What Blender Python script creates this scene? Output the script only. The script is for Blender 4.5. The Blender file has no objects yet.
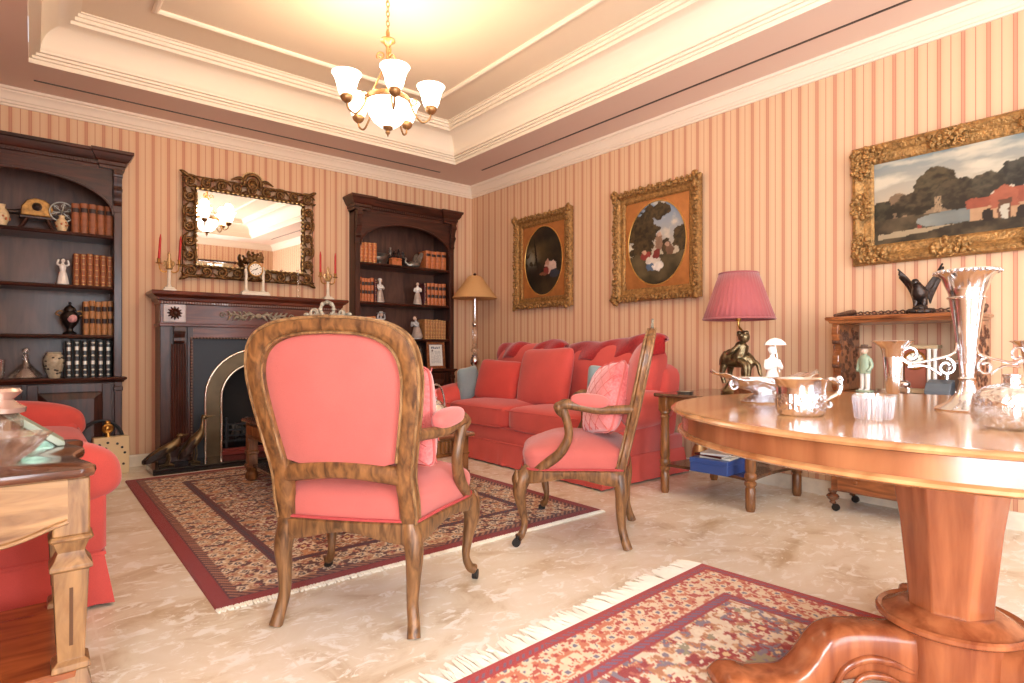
import bpy, bmesh, math, random
import numpy as np
from mathutils import Vector, Matrix

random.seed(7)
PI = math.pi
SC = bpy.context.scene
COL = SC.collection

# ------------------------------------------------------------------ camera, sky, light, exposure
cam = bpy.data.objects.new('camera', bpy.data.cameras.new('camera'))
COL.objects.link(cam)
cam.location = (0, 0, 1.0)
cam.rotation_euler = (PI / 2, 0, -math.radians(39.417))
cam.data.sensor_width = 36.0
cam.data.lens = 584.0 / 1024 * 36
cam.data.shift_y = 8.0 / 1024
cam.data.clip_start = 0.02
SC.camera = cam

world = bpy.data.worlds.new('daylight')
SC.world = world
world.use_nodes = True
bgn = world.node_tree.nodes['Background']
bgn.inputs[0].default_value = (0.80, 0.90, 1.0, 1)
bgn.inputs[1].default_value = 1.5


def area(name, loc, rot, sx, sy, power, color):
    l = bpy.data.lights.new(name, 'AREA')
    l.shape = 'RECTANGLE'
    l.size, l.size_y, l.energy, l.color = sx, sy, power, color
    o = bpy.data.objects.new(name, l)
    COL.objects.link(o)
    o.location, o.rotation_euler = loc, rot
    return o


# daylight in the window openings; wide rear and left windows unseen, added for light
area('added_daylight_rear', (1.0, -2.12, 1.45), (PI / 2, 0, 0), 1.9, 2.2, 115, (0.83, 0.925, 1.0))
area('daylight_garden_door', (3.0, -2.12, 1.3), (PI / 2, 0, 0), 0.55, 2.3, 70, (0.83, 0.925, 1.0))
area('added_daylight_left', (-1.0, -0.95, 1.5), (PI / 2, 0, -PI / 2), 1.2, 2.1, 205, (0.83, 0.925, 1.0))

SC.view_settings.view_transform = 'Standard'
SC.view_settings.look = 'None'
SC.view_settings.exposure = 0.35
SC.view_settings.gamma = 1.0
SC.view_settings.use_curve_mapping = False


# ------------------------------------------------------------------ small helpers
def lin(c):
    out = []
    for v in c[:3]:
        v = v / 255.0
        out.append(v / 12.92 if v <= 0.04045 else ((v + 0.055) / 1.055) ** 2.4)
    return tuple(out) + (1.0,)


def new_mat(name):
    m = bpy.data.materials.new(name)
    m.use_nodes = True
    nt = m.node_tree
    return m, nt, nt.nodes['Principled BSDF']


def plain(name, c, rough=0.5, metal=0.0, spec=0.5, bump=0, bscale=60, coat=0, var=0.0, vscale=8, sheen=0):
    m, nt, b = new_mat(name)
    b.inputs['Base Color'].default_value = lin(c)
    b.inputs['Roughness'].default_value = rough
    b.inputs['Metallic'].default_value = metal
    b.inputs['Specular IOR Level'].default_value = spec
    b.inputs['Coat Weight'].default_value = coat
    if sheen:
        b.inputs['Sheen Weight'].default_value = sheen
    tc = nt.nodes.new('ShaderNodeTexCoord')
    if var:
        n = nt.nodes.new('ShaderNodeTexNoise')
        n.inputs['Scale'].default_value = vscale
        n.inputs['Detail'].default_value = 5
        nt.links.new(tc.outputs['Object'], n.inputs['Vector'])
        r = nt.nodes.new('ShaderNodeValToRGB')
        a = lin(c)
        r.color_ramp.elements[0].position, r.color_ramp.elements[1].position = 0.3, 0.7
        r.color_ramp.elements[0].color = tuple(x * (1 - var) for x in a[:3]) + (1,)
        r.color_ramp.elements[1].color = tuple(min(1, x * (1 + var)) for x in a[:3]) + (1,)
        nt.links.new(n.outputs['Fac'], r.inputs['Fac'])
        nt.links.new(r.outputs['Color'], b.inputs['Base Color'])
    if bump:
        n = nt.nodes.new('ShaderNodeTexNoise')
        n.inputs['Scale'].default_value = bscale
        n.inputs['Detail'].default_value = 3
        nt.links.new(tc.outputs['Object'], n.inputs['Vector'])
        bp = nt.nodes.new('ShaderNodeBump')
        bp.inputs['Strength'].default_value = bump
        bp.inputs['Distance'].default_value = 0.01
        nt.links.new(n.outputs['Fac'], bp.inputs['Height'])
        nt.links.new(bp.outputs['Normal'], b.inputs['Normal'])
    return m


def wood(name, c1, c2, rough=0.3, stretch=(1, 1, 8), scale=6, spec=0.5, coat=0.3, detail=6, dist=1.2):
    m, nt, b = new_mat(name)
    tc = nt.nodes.new('ShaderNodeTexCoord')
    mp = nt.nodes.new('ShaderNodeMapping')
    mp.inputs['Scale'].default_value = tuple(scale * 4.0 / s for s in stretch)
    n = nt.nodes.new('ShaderNodeTexNoise')
    n.inputs['Scale'].default_value = 1.0
    n.inputs['Detail'].default_value = detail
    n.inputs['Distortion'].default_value = dist
    r = nt.nodes.new('ShaderNodeValToRGB')
    r.color_ramp.elements[0].position, r.color_ramp.elements[1].position = 0.32, 0.68
    r.color_ramp.elements[0].color, r.color_ramp.elements[1].color = lin(c1), lin(c2)
    nt.links.new(tc.outputs['Object'], mp.inputs['Vector'])
    nt.links.new(mp.outputs['Vector'], n.inputs['Vector'])
    nt.links.new(n.outputs['Fac'], r.inputs['Fac'])
    nt.links.new(r.outputs['Color'], b.inputs['Base Color'])
    b.inputs['Roughness'].default_value = rough
    b.inputs['Specular IOR Level'].default_value = spec
    b.inputs['Coat Weight'].default_value = coat
    b.inputs['Coat Roughness'].default_value = 0.15
    return m


def fabric(name, c, c2=None, weave=900, bump=0.15, rough=0.9, sheen=0.25, var=0.08):
    m, nt, b = new_mat(name)
    tc = nt.nodes.new('ShaderNodeTexCoord')
    n = nt.nodes.new('ShaderNodeTexNoise')
    n.inputs['Scale'].default_value = 5
    n.inputs['Detail'].default_value = 6
    n2 = nt.nodes.new('ShaderNodeTexNoise')
    n2.inputs['Scale'].default_value = weave * 0.3
    n2.inputs['Detail'].default_value = 1
    mixv = nt.nodes.new('ShaderNodeMath')
    mixv.operation = 'ADD'
    nt.links.new(tc.outputs['Object'], n.inputs['Vector'])
    nt.links.new(tc.outputs['Object'], n2.inputs['Vector'])
    sc = nt.nodes.new('ShaderNodeMath')
    sc.operation = 'MULTIPLY'
    sc.inputs[1].default_value = 0.6
    nt.links.new(n2.outputs['Fac'], sc.inputs[0])
    nt.links.new(n.outputs['Fac'], mixv.inputs[0])
    nt.links.new(sc.outputs[0], mixv.inputs[1])
    r = nt.nodes.new('ShaderNodeValToRGB')
    a = lin(c)
    d = lin(c2) if c2 else None
    r.color_ramp.elements[0].position, r.color_ramp.elements[1].position = 0.5, 1.1 if not d else 1.0
    r.color_ramp.elements[0].color = tuple(x * (1 - var) for x in a[:3]) + (1,)
    r.color_ramp.elements[1].color = d if d else tuple(min(1, x * (1 + var)) for x in a[:3]) + (1,)
    nt.links.new(mixv.outputs[0], r.inputs['Fac'])
    nt.links.new(r.outputs['Color'], b.inputs['Base Color'])
    b.inputs['Roughness'].default_value = rough
    b.inputs['Specular IOR Level'].default_value = 0.2
    b.inputs['Sheen Weight'].default_value = sheen
    bp = nt.nodes.new('ShaderNodeBump')
    bp.inputs['Strength'].default_value = bump
    bp.inputs['Distance'].default_value = 0.004
    nt.links.new(n2.outputs['Fac'], bp.inputs['Height'])
    nt.links.new(bp.outputs['Normal'], b.inputs['Normal'])
    return m


def glassy(name, c=(255, 255, 255), rough=0.03, ior=1.48, mixin=0.35):
    """cut glass: refraction mixed with a bright facet gloss"""
    m, nt, b = new_mat(name)
    b.inputs['Base Color'].default_value = lin(c)
    b.inputs['Roughness'].default_value = rough
    b.inputs['IOR'].default_value = ior
    b.inputs['Transmission Weight'].default_value = 1.0
    out = nt.nodes['Material Output']
    tr = nt.nodes.new('ShaderNodeBsdfTransparent')
    tr.inputs[0].default_value = lin(c)
    mx = nt.nodes.new('ShaderNodeMixShader')
    mx.inputs[0].default_value = mixin + .25
    gl = nt.nodes.new('ShaderNodeBsdfGlossy')
    gl.inputs['Roughness'].default_value = rough + .06
    gl.inputs[0].default_value = lin(c)
    m2 = nt.nodes.new('ShaderNodeMixShader')
    m2.inputs[0].default_value = .42
    nt.links.new(b.outputs[0], m2.inputs[1])
    nt.links.new(gl.outputs[0], m2.inputs[2])
    nt.links.new(m2.outputs[0], mx.inputs[1])
    nt.links.new(tr.outputs[0], mx.inputs[2])
    nt.links.new(mx.outputs[0], out.inputs['Surface'])
    return m


def glow(name, c, strength, base=(250, 240, 225)):
    m, nt, b = new_mat(name)
    b.inputs['Base Color'].default_value = lin(base)
    b.inputs['Roughness'].default_value = 0.35
    b.inputs['Emission Color'].default_value = lin(c)
    b.inputs['Emission Strength'].default_value = strength
    return m


def painted(name, rough=0.5, spec=0.4, bump=0, bscale=300, sheen=0):
    m, nt, b = new_mat(name)
    a = nt.nodes.new('ShaderNodeAttribute')
    a.attribute_name = 'Col'
    nt.links.new(a.outputs['Color'], b.inputs['Base Color'])
    b.inputs['Roughness'].default_value = rough
    b.inputs['Specular IOR Level'].default_value = spec
    if sheen:
        b.inputs['Sheen Weight'].default_value = sheen
    if bump:
        tc = nt.nodes.new('ShaderNodeTexCoord')
        n = nt.nodes.new('ShaderNodeTexNoise')
        n.inputs['Scale'].default_value = bscale
        nt.links.new(tc.outputs['Object'], n.inputs['Vector'])
        bp = nt.nodes.new('ShaderNodeBump')
        bp.inputs['Strength'].default_value = bump
        bp.inputs['Distance'].default_value = 0.004
        nt.links.new(n.outputs['Fac'], bp.inputs['Height'])
        nt.links.new(bp.outputs['Normal'], b.inputs['Normal'])
    return m


class MB:
    """collects shapes and links them as ONE mesh object"""

    def __init__(self):
        self.v, self.f, self.mi, self.T, self.m = [], [], [], None, 0

    def add(self, verts, faces):
        k = len(self.v)
        if self.T is not None:
            verts = [self.T @ Vector(p) for p in verts]
        self.v.extend([tuple(p) for p in verts])
        self.f.extend([tuple(i + k for i in fc) for fc in faces])
        self.mi.extend([self.m] * len(faces))
        return self

    def box(self, x0, y0, z0, x1, y1, z1, b=0.0):
        x0, x1 = min(x0, x1), max(x0, x1)
        y0, y1 = min(y0, y1), max(y0, y1)
        z0, z1 = min(z0, z1), max(z0, z1)
        b = min(b, 0.45 * min(x1 - x0, y1 - y0, z1 - z0))
        if b <= 0:
            v = [(x0, y0, z0), (x1, y0, z0), (x1, y1, z0), (x0, y1, z0), (x0, y0, z1), (x1, y0, z1), (x1, y1, z1), (x0, y1, z1)]
            return self.add(v, [(3, 2, 1, 0), (4, 5, 6, 7), (0, 1, 5, 4), (1, 2, 6, 5), (2, 3, 7, 6), (3, 0, 4, 7)])
        c = ((x0 + x1) / 2, (y0 + y1) / 2, (z0 + z1) / 2)
        h = ((x1 - x0) / 2, (y1 - y0) / 2, (z1 - z0) / 2)
        idx, v = {}, []
        for sx in (-1, 1):
            for sy in (-1, 1):
                for sz in (-1, 1):
                    for ax in range(3):
                        s = (sx, sy, sz)
                        p = [c[i] + s[i] * (h[i] - (0 if i == ax else b)) for i in range(3)]
                        idx[(sx, sy, sz, ax)] = len(v)
                        v.append(p)
        f = []
        for ax in range(3):
            o = [i for i in range(3) if i != ax]
            for s in (-1, 1):
                q = []
                for (a, d) in ((-1, -1), (1, -1), (1, 1), (-1, 1)):
                    t = [0, 0, 0]
                    t[ax], t[o[0]], t[o[1]] = s, a, d
                    q.append(idx[(*t, ax)])
                f.append(q)
        for ax in range(3):
            o = [i for i in range(3) if i != ax]
            for a in (-1, 1):
                for d in (-1, 1):
                    q = []
                    for (s, who) in ((-1, 0), (1, 0), (1, 1), (-1, 1)):
                        t = [0, 0, 0]
                        t[ax], t[o[0]], t[o[1]] = s, a, d
                        q.append(idx[(*t, o[who])])
                    f.append(q)
        for sx in (-1, 1):
            for sy in (-1, 1):
                for sz in (-1, 1):
                    f.append([idx[(sx, sy, sz, k)] for k in range(3)])
        ctr = Vector(c)
        ff = []
        for q in f:
            P = [Vector(v[i]) for i in q]
            n = (P[1] - P[0]).cross(P[2] - P[0])
            if n.dot(sum(P, Vector()) / len(P) - ctr) < 0:
                q = q[::-1]
            ff.append(tuple(q))
        return self.add(v, ff)

    def grid(self, fn, nu, nv, cu=False, cv=False):
        """fn(u, v) with u, v in 0..1"""
        mu, mv = (nu if cu else nu + 1), (nv if cv else nv + 1)
        v = [fn(i / nu, j / nv) for i in range(mu) for j in range(mv)]
        f = []
        for i in range(nu):
            for j in range(nv):
                a, b = i, (i + 1) % mu
                c, d = j, (j + 1) % mv
                f.append((a * mv + c, b * mv + c, b * mv + d, a * mv + d))
        return self.add(v, f)

    def lathe(self, prof, n=24, c=(0, 0, 0), lobe=None, sx=1, sy=1, rot=0.0):
        k = len(prof)
        v = []
        for i in range(n):
            a = 2 * PI * i / n + rot
            for (r, z) in prof:
                rr = r * (lobe(a, z) if lobe else 1)
                v.append((c[0] + sx * rr * math.cos(a), c[1] + sy * rr * math.sin(a), c[2] + z))
        f = []
        for i in range(n):
            j = (i + 1) % n
            for m in range(k - 1):
                f.append((i * k + m, j * k + m, j * k + m + 1, i * k + m + 1))
        if prof[0][0] > 1e-5:
            f.append(tuple(i * k for i in range(n))[::-1])
        if prof[-1][0] > 1e-5:
            f.append(tuple(i * k + k - 1 for i in range(n)))
        return self.add(v, f)

    def tube(self, pts, r, n=8, closed=False, flat=1.0, up=None):
        P = [Vector(p) for p in pts]
        N = len(P)
        R = r if isinstance(r, (list, tuple)) else [r] * N
        tans = []
        for i in range(N):
            a = P[(i - 1) % N] if (closed or i > 0) else P[i]
            b = P[(i + 1) % N] if (closed or i < N - 1) else P[i]
            t = (b - a)
            tans.append(t.normalized() if t.length > 1e-9 else Vector((0, 0, 1)))
        ref = Vector(up) if up else (Vector((0, 0, 1)) if abs(tans[0].z) < 0.9 else Vector((1, 0, 0)))
        nrm = (ref - tans[0] * ref.dot(tans[0])).normalized()
        v = []
        for i in range(N):
            if up:
                nrm = (Vector(up) - tans[i] * Vector(up).dot(tans[i]))
                nrm = nrm.normalized() if nrm.length > 1e-6 else Vector((1, 0, 0))
            else:
                nrm = nrm - tans[i] * nrm.dot(tans[i])
                nrm = nrm.normalized() if nrm.length > 1e-6 else Vector((1, 0, 0))
            bi = tans[i].cross(nrm)
            for k in range(n):
                a = 2 * PI * k / n
                v.append(P[i] + (nrm * math.cos(a) + bi * (math.sin(a) * flat)) * R[i])
        f = []
        for i in range(N if closed else N - 1):
            j = (i + 1) % N
            for k in range(n):
                l = (k + 1) % n
                f.append((i * n + k, i * n + l, j * n + l, j * n + k))
        if not closed:
            f.append(tuple(range(n))[::-1])
            f.append(tuple((N - 1) * n + k for k in range(n)))
        return self.add(v, f)

    def ball(self, c, r, n=12, m=8):
        r = r if isinstance(r, (tuple, list)) else (r, r, r)
        prof = [(math.sin(PI * j / m), -math.cos(PI * j / m)) for j in range(m + 1)]
        prof[0], prof[-1] = (1e-6, -1), (1e-6, 1)
        v, k = [], len(prof)
        for i in range(n):
            a = 2 * PI * i / n
            for (q, z) in prof:
                v.append((c[0] + r[0] * q * math.cos(a), c[1] + r[1] * q * math.sin(a), c[2] + r[2] * z))
        f = [(i * k + j, ((i + 1) % n) * k + j, ((i + 1) % n) * k + j + 1, i * k + j + 1) for i in range(n) for j in range(k - 1)]
        return self.add(v, f)

    def prism(self, poly, y0, y1, plane='xz'):
        """polygon extruded between two planes"""
        n = len(poly)

        def P(a, b, d):
            return {'xz': (a, d, b), 'yz': (d, a, b), 'xy': (a, b, d)}[plane]
        v = [P(a, b, y0) for a, b in poly] + [P(a, b, y1) for a, b in poly]
        f = [tuple(range(n)), tuple(range(2 * n - 1, n - 1, -1))]
        f += [(i, i + n, (i + 1) % n + n, (i + 1) % n) for i in range(n)]
        return self.add(v, f)

    def puff(self, c, h, p=5.0, n=10, bulge=None):
        """soft rounded box, half sizes h"""
        v, f, idx = [], [], {}

        def put(q):
            key = tuple(round(x, 5) for x in q)
            if key in idx:
                return idx[key]
            s = (abs(q[0]) ** p + abs(q[1]) ** p + abs(q[2]) ** p) ** (1 / p)
            w = [x / s for x in q]
            pt = [c[i] + h[i] * w[i] for i in range(3)]
            if bulge:
                pt = bulge(pt, w)
            idx[key] = len(v)
            v.append(pt)
            return idx[key]
        for ax in range(3):
            o = [(ax + 1) % 3, (ax + 2) % 3]
            for s in (-1, 1):
                for i in range(n):
                    for j in range(n):
                        q = []
                        for (a, b) in ((i, j), (i + 1, j), (i + 1, j + 1), (i, j + 1)):
                            t = [0, 0, 0]
                            t[ax] = s
                            t[o[0]] = math.tan((a / n * 2 - 1) * PI / 4)
                            t[o[1]] = math.tan((b / n * 2 - 1) * PI / 4)
                            q.append(put(t))
                        f.append(tuple(q if s > 0 else q[::-1]))
        return self.add(v, f)

    def pillow(self, w, h, t, n=16, corner=0.1):
        """square scatter cushion standing in the local xz plane, centred on the origin"""
        for s in (-1, 1):
            def fn(u, v):
                a, b = u * 2 - 1, v * 2 - 1
                e = max(0.0, (1 - a * a) * (1 - b * b)) ** 0.42
                pinch = 1 - corner * (1 - abs(a) ** 2) * (abs(b) ** 4)
                pinch2 = 1 - corner * (1 - abs(b) ** 2) * (abs(a) ** 4)
                k = 1 - .13 * (a * b) ** 4
                return (w / 2 * a * pinch2 * k, s * t / 2 * e, h / 2 * b * pinch * k)
            if s > 0:
                self.grid(fn, n, n)
            else:
                self.grid(lambda u, v: fn(v, u), n, n)
        return self

    def ring_mould(self, prof, x0, x1, y0, y1):
        """profile (inset, z) run round a rectangle with mitred corners"""
        v = []
        for (d, z) in prof:
            v += [(x0 + d, y0 + d, z), (x1 - d, y0 + d, z), (x1 - d, y1 - d, z), (x0 + d, y1 - d, z)]
        f = []
        for i in range(len(prof) - 1):
            for k in range(4):
                l = (k + 1) % 4
                f.append((i * 4 + k, i * 4 + l, i * 4 + 4 + l, i * 4 + 4 + k))
        return self.add(v, f)

    def wrap_mould(self, prof, x0, x1, yf, yb, cap=True):
        """profile (out, z) wrapped round left end, front and right end"""
        v = []
        for (o, z) in prof:
            v += [(x0 - o, yb, z), (x0 - o, yf - o, z), (x1 + o, yf - o, z), (x1 + o, yb, z)]
        f = []
        n = len(prof)
        for i in range(n - 1):
            for k in range(3):
                f.append((i * 4 + k, i * 4 + k + 1, i * 4 + 5 + k, i * 4 + 4 + k))
            f.append((i * 4 + 3, i * 4, i * 4 + 4, i * 4 + 7))
        if cap:
            f.append((3, 2, 1, 0))
            f.append(tuple((n - 1) * 4 + k for k in range(4)))
        return self.add(v, f)

    def build(self, name, mats, parent=None, loc=None, rot=None, smooth=35, bevel=0, subs=0, fix=True):
        me = bpy.data.meshes.new(name)
        me.from_pydata(self.v, [], self.f)
        mats = mats if isinstance(mats, (list, tuple)) else [mats]
        for m in mats:
            me.materials.append(m)
        if len(mats) > 1:
            me.polygons.foreach_set('material_index', self.mi)
        if fix:
            bm = bmesh.new()
            bm.from_mesh(me)
            bmesh.ops.remove_doubles(bm, verts=bm.verts, dist=1e-6)
            bmesh.ops.recalc_face_normals(bm, faces=bm.faces)
            bm.to_mesh(me)
            bm.free()
        if smooth:
            me.shade_smooth()
            me.set_sharp_from_angle(angle=math.radians(smooth))
        o = bpy.data.objects.new(name, me)
        COL.objects.link(o)
        if parent is not None:
            o.parent = parent
        if loc is not None:
            o.location = loc
        if rot is not None:
            o.rotation_euler = rot
        if bevel:
            md = o.modifiers.new('edge', 'BEVEL')
            md.width, md.segments, md.limit_method = bevel, 2, 'ANGLE'
        if subs:
            md = o.modifiers.new('soft', 'SUBSURF')
            md.levels = md.render_levels = subs
        return o


def thing(name, label, cat, loc=(0, 0, 0), rz=0.0, group=None):
    o = bpy.data.objects.new(name, None)
    COL.objects.link(o)
    o.empty_display_size = 0.1
    o.location, o.rotation_euler = loc, (0, 0, rz)
    return tag(o, label, cat, group)


def tag(o, label, cat, group=None):
    o['label'], o['category'] = label, cat
    if group:
        o['group'] = group
    return o


def struct(o):
    o['kind'] = 'structure'
    return o


def dup(root, label=None, loc=None, rz=None, group=None):
    def rec(o, parent):
        c = o.copy()
        COL.objects.link(c)
        c.parent = parent
        for ch in list(o.children):
            rec(ch, c)
        return c
    r = rec(root, None)
    if label:
        r['label'] = label
    if loc is not None:
        r.location = loc
    if rz is not None:
        r.rotation_euler = (0, 0, rz)
    if group:
        r['group'] = group
    return r


def smooth_path(pts, n=6):
    """Catmull-Rom through the points"""
    P = [Vector(p) for p in pts]
    P = [P[0] * 2 - P[1]] + P + [P[-1] * 2 - P[-2]]
    out = []
    for i in range(1, len(P) - 2):
        for k in range(n):
            t = k / n
            a, b, c, d = P[i - 1], P[i], P[i + 1], P[i + 2]
            out.append(0.5 * ((2 * b) + (c - a) * t + (2 * a - 5 * b + 4 * c - d) * t * t + (3 * b - a - 3 * c + d) * t ** 3))
    out.append(P[-2].copy())
    return out


def lerp_list(vals, n):
    """values spread over n samples"""
    return list(np.interp(np.linspace(0, len(vals) - 1, n), range(len(vals)), vals))


def scroll(c, r0, r1, turns, a0, axis='xz', n=28, d=0.0):
    """points of a spiral in a plane"""
    out = []
    for i in range(n):
        t = i / (n - 1)
        a = a0 + turns * 2 * PI * t
        r = r0 + (r1 - r0) * t
        x, z = c[0] + r * math.cos(a), c[1] + r * math.sin(a)
        out.append({'xz': (x, d, z), 'yz': (d, x, z), 'xy': (x, z, d)}[axis])
    return out


ORD = ['first', 'second', 'third', 'fourth', 'fifth', 'sixth', 'seventh', 'eighth', 'ninth']

# ------------------------------------------------------------------ numpy noise for woven and painted patterns
def vnoise(x, y, seed=0):
    xi, yi = np.floor(x).astype(np.int64), np.floor(y).astype(np.int64)
    xf, yf = x - xi, y - yi
    xf, yf = xf * xf * (3 - 2 * xf), yf * yf * (3 - 2 * yf)

    def h(a, b):
        n = (a * 374761393 + b * 668265263 + seed * 1274126177) & 0x7fffffff
        n = ((n ^ (n >> 13)) * 1274126177) & 0x7fffffff
        return ((n ^ (n >> 16)) & 0xffff) / 65535.0
    return (h(xi, yi) * (1 - xf) + h(xi + 1, yi) * xf) * (1 - yf) + (h(xi, yi + 1) * (1 - xf) + h(xi + 1, yi + 1) * xf) * yf


def fbm(x, y, seed=0, o=4):
    s, a, t = 0, 1, 0
    for i in range(o):
        s = s + a * vnoise(x * 2 ** i, y * 2 ** i, seed + i)
        t += a
        a *= 0.5
    return s / t


def L(c):
    return np.array(lin(c)[:3])


def paint_grid(me, colors):
    at = me.color_attributes.new('Col', 'FLOAT_COLOR', 'POINT')
    buf = np.ones((len(me.vertices), 4), dtype=np.float32)
    buf[:len(colors), :3] = colors
    at.data.foreach_set('color', buf.ravel())


def colour_panel(name, w, h, res, fn, mat, parent=None, mask=None, dome=None):
    """flat panel in the local xz plane facing -y, fn(a, b) -> rgb with a, b in 0..1"""
    nx, nz = max(2, int(w / res)), max(2, int(h / res))
    a, b = np.meshgrid(np.linspace(0, 1, nx + 1), np.linspace(0, 1, nz + 1), indexing='ij')
    rgb = fn(a, b).reshape(-1, 3)
    X, Z = (a - 0.5) * w, (b - 0.5) * h
    if mask == 'oval':
        # map the square onto the disc
        u, v = a * 2 - 1, b * 2 - 1
        X = w / 2 * u * np.sqrt(np.maximum(0, 1 - v * v / 2))
        Z = h / 2 * v * np.sqrt(np.maximum(0, 1 - u * u / 2))
        rgb = fn(X / w + 0.5, Z / h + 0.5).reshape(-1, 3)
    vs = [(float(x), 0.0, float(z)) for x, z in zip(X.ravel(), Z.ravel())]
    fs = []
    for i in range(nx):
        for j in range(nz):
            k = i * (nz + 1) + j
            fs.append((k, k + nz + 1, k + nz + 2, k + 1))
    me = bpy.data.meshes.new(name)
    me.from_pydata(vs, [], fs)
    paint_grid(me, rgb)
    me.materials.append(mat)
    o = bpy.data.objects.new(name, me)
    COL.objects.link(o)
    if parent is not None:
        o.parent = parent
    return o

# ------------------------------------------------------------------ materials
def wallpaper(axis, phase):
    m, nt, b = new_mat('striped_wallpaper_' + axis.lower())
    tc = nt.nodes.new('ShaderNodeTexCoord')
    sp = nt.nodes.new('ShaderNodeSeparateXYZ')
    nt.links.new(tc.outputs['Object'], sp.inputs[0])
    mul = nt.nodes.new('ShaderNodeMath')
    mul.operation = 'MULTIPLY_ADD'
    mul.inputs[1].default_value = 1 / 0.118
    mul.inputs[2].default_value = 100 - phase
    nt.links.new(sp.outputs[axis], mul.inputs[0])
    fr = nt.nodes.new('ShaderNodeMath')
    fr.operation = 'FRACT'
    nt.links.new(mul.outputs[0], fr.inputs[0])
    r = nt.nodes.new('ShaderNodeValToRGB')
    base, base2, band, line = (222, 185, 150), (217, 176, 141), (203, 147, 119), (188, 118, 94)
    stops = [(0.0, band), (0.055, band), (0.062, line), (0.085, line), (0.092, base2), (0.30, base), (0.478, base), (0.486, line), (0.514, line),
             (0.522, base), (0.70, base), (0.908, base2), (0.915, line), (0.938, line), (0.945, band)]
    cr = r.color_ramp
    while len(cr.elements) > 1:
        cr.elements.remove(cr.elements[-1])
    cr.elements[0].position, cr.elements[0].color = 0.0, lin(stops[0][1])
    for p, c in stops[1:]:
        e = cr.elements.new(p)
        e.color = lin(c)
    nt.links.new(fr.outputs[0], r.inputs['Fac'])
    nt.links.new(r.outputs['Color'], b.inputs['Base Color'])
    b.inputs['Roughness'].default_value = 0.65
    b.inputs['Specular IOR Level'].default_value = 0.25
    return m


def travertine():
    m, nt, b = new_mat('travertine_floor')
    N = nt.nodes.new
    K = nt.links.new
    tc = N('ShaderNodeTexCoord')
    mp = N('ShaderNodeMapping')
    mp.inputs['Scale'].default_value = (1, 1.5, 1)
    mp.inputs['Rotation'].default_value = (0, 0, 0.5)
    K(tc.outputs['Object'], mp.inputs['Vector'])
    n1 = N('ShaderNodeTexNoise')
    n1.inputs['Scale'].default_value, n1.inputs['Detail'].default_value, n1.inputs['Distortion'].default_value = 2.6, 10, 1.0
    n1.inputs['Roughness'].default_value = 0.62
    K(mp.outputs[0], n1.inputs['Vector'])
    r1 = N('ShaderNodeValToRGB')
    r1.color_ramp.elements[0].position, r1.color_ramp.elements[1].position = 0.30, 0.66
    r1.color_ramp.elements[0].color, r1.color_ramp.elements[1].color = lin((200, 176, 142)), lin((240, 232, 218))
    e = r1.color_ramp.elements.new(0.46)
    e.color = lin((231, 219, 198))
    K(n1.outputs['Fac'], r1.inputs['Fac'])
    n2 = N('ShaderNodeTexNoise')
    n2.inputs['Scale'].default_value, n2.inputs['Detail'].default_value, n2.inputs['Distortion'].default_value = 10.0, 9, 1.1
    n2.inputs['Roughness'].default_value = 0.66
    K(mp.outputs[0], n2.inputs['Vector'])
    r2 = N('ShaderNodeValToRGB')
    r2.color_ramp.elements[0].position, r2.color_ramp.elements[1].position = 0.53, 0.60
    r2.color_ramp.elements[0].color, r2.color_ramp.elements[1].color = (0, 0, 0, 1), (0.95, 0.95, 0.95, 1)
    K(n2.outputs['Fac'], r2.inputs['Fac'])
    mx = N('ShaderNodeMix')
    mx.data_type = 'RGBA'
    mx.inputs[7].default_value = lin((250, 246, 238))
    K(r2.outputs['Color'], mx.inputs[0])
    K(r1.outputs['Color'], mx.inputs[6])
    br = N('ShaderNodeTexBrick')
    br.inputs['Color1'].default_value = br.inputs['Color2'].default_value = (0, 0, 0, 1)
    br.inputs['Mortar'].default_value = (1, 1, 1, 1)
    br.inputs['Scale'].default_value = 1.0
    br.inputs['Brick Width'].default_value, br.inputs['Row Height'].default_value = 0.95, 0.62
    br.inputs['Mortar Size'].default_value = 0.004
    br.inputs['Mortar Smooth'].default_value = 0.2
    mp2 = N('ShaderNodeMapping')
    mp2.inputs['Location'].default_value = (0.3, 0.345, 0)
    K(tc.outputs['Object'], mp2.inputs['Vector'])
    K(mp2.outputs[0], br.inputs['Vector'])
    mx2 = N('ShaderNodeMix')
    mx2.data_type = 'RGBA'
    mx2.inputs[7].default_value = lin((236, 226, 208))
    sc = N('ShaderNodeMath')
    sc.operation = 'MULTIPLY'
    sc.inputs[1].default_value = 0.7
    K(br.outputs['Color'], sc.inputs[0])
    K(sc.outputs[0], mx2.inputs[0])
    K(mx.outputs[2], mx2.inputs[6])
    K(mx2.outputs[2], b.inputs['Base Color'])
    rr = N('ShaderNodeMapRange')
    rr.inputs[3].default_value, rr.inputs[4].default_value = 0.22, 0.42
    K(n1.outputs['Fac'], rr.inputs[0])
    K(rr.outputs[0], b.inputs['Roughness'])
    return m


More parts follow.
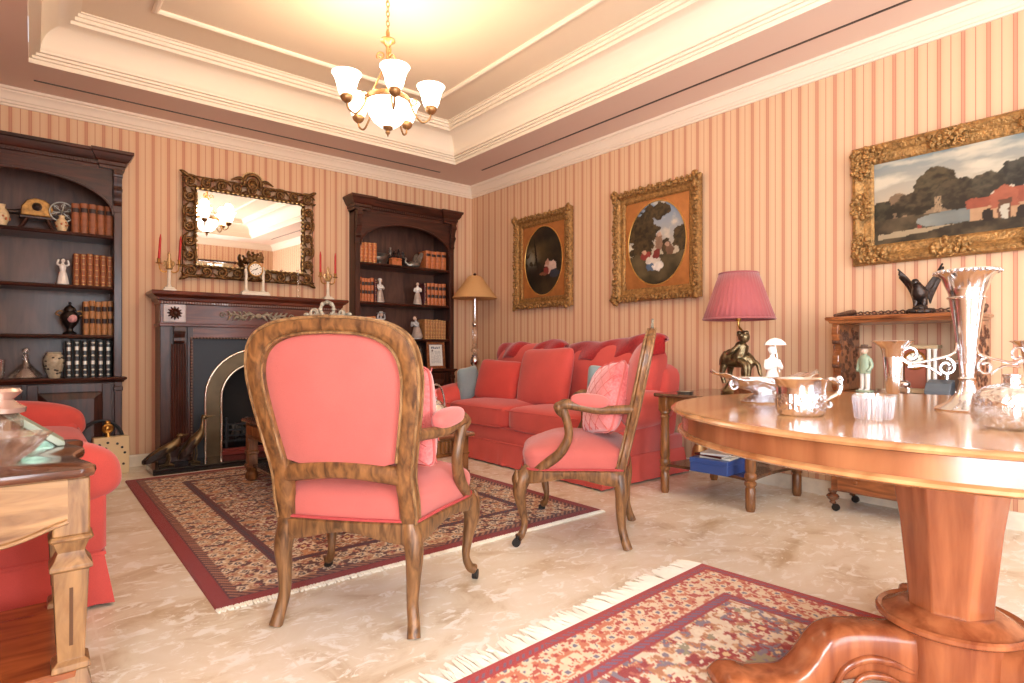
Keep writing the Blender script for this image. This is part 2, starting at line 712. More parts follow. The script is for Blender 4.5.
W_dark = wood('mahogany_dark', (38, 18, 13), (78, 40, 28), rough=0.33, stretch=(1, 1, 9), scale=5, coat=0.18, spec=.4)
W_darkx = wood('mahogany_dark_cross', (40, 19, 14), (80, 40, 28), rough=0.33, stretch=(9, 1, 1), scale=5, coat=0.2, spec=.4)
W_mantel = wood('mahogany_mantel', (66, 24, 13), (116, 54, 31), rough=0.3, stretch=(9, 1, 1), scale=5, coat=0.25, spec=.4)
W_back = wood('mahogany_back_board', (70, 42, 33), (104, 68, 54), rough=0.45, stretch=(1, 1, 6), scale=3, coat=0.2)
W_chair = wood('walnut_chair', (76, 48, 26), (148, 104, 63), rough=0.42, stretch=(1, 1, 5), scale=9, coat=0.15, detail=8)
W_chairx = wood('walnut_chair_veneer', (76, 45, 22), (154, 104, 59), rough=0.42, stretch=(1, 1, 2.6), scale=11, coat=0.15, detail=10, dist=.5)
W_bead = wood('walnut_bead', (100, 68, 40), (164, 124, 82), rough=0.4, stretch=(1, 1, 3), scale=12, coat=0.1)
W_worn_highlit = plain('worn_highlit_carving', (150, 140, 122), rough=0.5, metal=0.25, bump=0.5, bscale=90, var=0.35, vscale=40)  # worn gilded grey, lightened to carry the silver-white highlights on the carving
W_table = wood('mahogany_table', (128, 72, 42), (174, 112, 72), rough=0.25, stretch=(7, 1.2, 7), scale=3.2, coat=0.4, dist=.5)
W_tabletop = wood('mahogany_table_top', (156, 100, 58), (202, 150, 100), rough=0.18, stretch=(8, 1.2, 1), scale=3.2, coat=0.6, dist=.7)
W_tablev = wood('mahogany_table_column', (126, 62, 34), (174, 102, 62), rough=0.26, stretch=(1, 1, 9), scale=5, coat=0.35, dist=.4)
W_console = wood('honey_oak', (118, 78, 44), (190, 146, 98), rough=0.35, stretch=(6, 1, 1), scale=5, coat=0.3)
W_consolev = wood('honey_oak_leg', (104, 68, 38), (180, 136, 88), rough=0.38, stretch=(1, 1, 6), scale=6, coat=0.3)
W_constop = wood('polished_walnut_top', (72, 36, 22), (140, 86, 56), rough=0.15, stretch=(7, 1, 1), scale=3.5, coat=0.8)
W_shelf = wood('red_walnut_shelf', (120, 58, 28), (178, 100, 52), rough=0.25, stretch=(8, 1.2, 1), scale=4, coat=0.5)
W_side = wood('side_table_wood', (92, 54, 26), (150, 98, 54), rough=0.35, stretch=(1, 1, 6), scale=6, coat=0.3)
W_sidetop = wood('side_table_top', (60, 38, 26), (108, 70, 46), rough=0.2, stretch=(6, 1, 1), scale=5, coat=0.6)
W_desk = wood('walnut_desk', (104, 54, 26), (166, 100, 56), rough=0.28, stretch=(1, 6, 1), scale=6, coat=0.5)
W_carved = plain('carved_walnut', (92, 58, 42), rough=0.45, bump=1.0, bscale=70, var=0.4, vscale=45)
F_chair = fabric('salmon_chair_linen', (198, 104, 97), weave=1400, bump=0.25, sheen=0.3)
F_pad = fabric('salmon_arm_pad', (208, 104, 98), weave=1400, bump=0.2, sheen=0.4)
F_sofa = fabric('coral_sofa_linen', (208, 84, 76), weave=900, bump=0.15, sheen=0.25)
F_sofad = fabric('coral_scatter_linen', (200, 72, 64), weave=900, bump=0.15, sheen=0.25)
F_velvet = fabric('pink_quilted_velvet', (220, 92, 92), (238, 140, 138), weave=300, bump=0.2, sheen=0.8, rough=0.7)
F_throw = fabric('crimson_velvet', (132, 16, 20), (176, 34, 36), weave=200, bump=0.5, sheen=0.5, rough=0.8)
F_blue = fabric('pale_blue_velvet', (138, 156, 160), weave=400, sheen=0.5)
F_trim = plain('gimp_braid', (196, 78, 78), rough=0.9, bump=0.8, bscale=220)
GILT = plain('carved_gilt', (160, 120, 70), rough=0.42, metal=0.55, bump=0.9, bscale=85, var=0.45, vscale=45)
GILT_S = plain('gilt_slip', (206, 156, 84), rough=0.35, metal=0.6, var=0.2, vscale=20)
GILT_MOUNT = plain('gilt_mount', (180, 116, 62), rough=0.45, metal=0.35, var=0.15, vscale=12)
GILT_M = plain('dark_gilt', (108, 76, 40), rough=0.4, metal=0.6, bump=0.6, bscale=60, var=0.5, vscale=50)
PEARL = plain('gilt_beads', (226, 200, 140), rough=0.3, metal=0.5)
BRASS = plain('brass', (178, 132, 66), rough=0.28, metal=0.9, var=0.2, vscale=20)
BRASS_A = plain('antique_brass', (168, 128, 84), rough=0.38, metal=0.7, var=0.3, vscale=30)
BRONZE = plain('bronze', (124, 108, 80), rough=0.3, metal=0.85, bump=0.5, bscale=60, var=0.4, vscale=30)
BRONZE_D = plain('dark_bronze', (66, 56, 52), rough=0.35, metal=0.7, bump=0.5, bscale=60, var=0.3, vscale=30)
SILVER = plain('silver', (226, 226, 230), rough=0.16, metal=1.0, bump=0.06, bscale=18)
SILVER_R = plain('embossed_silver', (226, 226, 230), rough=0.2, metal=1.0, bump=0.8, bscale=75)
PEWTER = plain('pewter', (150, 146, 138), rough=0.35, metal=0.85, bump=0.4, bscale=40, var=0.3, vscale=25)
GLASS = glassy('cut_glass')
GLASS_T = glassy('clear_glass', mixin=0.5)
PORC = plain('white_porcelain', (240, 234, 228), rough=0.2, coat=0.5)
PORC_G = plain('grey_porcelain', (196, 196, 198), rough=0.25, coat=0.4, var=0.15, vscale=20)
PORC_T = plain('taupe_porcelain', (176, 158, 148), rough=0.3, coat=0.3, var=0.2, vscale=20)
PORC_B = plain('blue_grey_porcelain', (124, 138, 158), rough=0.3, coat=0.3, var=0.2, vscale=20)
PORC_C = plain('cream_ceramic', (226, 200, 156), rough=0.35, coat=0.3, var=0.2, vscale=40)
SKIN = plain('porcelain_flesh', (226, 192, 170), rough=0.3, coat=0.3)
HAIR = plain('painted_brown_hair', (96, 66, 48), rough=0.5)
BLACK = plain('black_lacquer', (18, 17, 18), rough=0.3, coat=0.4)
IRON = plain('cast_iron', (44, 48, 54), rough=0.42, metal=0.4, bump=0.15, bscale=120)
SOOT = plain('sooty_firebrick', (24, 23, 24), rough=0.9)
COAL = plain('ash_grey_coals', (86, 84, 84), rough=0.9, bump=0.6, bscale=60, var=0.4, vscale=30)
GRANITE = plain('black_granite', (26, 28, 32), rough=0.12, coat=0.3)
MARBLE = plain('cream_marble', (232, 222, 204), rough=0.25, var=0.08, vscale=15)
CEIL_W = plain('ceiling_cream', (246, 232, 212), rough=0.75, spec=0.2)
CEIL_IN = plain('ceiling_inner_beige', (240, 222, 198), rough=0.8, spec=0.2)
SOFFIT = plain('soffit_taupe', (234, 208, 192), rough=0.8, spec=0.2)
CORNICE = plain('cornice_cream', (240, 222, 202), rough=0.6, spec=0.3)
RED_WAX = plain('red_wax', (196, 40, 40), rough=0.4)
LEATHER = plain('brown_leather', (146, 82, 44), rough=0.5, var=0.3, vscale=25)
LEATHER_T = plain('tan_leather', (176, 122, 72), rough=0.5, var=0.25, vscale=30)
LEATHER_O = plain('russet_leather', (188, 108, 62), rough=0.5, var=0.25, vscale=30)
LEATHER_G = plain('black_green_leather', (24, 30, 30), rough=0.4, coat=0.2)
LEATHER_R = plain('maroon_leather', (78, 22, 24), rough=0.45)
GOLD_T = plain('gold_tooling', (214, 176, 104), rough=0.35, metal=0.6)
SILV_T = plain('silver_tooling', (206, 206, 196), rough=0.35, metal=0.4)
LABEL = plain('dark_spine_label', (48, 26, 22), rough=0.5)
PAPER = plain('paper', (236, 230, 216), rough=0.8)
BLUE_BOX = plain('blue_card', (52, 78, 142), rough=0.45)
SHADE_P = plain('rose_pleated_silk', (168, 84, 86), rough=0.8, sheen=0.3)
SHADE_T = plain('tan_parchment', (204, 154, 100), rough=0.7)
RUBBER = plain('caster_iron', (40, 36, 34), rough=0.5, metal=0.3)
SATIN = painted('woven_rug', rough=0.95, spec=0.1, bump=0.5, bscale=420, sheen=0.2)
PAINT = painted('oil_painting', rough=0.35, spec=0.4)
PAINTM = painted('inked_paper', rough=0.7)
FRINGE = plain('cotton_fringe', (246, 240, 226), rough=0.95)
MIRROR = plain('mirror_silvering', (240, 240, 238), rough=0.015, metal=1.0)
LAMP_GLASS = glow('lit_opal_glass', (255, 244, 228), 4.0)
SOLDIER_G = plain('uniform_green', (160, 178, 154), rough=0.4)
TARTAN = plain('green_tinted_glass_board', (176, 190, 170), rough=0.25)

# ------------------------------------------------------------------ the room
XL, XR, YN, YB, ZC = -0.87, 4.22, -2.0, 5.917, 3.0
WP_X, WP_Y = wallpaper('X', 0.91), wallpaper('Y', 0.19)

m = MB().box(XL - .1, YN - .1, -.12, XR + .1, YB + .4, 0)
struct(m.build('floor', travertine(), smooth=0))
m = MB()
NL, NR = (-.645, .555), (2.64, 3.84)      # niches for the two built-in bookcases
for (a, b) in ((XL - .1, NL[0]), (NL[1], NR[0]), (NR[1], XR + .1)):
    m.box(a, YB, 0, b, YB + .1, 2.484)
m.box(XL - .1, YB, 2.484, XR + .1, YB + .1, ZC + .4)
struct(m.build('wall_back', WP_X, smooth=0))
m = MB()
m.box(XR, YN - .1, 0, XR + .1, YB, ZC + .4)
struct(m.build('wall_right', WP_Y, smooth=0))
# left wall, with an opening made for the added window behind the camera
m = MB()
m.box(XL - .1, -.3, 0, XL, YB, ZC + .4)
m.box(XL - .1, YN - .1, 0, XL, -1.6, ZC + .4)
m.box(XL - .1, -1.6, 0, XL, -.3, .4)
m.box(XL - .1, -1.6, 2.55, XL, -.3, ZC + .4)
struct(m.build('wall_left', WP_Y, smooth=0))
m = MB()
m.box(XL, YN - .1, 0, .02, YN, ZC + .4)
m.box(1.98, YN - .1, 0, 2.68, YN, ZC + .4)
m.box(3.32, YN - .1, 0, XR, YN, ZC + .4)
m.box(.02, YN - .1, 2.55, 1.98, YN, ZC + .4)
m.box(2.68, YN - .1, 2.5, 3.32, YN, ZC + .4)
m.box(.02, YN - .1, 0, 1.98, YN, .3)
struct(m.build('wall_rear', WP_X, smooth=0))


def window(name, x0, x1, z0, z1, axis, pos):
    fr = MB()
    n = 3 if x1 - x0 > 1 else 2

    def bx(a0, b0, a1, b1, d0=-.03, d1=.03):
        if axis == 'x':
            fr.box(a0, pos + d0, b0, a1, pos + d1, b1, .006)
        else:
            fr.box(pos + d0, a0, b0, pos + d1, a1, b1, .006)
    for i in range(n + 1):
        c = x0 + (x1 - x0) * i / n
        bx(max(x0, c - .03), z0, min(x1, c + .03), z1)
    for z in (z0, (z0 + z1) / 2, z1):
        bx(x0, max(z0, z - .03), x1, min(z1, z + .03))
    o = struct(fr.build(name, CORNICE, smooth=0))
    g = MB()
    if axis == 'x':
        g.box(x0, pos - .003, z0, x1, pos + .003, z1)
    else:
        g.box(pos - .003, x0, z0, pos + .003, x1, z1)
    m, nt, b = new_mat('window_pane_' + name)
    out = nt.nodes['Material Output']
    tr = nt.nodes.new('ShaderNodeBsdfTransparent')
    gl = nt.nodes.new('ShaderNodeBsdfGlossy')
    gl.inputs['Roughness'].default_value = 0.02
    mx = nt.nodes.new('ShaderNodeMixShader')
    mx.inputs[0].default_value = 0.06
    nt.links.new(tr.outputs[0], mx.inputs[1])
    nt.links.new(gl.outputs[0], mx.inputs[2])
    nt.links.new(mx.outputs[0], out.inputs['Surface'])
    g.build('pane', m, o, smooth=0)


window('added_window_1', .02, 1.98, .3, 2.55, 'x', YN - .05)  # unseen wide window, added to bring daylight from behind
window('window_2', 2.68, 3.32, .02, 2.5, 'x', YN - .05)
window('added_window_3', -1.6, -.3, .4, 2.55, 'y', XL - .05)  # unseen window, added to light the right wall and the table

# ceiling: soffit, stepped tray with cove, inner field and its applied moulding
TX0, TX1, TY0, TY1, ZT = -.0195, 3.542, -1.2, 5.275, 3.3286
m = MB()
m.box(XL - .1, TY1, ZC, XR + .1, YB + .1, ZC + .028)
m.box(XL - .1, YN - .1, ZC, XR + .1, TY0, ZC + .03)
m.box(XL - .1, TY0, ZC, TX0, TY1, ZC + .03)
m.box(TX1, TY0, ZC, XR + .1, TY1, ZC + .03)
ceil = struct(m.build('ceiling', SOFFIT, smooth=0))
prof = [(-.05, 3.0), (-.05, 2.992), (-.004, 2.990), (0, 3.0), (0, 3.03), (.018, 3.03), (.018, 3.048), (.04, 3.048), (.04, 3.066), (.062, 3.066), (.062, 3.082)]
for i in range(11):
    a = PI / 2 * i / 10
    prof.append((.064 + .15 * (1 - math.cos(a)), 3.085 + .165 * math.sin(a)))
prof += [(.222, 3.25), (.222, 3.275), (.245, 3.275), (.245, 3.30), (.262, 3.30), (.262, ZT - .008), (.278, ZT - .008), (.278, ZT + .002)]
prof = [(d + .002, z) for d, z in prof if d >= 0]
m = MB()
m.ring_mould(prof, TX0, TX1, TY0, TY1)
struct(m.build('trim_1', CEIL_W, smooth=30))
m = MB().box(TX0 - .02, TY0 - .02, ZT, TX1 + .02, TY1 + .02, ZT + .05)
struct(m.build('ceiling_tray', CEIL_IN, smooth=0))
m = MB()
MX0, MX1, MY1, MY0 = .6355, 2.93, 4.657, -.58
p = [(0, ZT), (0, ZT - .016), (.012, ZT - .026), (.026, ZT - .026), (.038, ZT - .016), (.038, ZT)]
m.ring_mould(p, MX0, MX1, MY0, MY1)
struct(m.build('trim_2', CEIL_W, smooth=30))
m = MB()
crn = [(0, 2.868), (.014, 2.868), (.014, 2.884), (.024, 2.888), (.024, 2.906), (.032, 2.912), (.036, 2.932), (.046, 2.952), (.060, 2.966), (.060, 2.978), (.072, 2.982), (.078, 3.0)]
m.ring_mould(crn, XL, XR, YN, YB)
struct(m.build('trim_3', CORNICE, smooth=30))
m = MB()
m.box(.01, 5.594, ZC - .004, 3.555, 5.612, ZC + .001)
struct(m.build('trim_4', BLACK, smooth=0))
m = MB()
m.box(3.868, -1.0, ZC - .004, 3.886, 5.245, ZC + .001)
struct(m.build('trim_5', BLACK, smooth=0))
bb = [(0, 0), (0.018, 0), (.018, .085), (.012, .1), (0, .1)]
for nm, x0, x1 in (('baseboard_back', .60, .80), ('baseboard_back_corner', 3.86, XR)):
    m = MB().prism([(YB - d, z) for d, z in bb], x0, x1, 'yz')
    struct(m.build('baseboard_back' if nm == 'baseboard_back' else 'baseboard_corner', MARBLE, smooth=0))
m = MB()
m.prism([(XR - d, z) for d, z in bb], YN, YB, 'xz')
struct(m.build('baseboard_right', MARBLE, smooth=0))

# things at the unseen end of the room that the mirror shows
m = MB()
m.tube([(2.62, YN + .07, 2.53), (3.40, YN + .07, 2.53)], .022, 10)
pole = thing('curtain_pole', 'dark wooden curtain pole over the narrow window, seen in the mirror', 'curtain pole')
m.build('pole', W_dark, pole)
f = MB()
for x in (2.61, 3.41):
    f.ball((x, YN + .07, 2.53), .034)
f.build('finial', W_dark, pole)
for k, (x0, x1, lb) in enumerate(((2.66, 2.86, 'left'), (3.16, 3.36, 'right'))):
    m = MB()
    m.grid(lambda u, v: (x0 + (x1 - x0) * u, YN + .07 + .028 * math.sin(u * 26), .03 + 2.46 * v), 48, 4)
    o = m.build('curtain', fabric('cream_curtain_%d' % k, (226, 206, 170)), smooth=60)
    o.modifiers.new('cloth', 'SOLIDIFY').thickness = .006
    tag(o, 'cream curtain hanging at the %s of the narrow window reflected in the mirror' % ('one side' if k == 0 else 'other side'), 'curtain')
# arched alcove on the right-hand wall behind the photographer
arch = [(-.28, 0.02), (.28, 0.02)] + [(.28 * math.cos(a), 2.12 + .30 * math.sin(a)) for a in np.linspace(0, PI, 16)]
m = MB()
m.prism([(-1.37 + a, z) for a, z in arch], XR - .012, XR - .002, 'yz')
struct(m.build('door_1', plain('alcove_brown', (122, 92, 74), rough=0.6), smooth=0))


# ------------------------------------------------------------------ rugs
def rug_colors_a(X, Y, w, l):
    d = np.minimum(np.minimum(X, w - X), np.minimum(Y, l - Y))
    u, v = np.abs(X - w / 2), np.abs(Y - l / 2)
    out = np.zeros(X.shape + (3,))

    def put(mask, c):
        out[mask] = L(c)
    n1, n2, n3 = fbm(u * 10, v * 10, 3), fbm(u * 20 + 9, v * 20, 11), fbm(u * 34, v * 34 + 5, 23)
    put(np.ones_like(d, bool), (214, 190, 160))
    s = np.sin(2 * PI * (n1 * 5 + 0.25 * np.sin(u * 20) * np.sin(v * 20)))
    put(n3 > .56, (226, 208, 182))
    put(s > .55, (150, 92, 62))
    put((s < -.72), (112, 78, 58))
    put(n2 > .63, (122, 44, 40))
    put((n2 < .36), (196, 138, 92))
    put((n3 < .33), (66, 52, 58))
    # rosettes over the field
    for (sx, sy, rr, c1, c2) in ((.23, .26, .052, (128, 36, 34), (232, 214, 186)), (.31, .19, .036, (70, 60, 76), (206, 150, 104))):
        gx, gy = (u / sx) % 1 - .5, (v / sy) % 1 - .5
        r = np.hypot(gx * sx, gy * sy)
        a = np.arctan2(gy, gx)
        rp = rr * (1 + .25 * np.cos(6 * a))
        put(r < rp, c2)
        put(r < rp * .72, c1)
        put(r < rp * .3, (222, 190, 140))
    # borders
    def flowers(mask, s, cs, ground):
        put(mask, ground)
        gx, gy = (u / s) % 1 - .5, (v / s) % 1 - .5
        odd = (np.floor(u / s) + np.floor(v / s)) % 2
        r = np.hypot(gx, gy)
        a = np.arctan2(gy, gx)
        rp = .42 * (1 + .22 * np.cos(5 * a))
        put(mask & (n3 > .55), (92, 50, 46))
        put(mask & (n3 < .38), (178, 128, 92))
        put(mask & (r < rp) & (odd > .5), cs[0])
        put(mask & (r < rp * .62) & (odd > .5), cs[1])
        put(mask & (r < rp * .6) & (odd < .5), cs[2])
        put(mask & (r < rp * .25), cs[3])
    flowers((d < .32) & (d > .11), .062, ((232, 214, 186), (84, 68, 74), (164, 84, 66), (222, 192, 150)), (208, 176, 140))
    put((d > .32) & (d < .37), (92, 26, 30))
    put((d > .335) & (d < .355) & (((u + v) / .03) % 1 > .5), (50, 42, 62))
    put((d < .11), (84, 34, 36))
    put((d < .11) & (d > .07) & (((u + v) / .035) % 1 > .55), (170, 112, 82))
    put(d < .062, (140, 30, 26))
    return out


def rug_colors_b(X, Y, w, l):
    d = np.minimum(np.minimum(X, w - X), np.minimum(Y, l - Y))
    u, v = np.abs(X - w / 2), np.abs(Y - l / 2)
    out = np.zeros(X.shape + (3,))

    def put(mask, c):
        out[mask] = L(c)
    n1, n2, n3, n4 = fbm(u * 11, v * 11, 31), fbm(u * 21 + 9, v * 21, 41), fbm(u * 38, v * 38 + 5, 53), fbm(u * 15 + 3, v * 15 + 7, 67)
    put(np.ones_like(d, bool), (230, 212, 186))
    s = np.sin(2 * PI * (n1 * 4.5))
    put(s > .1, (212, 166, 124))
    put(s > .7, (186, 126, 88))
    put(n2 > .585, (190, 104, 84))
    put(n2 > .66, (158, 56, 54))
    put(n4 < .32, (158, 148, 118))
    put(n3 < .33, (136, 122, 134))
    put((n3 > .66), (238, 224, 200))
    for (sx, sy, rr, c1, c2) in ((.26, .23, .048, (172, 64, 58), (236, 218, 188)), (.21, .31, .034, (118, 108, 126), (212, 166, 120))):
        gx, gy = (u / sx) % 1 - .5, (v / sy) % 1 - .5
        r = np.hypot(gx * sx, gy * sy)
        a = np.arctan2(gy, gx)
        rp = rr * (1 + .3 * np.cos(6 * a))
        put((r < rp) & (n3 > .42), c2)
        put((r < rp * .7), c1)
        put(r < rp * .28, (230, 200, 150))
    band = (d < .235) & (d > .058)
    put(band, (232, 206, 174))
    s1 = .046
    gx, gy = (u / s1) % 1 - .5, (v / s1) % 1 - .5
    r = np.hypot(gx, gy)
    odd = (np.floor(u / s1) + np.floor(v / s1)) % 2
    put(band & (n3 > .56), (206, 124, 92))
    put(band & (n3 < .37), (190, 92, 76))
    put(band & (r < .40) & (odd > .5), (236, 216, 186))
    put(band & (r < .22) & (odd > .5) & (n3 > .44), (124, 116, 134))
    put(band & (r < .22) & (odd < .5), (188, 76, 60))
    g = (d > .235) & (d < .285)
    put(g, (166, 62, 64))
    put(g & (d > .248) & (d < .272) & (((u + v) / .03) % 1 > .45), (116, 98, 128))
    g = d < .058
    put(g, (176, 60, 60))
    put(g & (d > .028) & (d < .048) & (((u + v) / .028) % 1 > .5), (124, 92, 112))
    put(d < .016, (166, 62, 58))
    return out


def make_rug(name, label, w, l, res, fn, loc, rz, fringe_sides, flen):
    nx, ny = int(w / res), int(l / res)
    X, Y = np.meshgrid(np.linspace(0, w, nx + 1), np.linspace(0, l, ny + 1), indexing='ij')
    rgb = fn(X, Y, w, l)
    Z = np.full(X.shape, .011) + .0015 * (vnoise(X * 3, Y * 3, 5) - .5)
    Z[0, :] = Z[-1, :] = Z[:, 0] = Z[:, -1] = .001
    co = np.stack([X, Y, Z], -1).reshape(-1, 3)
    k = np.arange(nx * ny)
    i, j = k // ny, k % ny
    a = i * (ny + 1) + j
    faces = np.stack([a, a + ny + 1, a + ny + 2, a + 1], -1)
    me = bpy.data.meshes.new('pile')
    me.from_pydata(co.tolist(), [], faces.tolist())
    paint_grid(me, rgb.reshape(-1, 3))
    me.materials.append(SATIN)
    t = thing(name, label, 'rug', loc, rz)
    o = bpy.data.objects.new('pile', me)
    COL.objects.link(o)
    o.parent = t
    for side in fringe_sides:
        m = MB()
        yy, s = (l, 1) if side == 'far' else (0, -1)
        n = int(w / (.011 if flen > .05 else .007))
        for q in range(n):
            x = w * (q + .5) / n
            x += random.uniform(-.003, .003)
            ln = flen * random.uniform(.75, 1.05)
            dx = random.uniform(-.02, .02) * flen / .07
            m.tube([(x, yy - s * .004, .006), (x + dx * .5, yy + s * ln * .5, .006), (x + dx, yy + s * ln, .003)], [.0055, .0065, .004], 4)
        fo = m.build('fringe', FRINGE, t, smooth=40, fix=False)
        fo['kind'] = 'stuff'
    return t


make_rug('persian_rug', 'large red-bordered oriental rug lying under the coffee table in front of the fireplace', 2.18, 2.83, .0066, rug_colors_a,
         (.542, 2.435, 0), 0.0, ('near', 'far'), .026)
make_rug('persian_rug', 'oriental rug with cream field and long white fringe under the round pedestal table', 2.15, 2.1, .0062, rug_colors_b,
         (2.415 - 2.15 + .103, 1.515 - 2.1 - .095, 0), .055, ('far',), .11)

# ------------------------------------------------------------------ bookcases
BY = 5.78           # plane of the bookcase fronts, built into niches of the back wall
SHELVES = (1.119, 1.514, 1.935)
TOPZ = .774
KX = 1.046


def make_bookcase(label, cx):
    t = thing('bookcase', label, 'bookcase', (cx, BY, 0))
    hw, dp = .62, .385
    m = MB()
    for s in (-1, 1):
        m.box(s * hw, 0, TOPZ, s * (hw - .05), dp, 2.489, .004)
        # front stile with a sunk fillet
        m.box(s * hw, -.012, TOPZ, s * (hw - .058), .02, 2.129, .005)
    m.box(-hw, .02, 2.449, hw, dp, 2.489)
    m.build('side_panel', W_dark, t)
    m = MB().box(-hw + .04, dp - .02, TOPZ - .02, hw - .04, dp, 2.469)
    m.build('back_board', W_back, t)
    # arched spandrel under the cornice
    iw = hw - .055
    pts = [(-hw, 2.489), (-hw, 2.099), (-iw, 2.099)]
    z0, zr = 2.109, .265
    for i in range(25):
        a = PI - PI * i / 24
        pts.append((iw * .985 * math.cos(a), z0 + zr * math.sin(a)))
    pts += [(iw, 2.099), (hw, 2.099), (hw, 2.489)]
    m = MB()
    f, v = [], []
    top = 2.489
    arcp = pts[3:-3]
    for (x, z) in arcp:
        v += [(x, -.006, z), (x, -.006, top), (x, .024, z), (x, .024, top)]
    for i in range(len(arcp) - 1):
        a, b = i * 4, i * 4 + 4
        f += [(a, b, b + 1, a + 1), (a + 2, a + 3, b + 3, b + 2), (a, a + 2, b + 2, b)]
    m.add(v, f)
    for s in (-1, 1):
        m.box(s * hw, -.006, 2.099, s * iw * .98, .024, 2.489)
    m.tube([(x, -.008, z) for x, z in arcp], .010, 6)
    m.build('arched_spandrel', W_darkx, t, smooth=30)
    # cornice with dentils and broken-forward ends
    prof = [(0, 2.469), (.014, 2.469), (.014, 2.493), (.024, 2.499), (.024, 2.525), (.036, 2.531), (.05, 2.555), (.062, 2.584), (.072, 2.591), (.072, 2.614)]
    m = MB()
    m.wrap_mould(prof, -hw + .13, hw - .13, 0, dp)
    for s in (-1, 1):
        x0, x1 = (hw - .14, hw) if s > 0 else (-hw, -hw + .14)
        m.wrap_mould([(o + .002, z + .001) for o, z in prof], x0, x1, -.03, dp)
    co = m.build('cornice', W_darkx, t, smooth=25)
    m = MB()
    n = 34
    for i in range(n):
        x = -hw + .17 + (2 * hw - .34) * i / (n - 1)
        m.box(x - .008, -.036, 2.502, x + .008, -.02, 2.522)
    m.build('dentil_moulding', W_darkx, co, smooth=0)
    for s in (-1, 1):
        m = MB()
        x = s * (hw - .032)
        prof2 = [(-.012, 2.469), (-.062, 2.469), (-.066, 2.439), (-.060, 2.399), (-.045, 2.369), (-.038, 2.339), (-.048, 2.309), (-.046, 2.284), (-.03, 2.259), (-.02, 2.219), (-.026, 2.199), (-.012, 2.179)]
        m.prism(prof2, x - .028, x + .028, 'yz')
        for z, r in ((2.424, .024), (2.304, .016)):
            m.tube([(x - .031, -.048 if z > 2.369 else -.036, z), (x + .031, -.048 if z > 2.369 else -.036, z)], r, 12)
        m.build('corbel', W_dark, t, smooth=30)
    for z in SHELVES:
        m = MB()
        m.box(-hw + .05, .022, z - .030, hw - .05, dp - .02, z, .003)
        m.tube([(-hw + .05, .022, z - .014), (hw - .05, .022, z - .014)], .0145, 8)
        m.build('shelf', W_darkx, t)
    # lower cupboard
    m = MB()
    m.box(-hw, .0, .10, hw, dp, TOPZ - .03, .004)
    m.box(-hw - .02, -.018, 0, hw + .02, dp, .10, .008)
    m.build('cupboard_body', W_dark, t)
    m = MB()
    m.wrap_mould([(0, TOPZ - .045), (.012, TOPZ - .04), (.016, TOPZ - .028), (.03, TOPZ - .02), (.034, TOPZ - .008), (.028, TOPZ)], -hw, hw, 0, dp)
    m.build('counter_top', W_darkx, t, smooth=30)
    for s in (-1, 1):
        m = MB()
        x0 = s * (hw - .028)
        m.box(x0 - .026, -.03, .11, x0 + .026, 0, .735, .004)
        m.box(x0 - .032, -.036, .66, x0 + .032, .0, .70, .006)
        m.box(x0 - .032, -.036, .10, x0 + .032, .0, .16, .006)
        m.build('pilaster', W_dark, t)
    for s in (-1, 1):
        m = MB()
        a, b = (.015, hw - .07) if s > 0 else (-hw + .07, -.015)
        z0, z1, fw = .13, .725, .065
        m.box(a, -.016, z0, a + fw, .0, z1, .003)
        m.box(b - fw, -.016, z0, b, .0, z1, .003)
        m.box(a + fw, -.016, z0, b - fw, .0, z0 + fw, .003)
        m.box(a + fw, -.016, z1 - fw, b - fw, .0, z1, .003)
        d = m.build('door', W_dark, t)
        p0, p1, q0, q1 = a + fw, b - fw, z0 + fw, z1 - fw
        e = .055
        v = [(p0, -.004, q0), (p1, -.004, q0), (p1, -.004, q1), (p0, -.004, q1), (p0 + e, -.022, q0 + e), (p1 - e, -.022, q0 + e), (p1 - e, -.022, q1 - e), (p0 + e, -.022, q1 - e)]
        m = MB().add(v, [(4, 5, 6, 7), (0, 1, 5, 4), (1, 2, 6, 5), (2, 3, 7, 6), (3, 0, 4, 7)])
        m.build('raised_panel', W_dark, d, smooth=0)
        m = MB().lathe([(.005, 0), (.006, .012), (.012, .02), (.009, .03), (0, .032)], 12)
        m.build('knob', BRASS, d, loc=(b - fw / 2 if s < 0 else a + fw / 2, -.016, .44), rot=(PI / 2, 0, 0))
    return t


CXL, CXR = -.045, 3.235
make_bookcase('dark mahogany bookcase with arched top, standing to the left of the fireplace', CXL)
make_bookcase('dark mahogany bookcase with arched top, between the fireplace and the room corner', CXR)


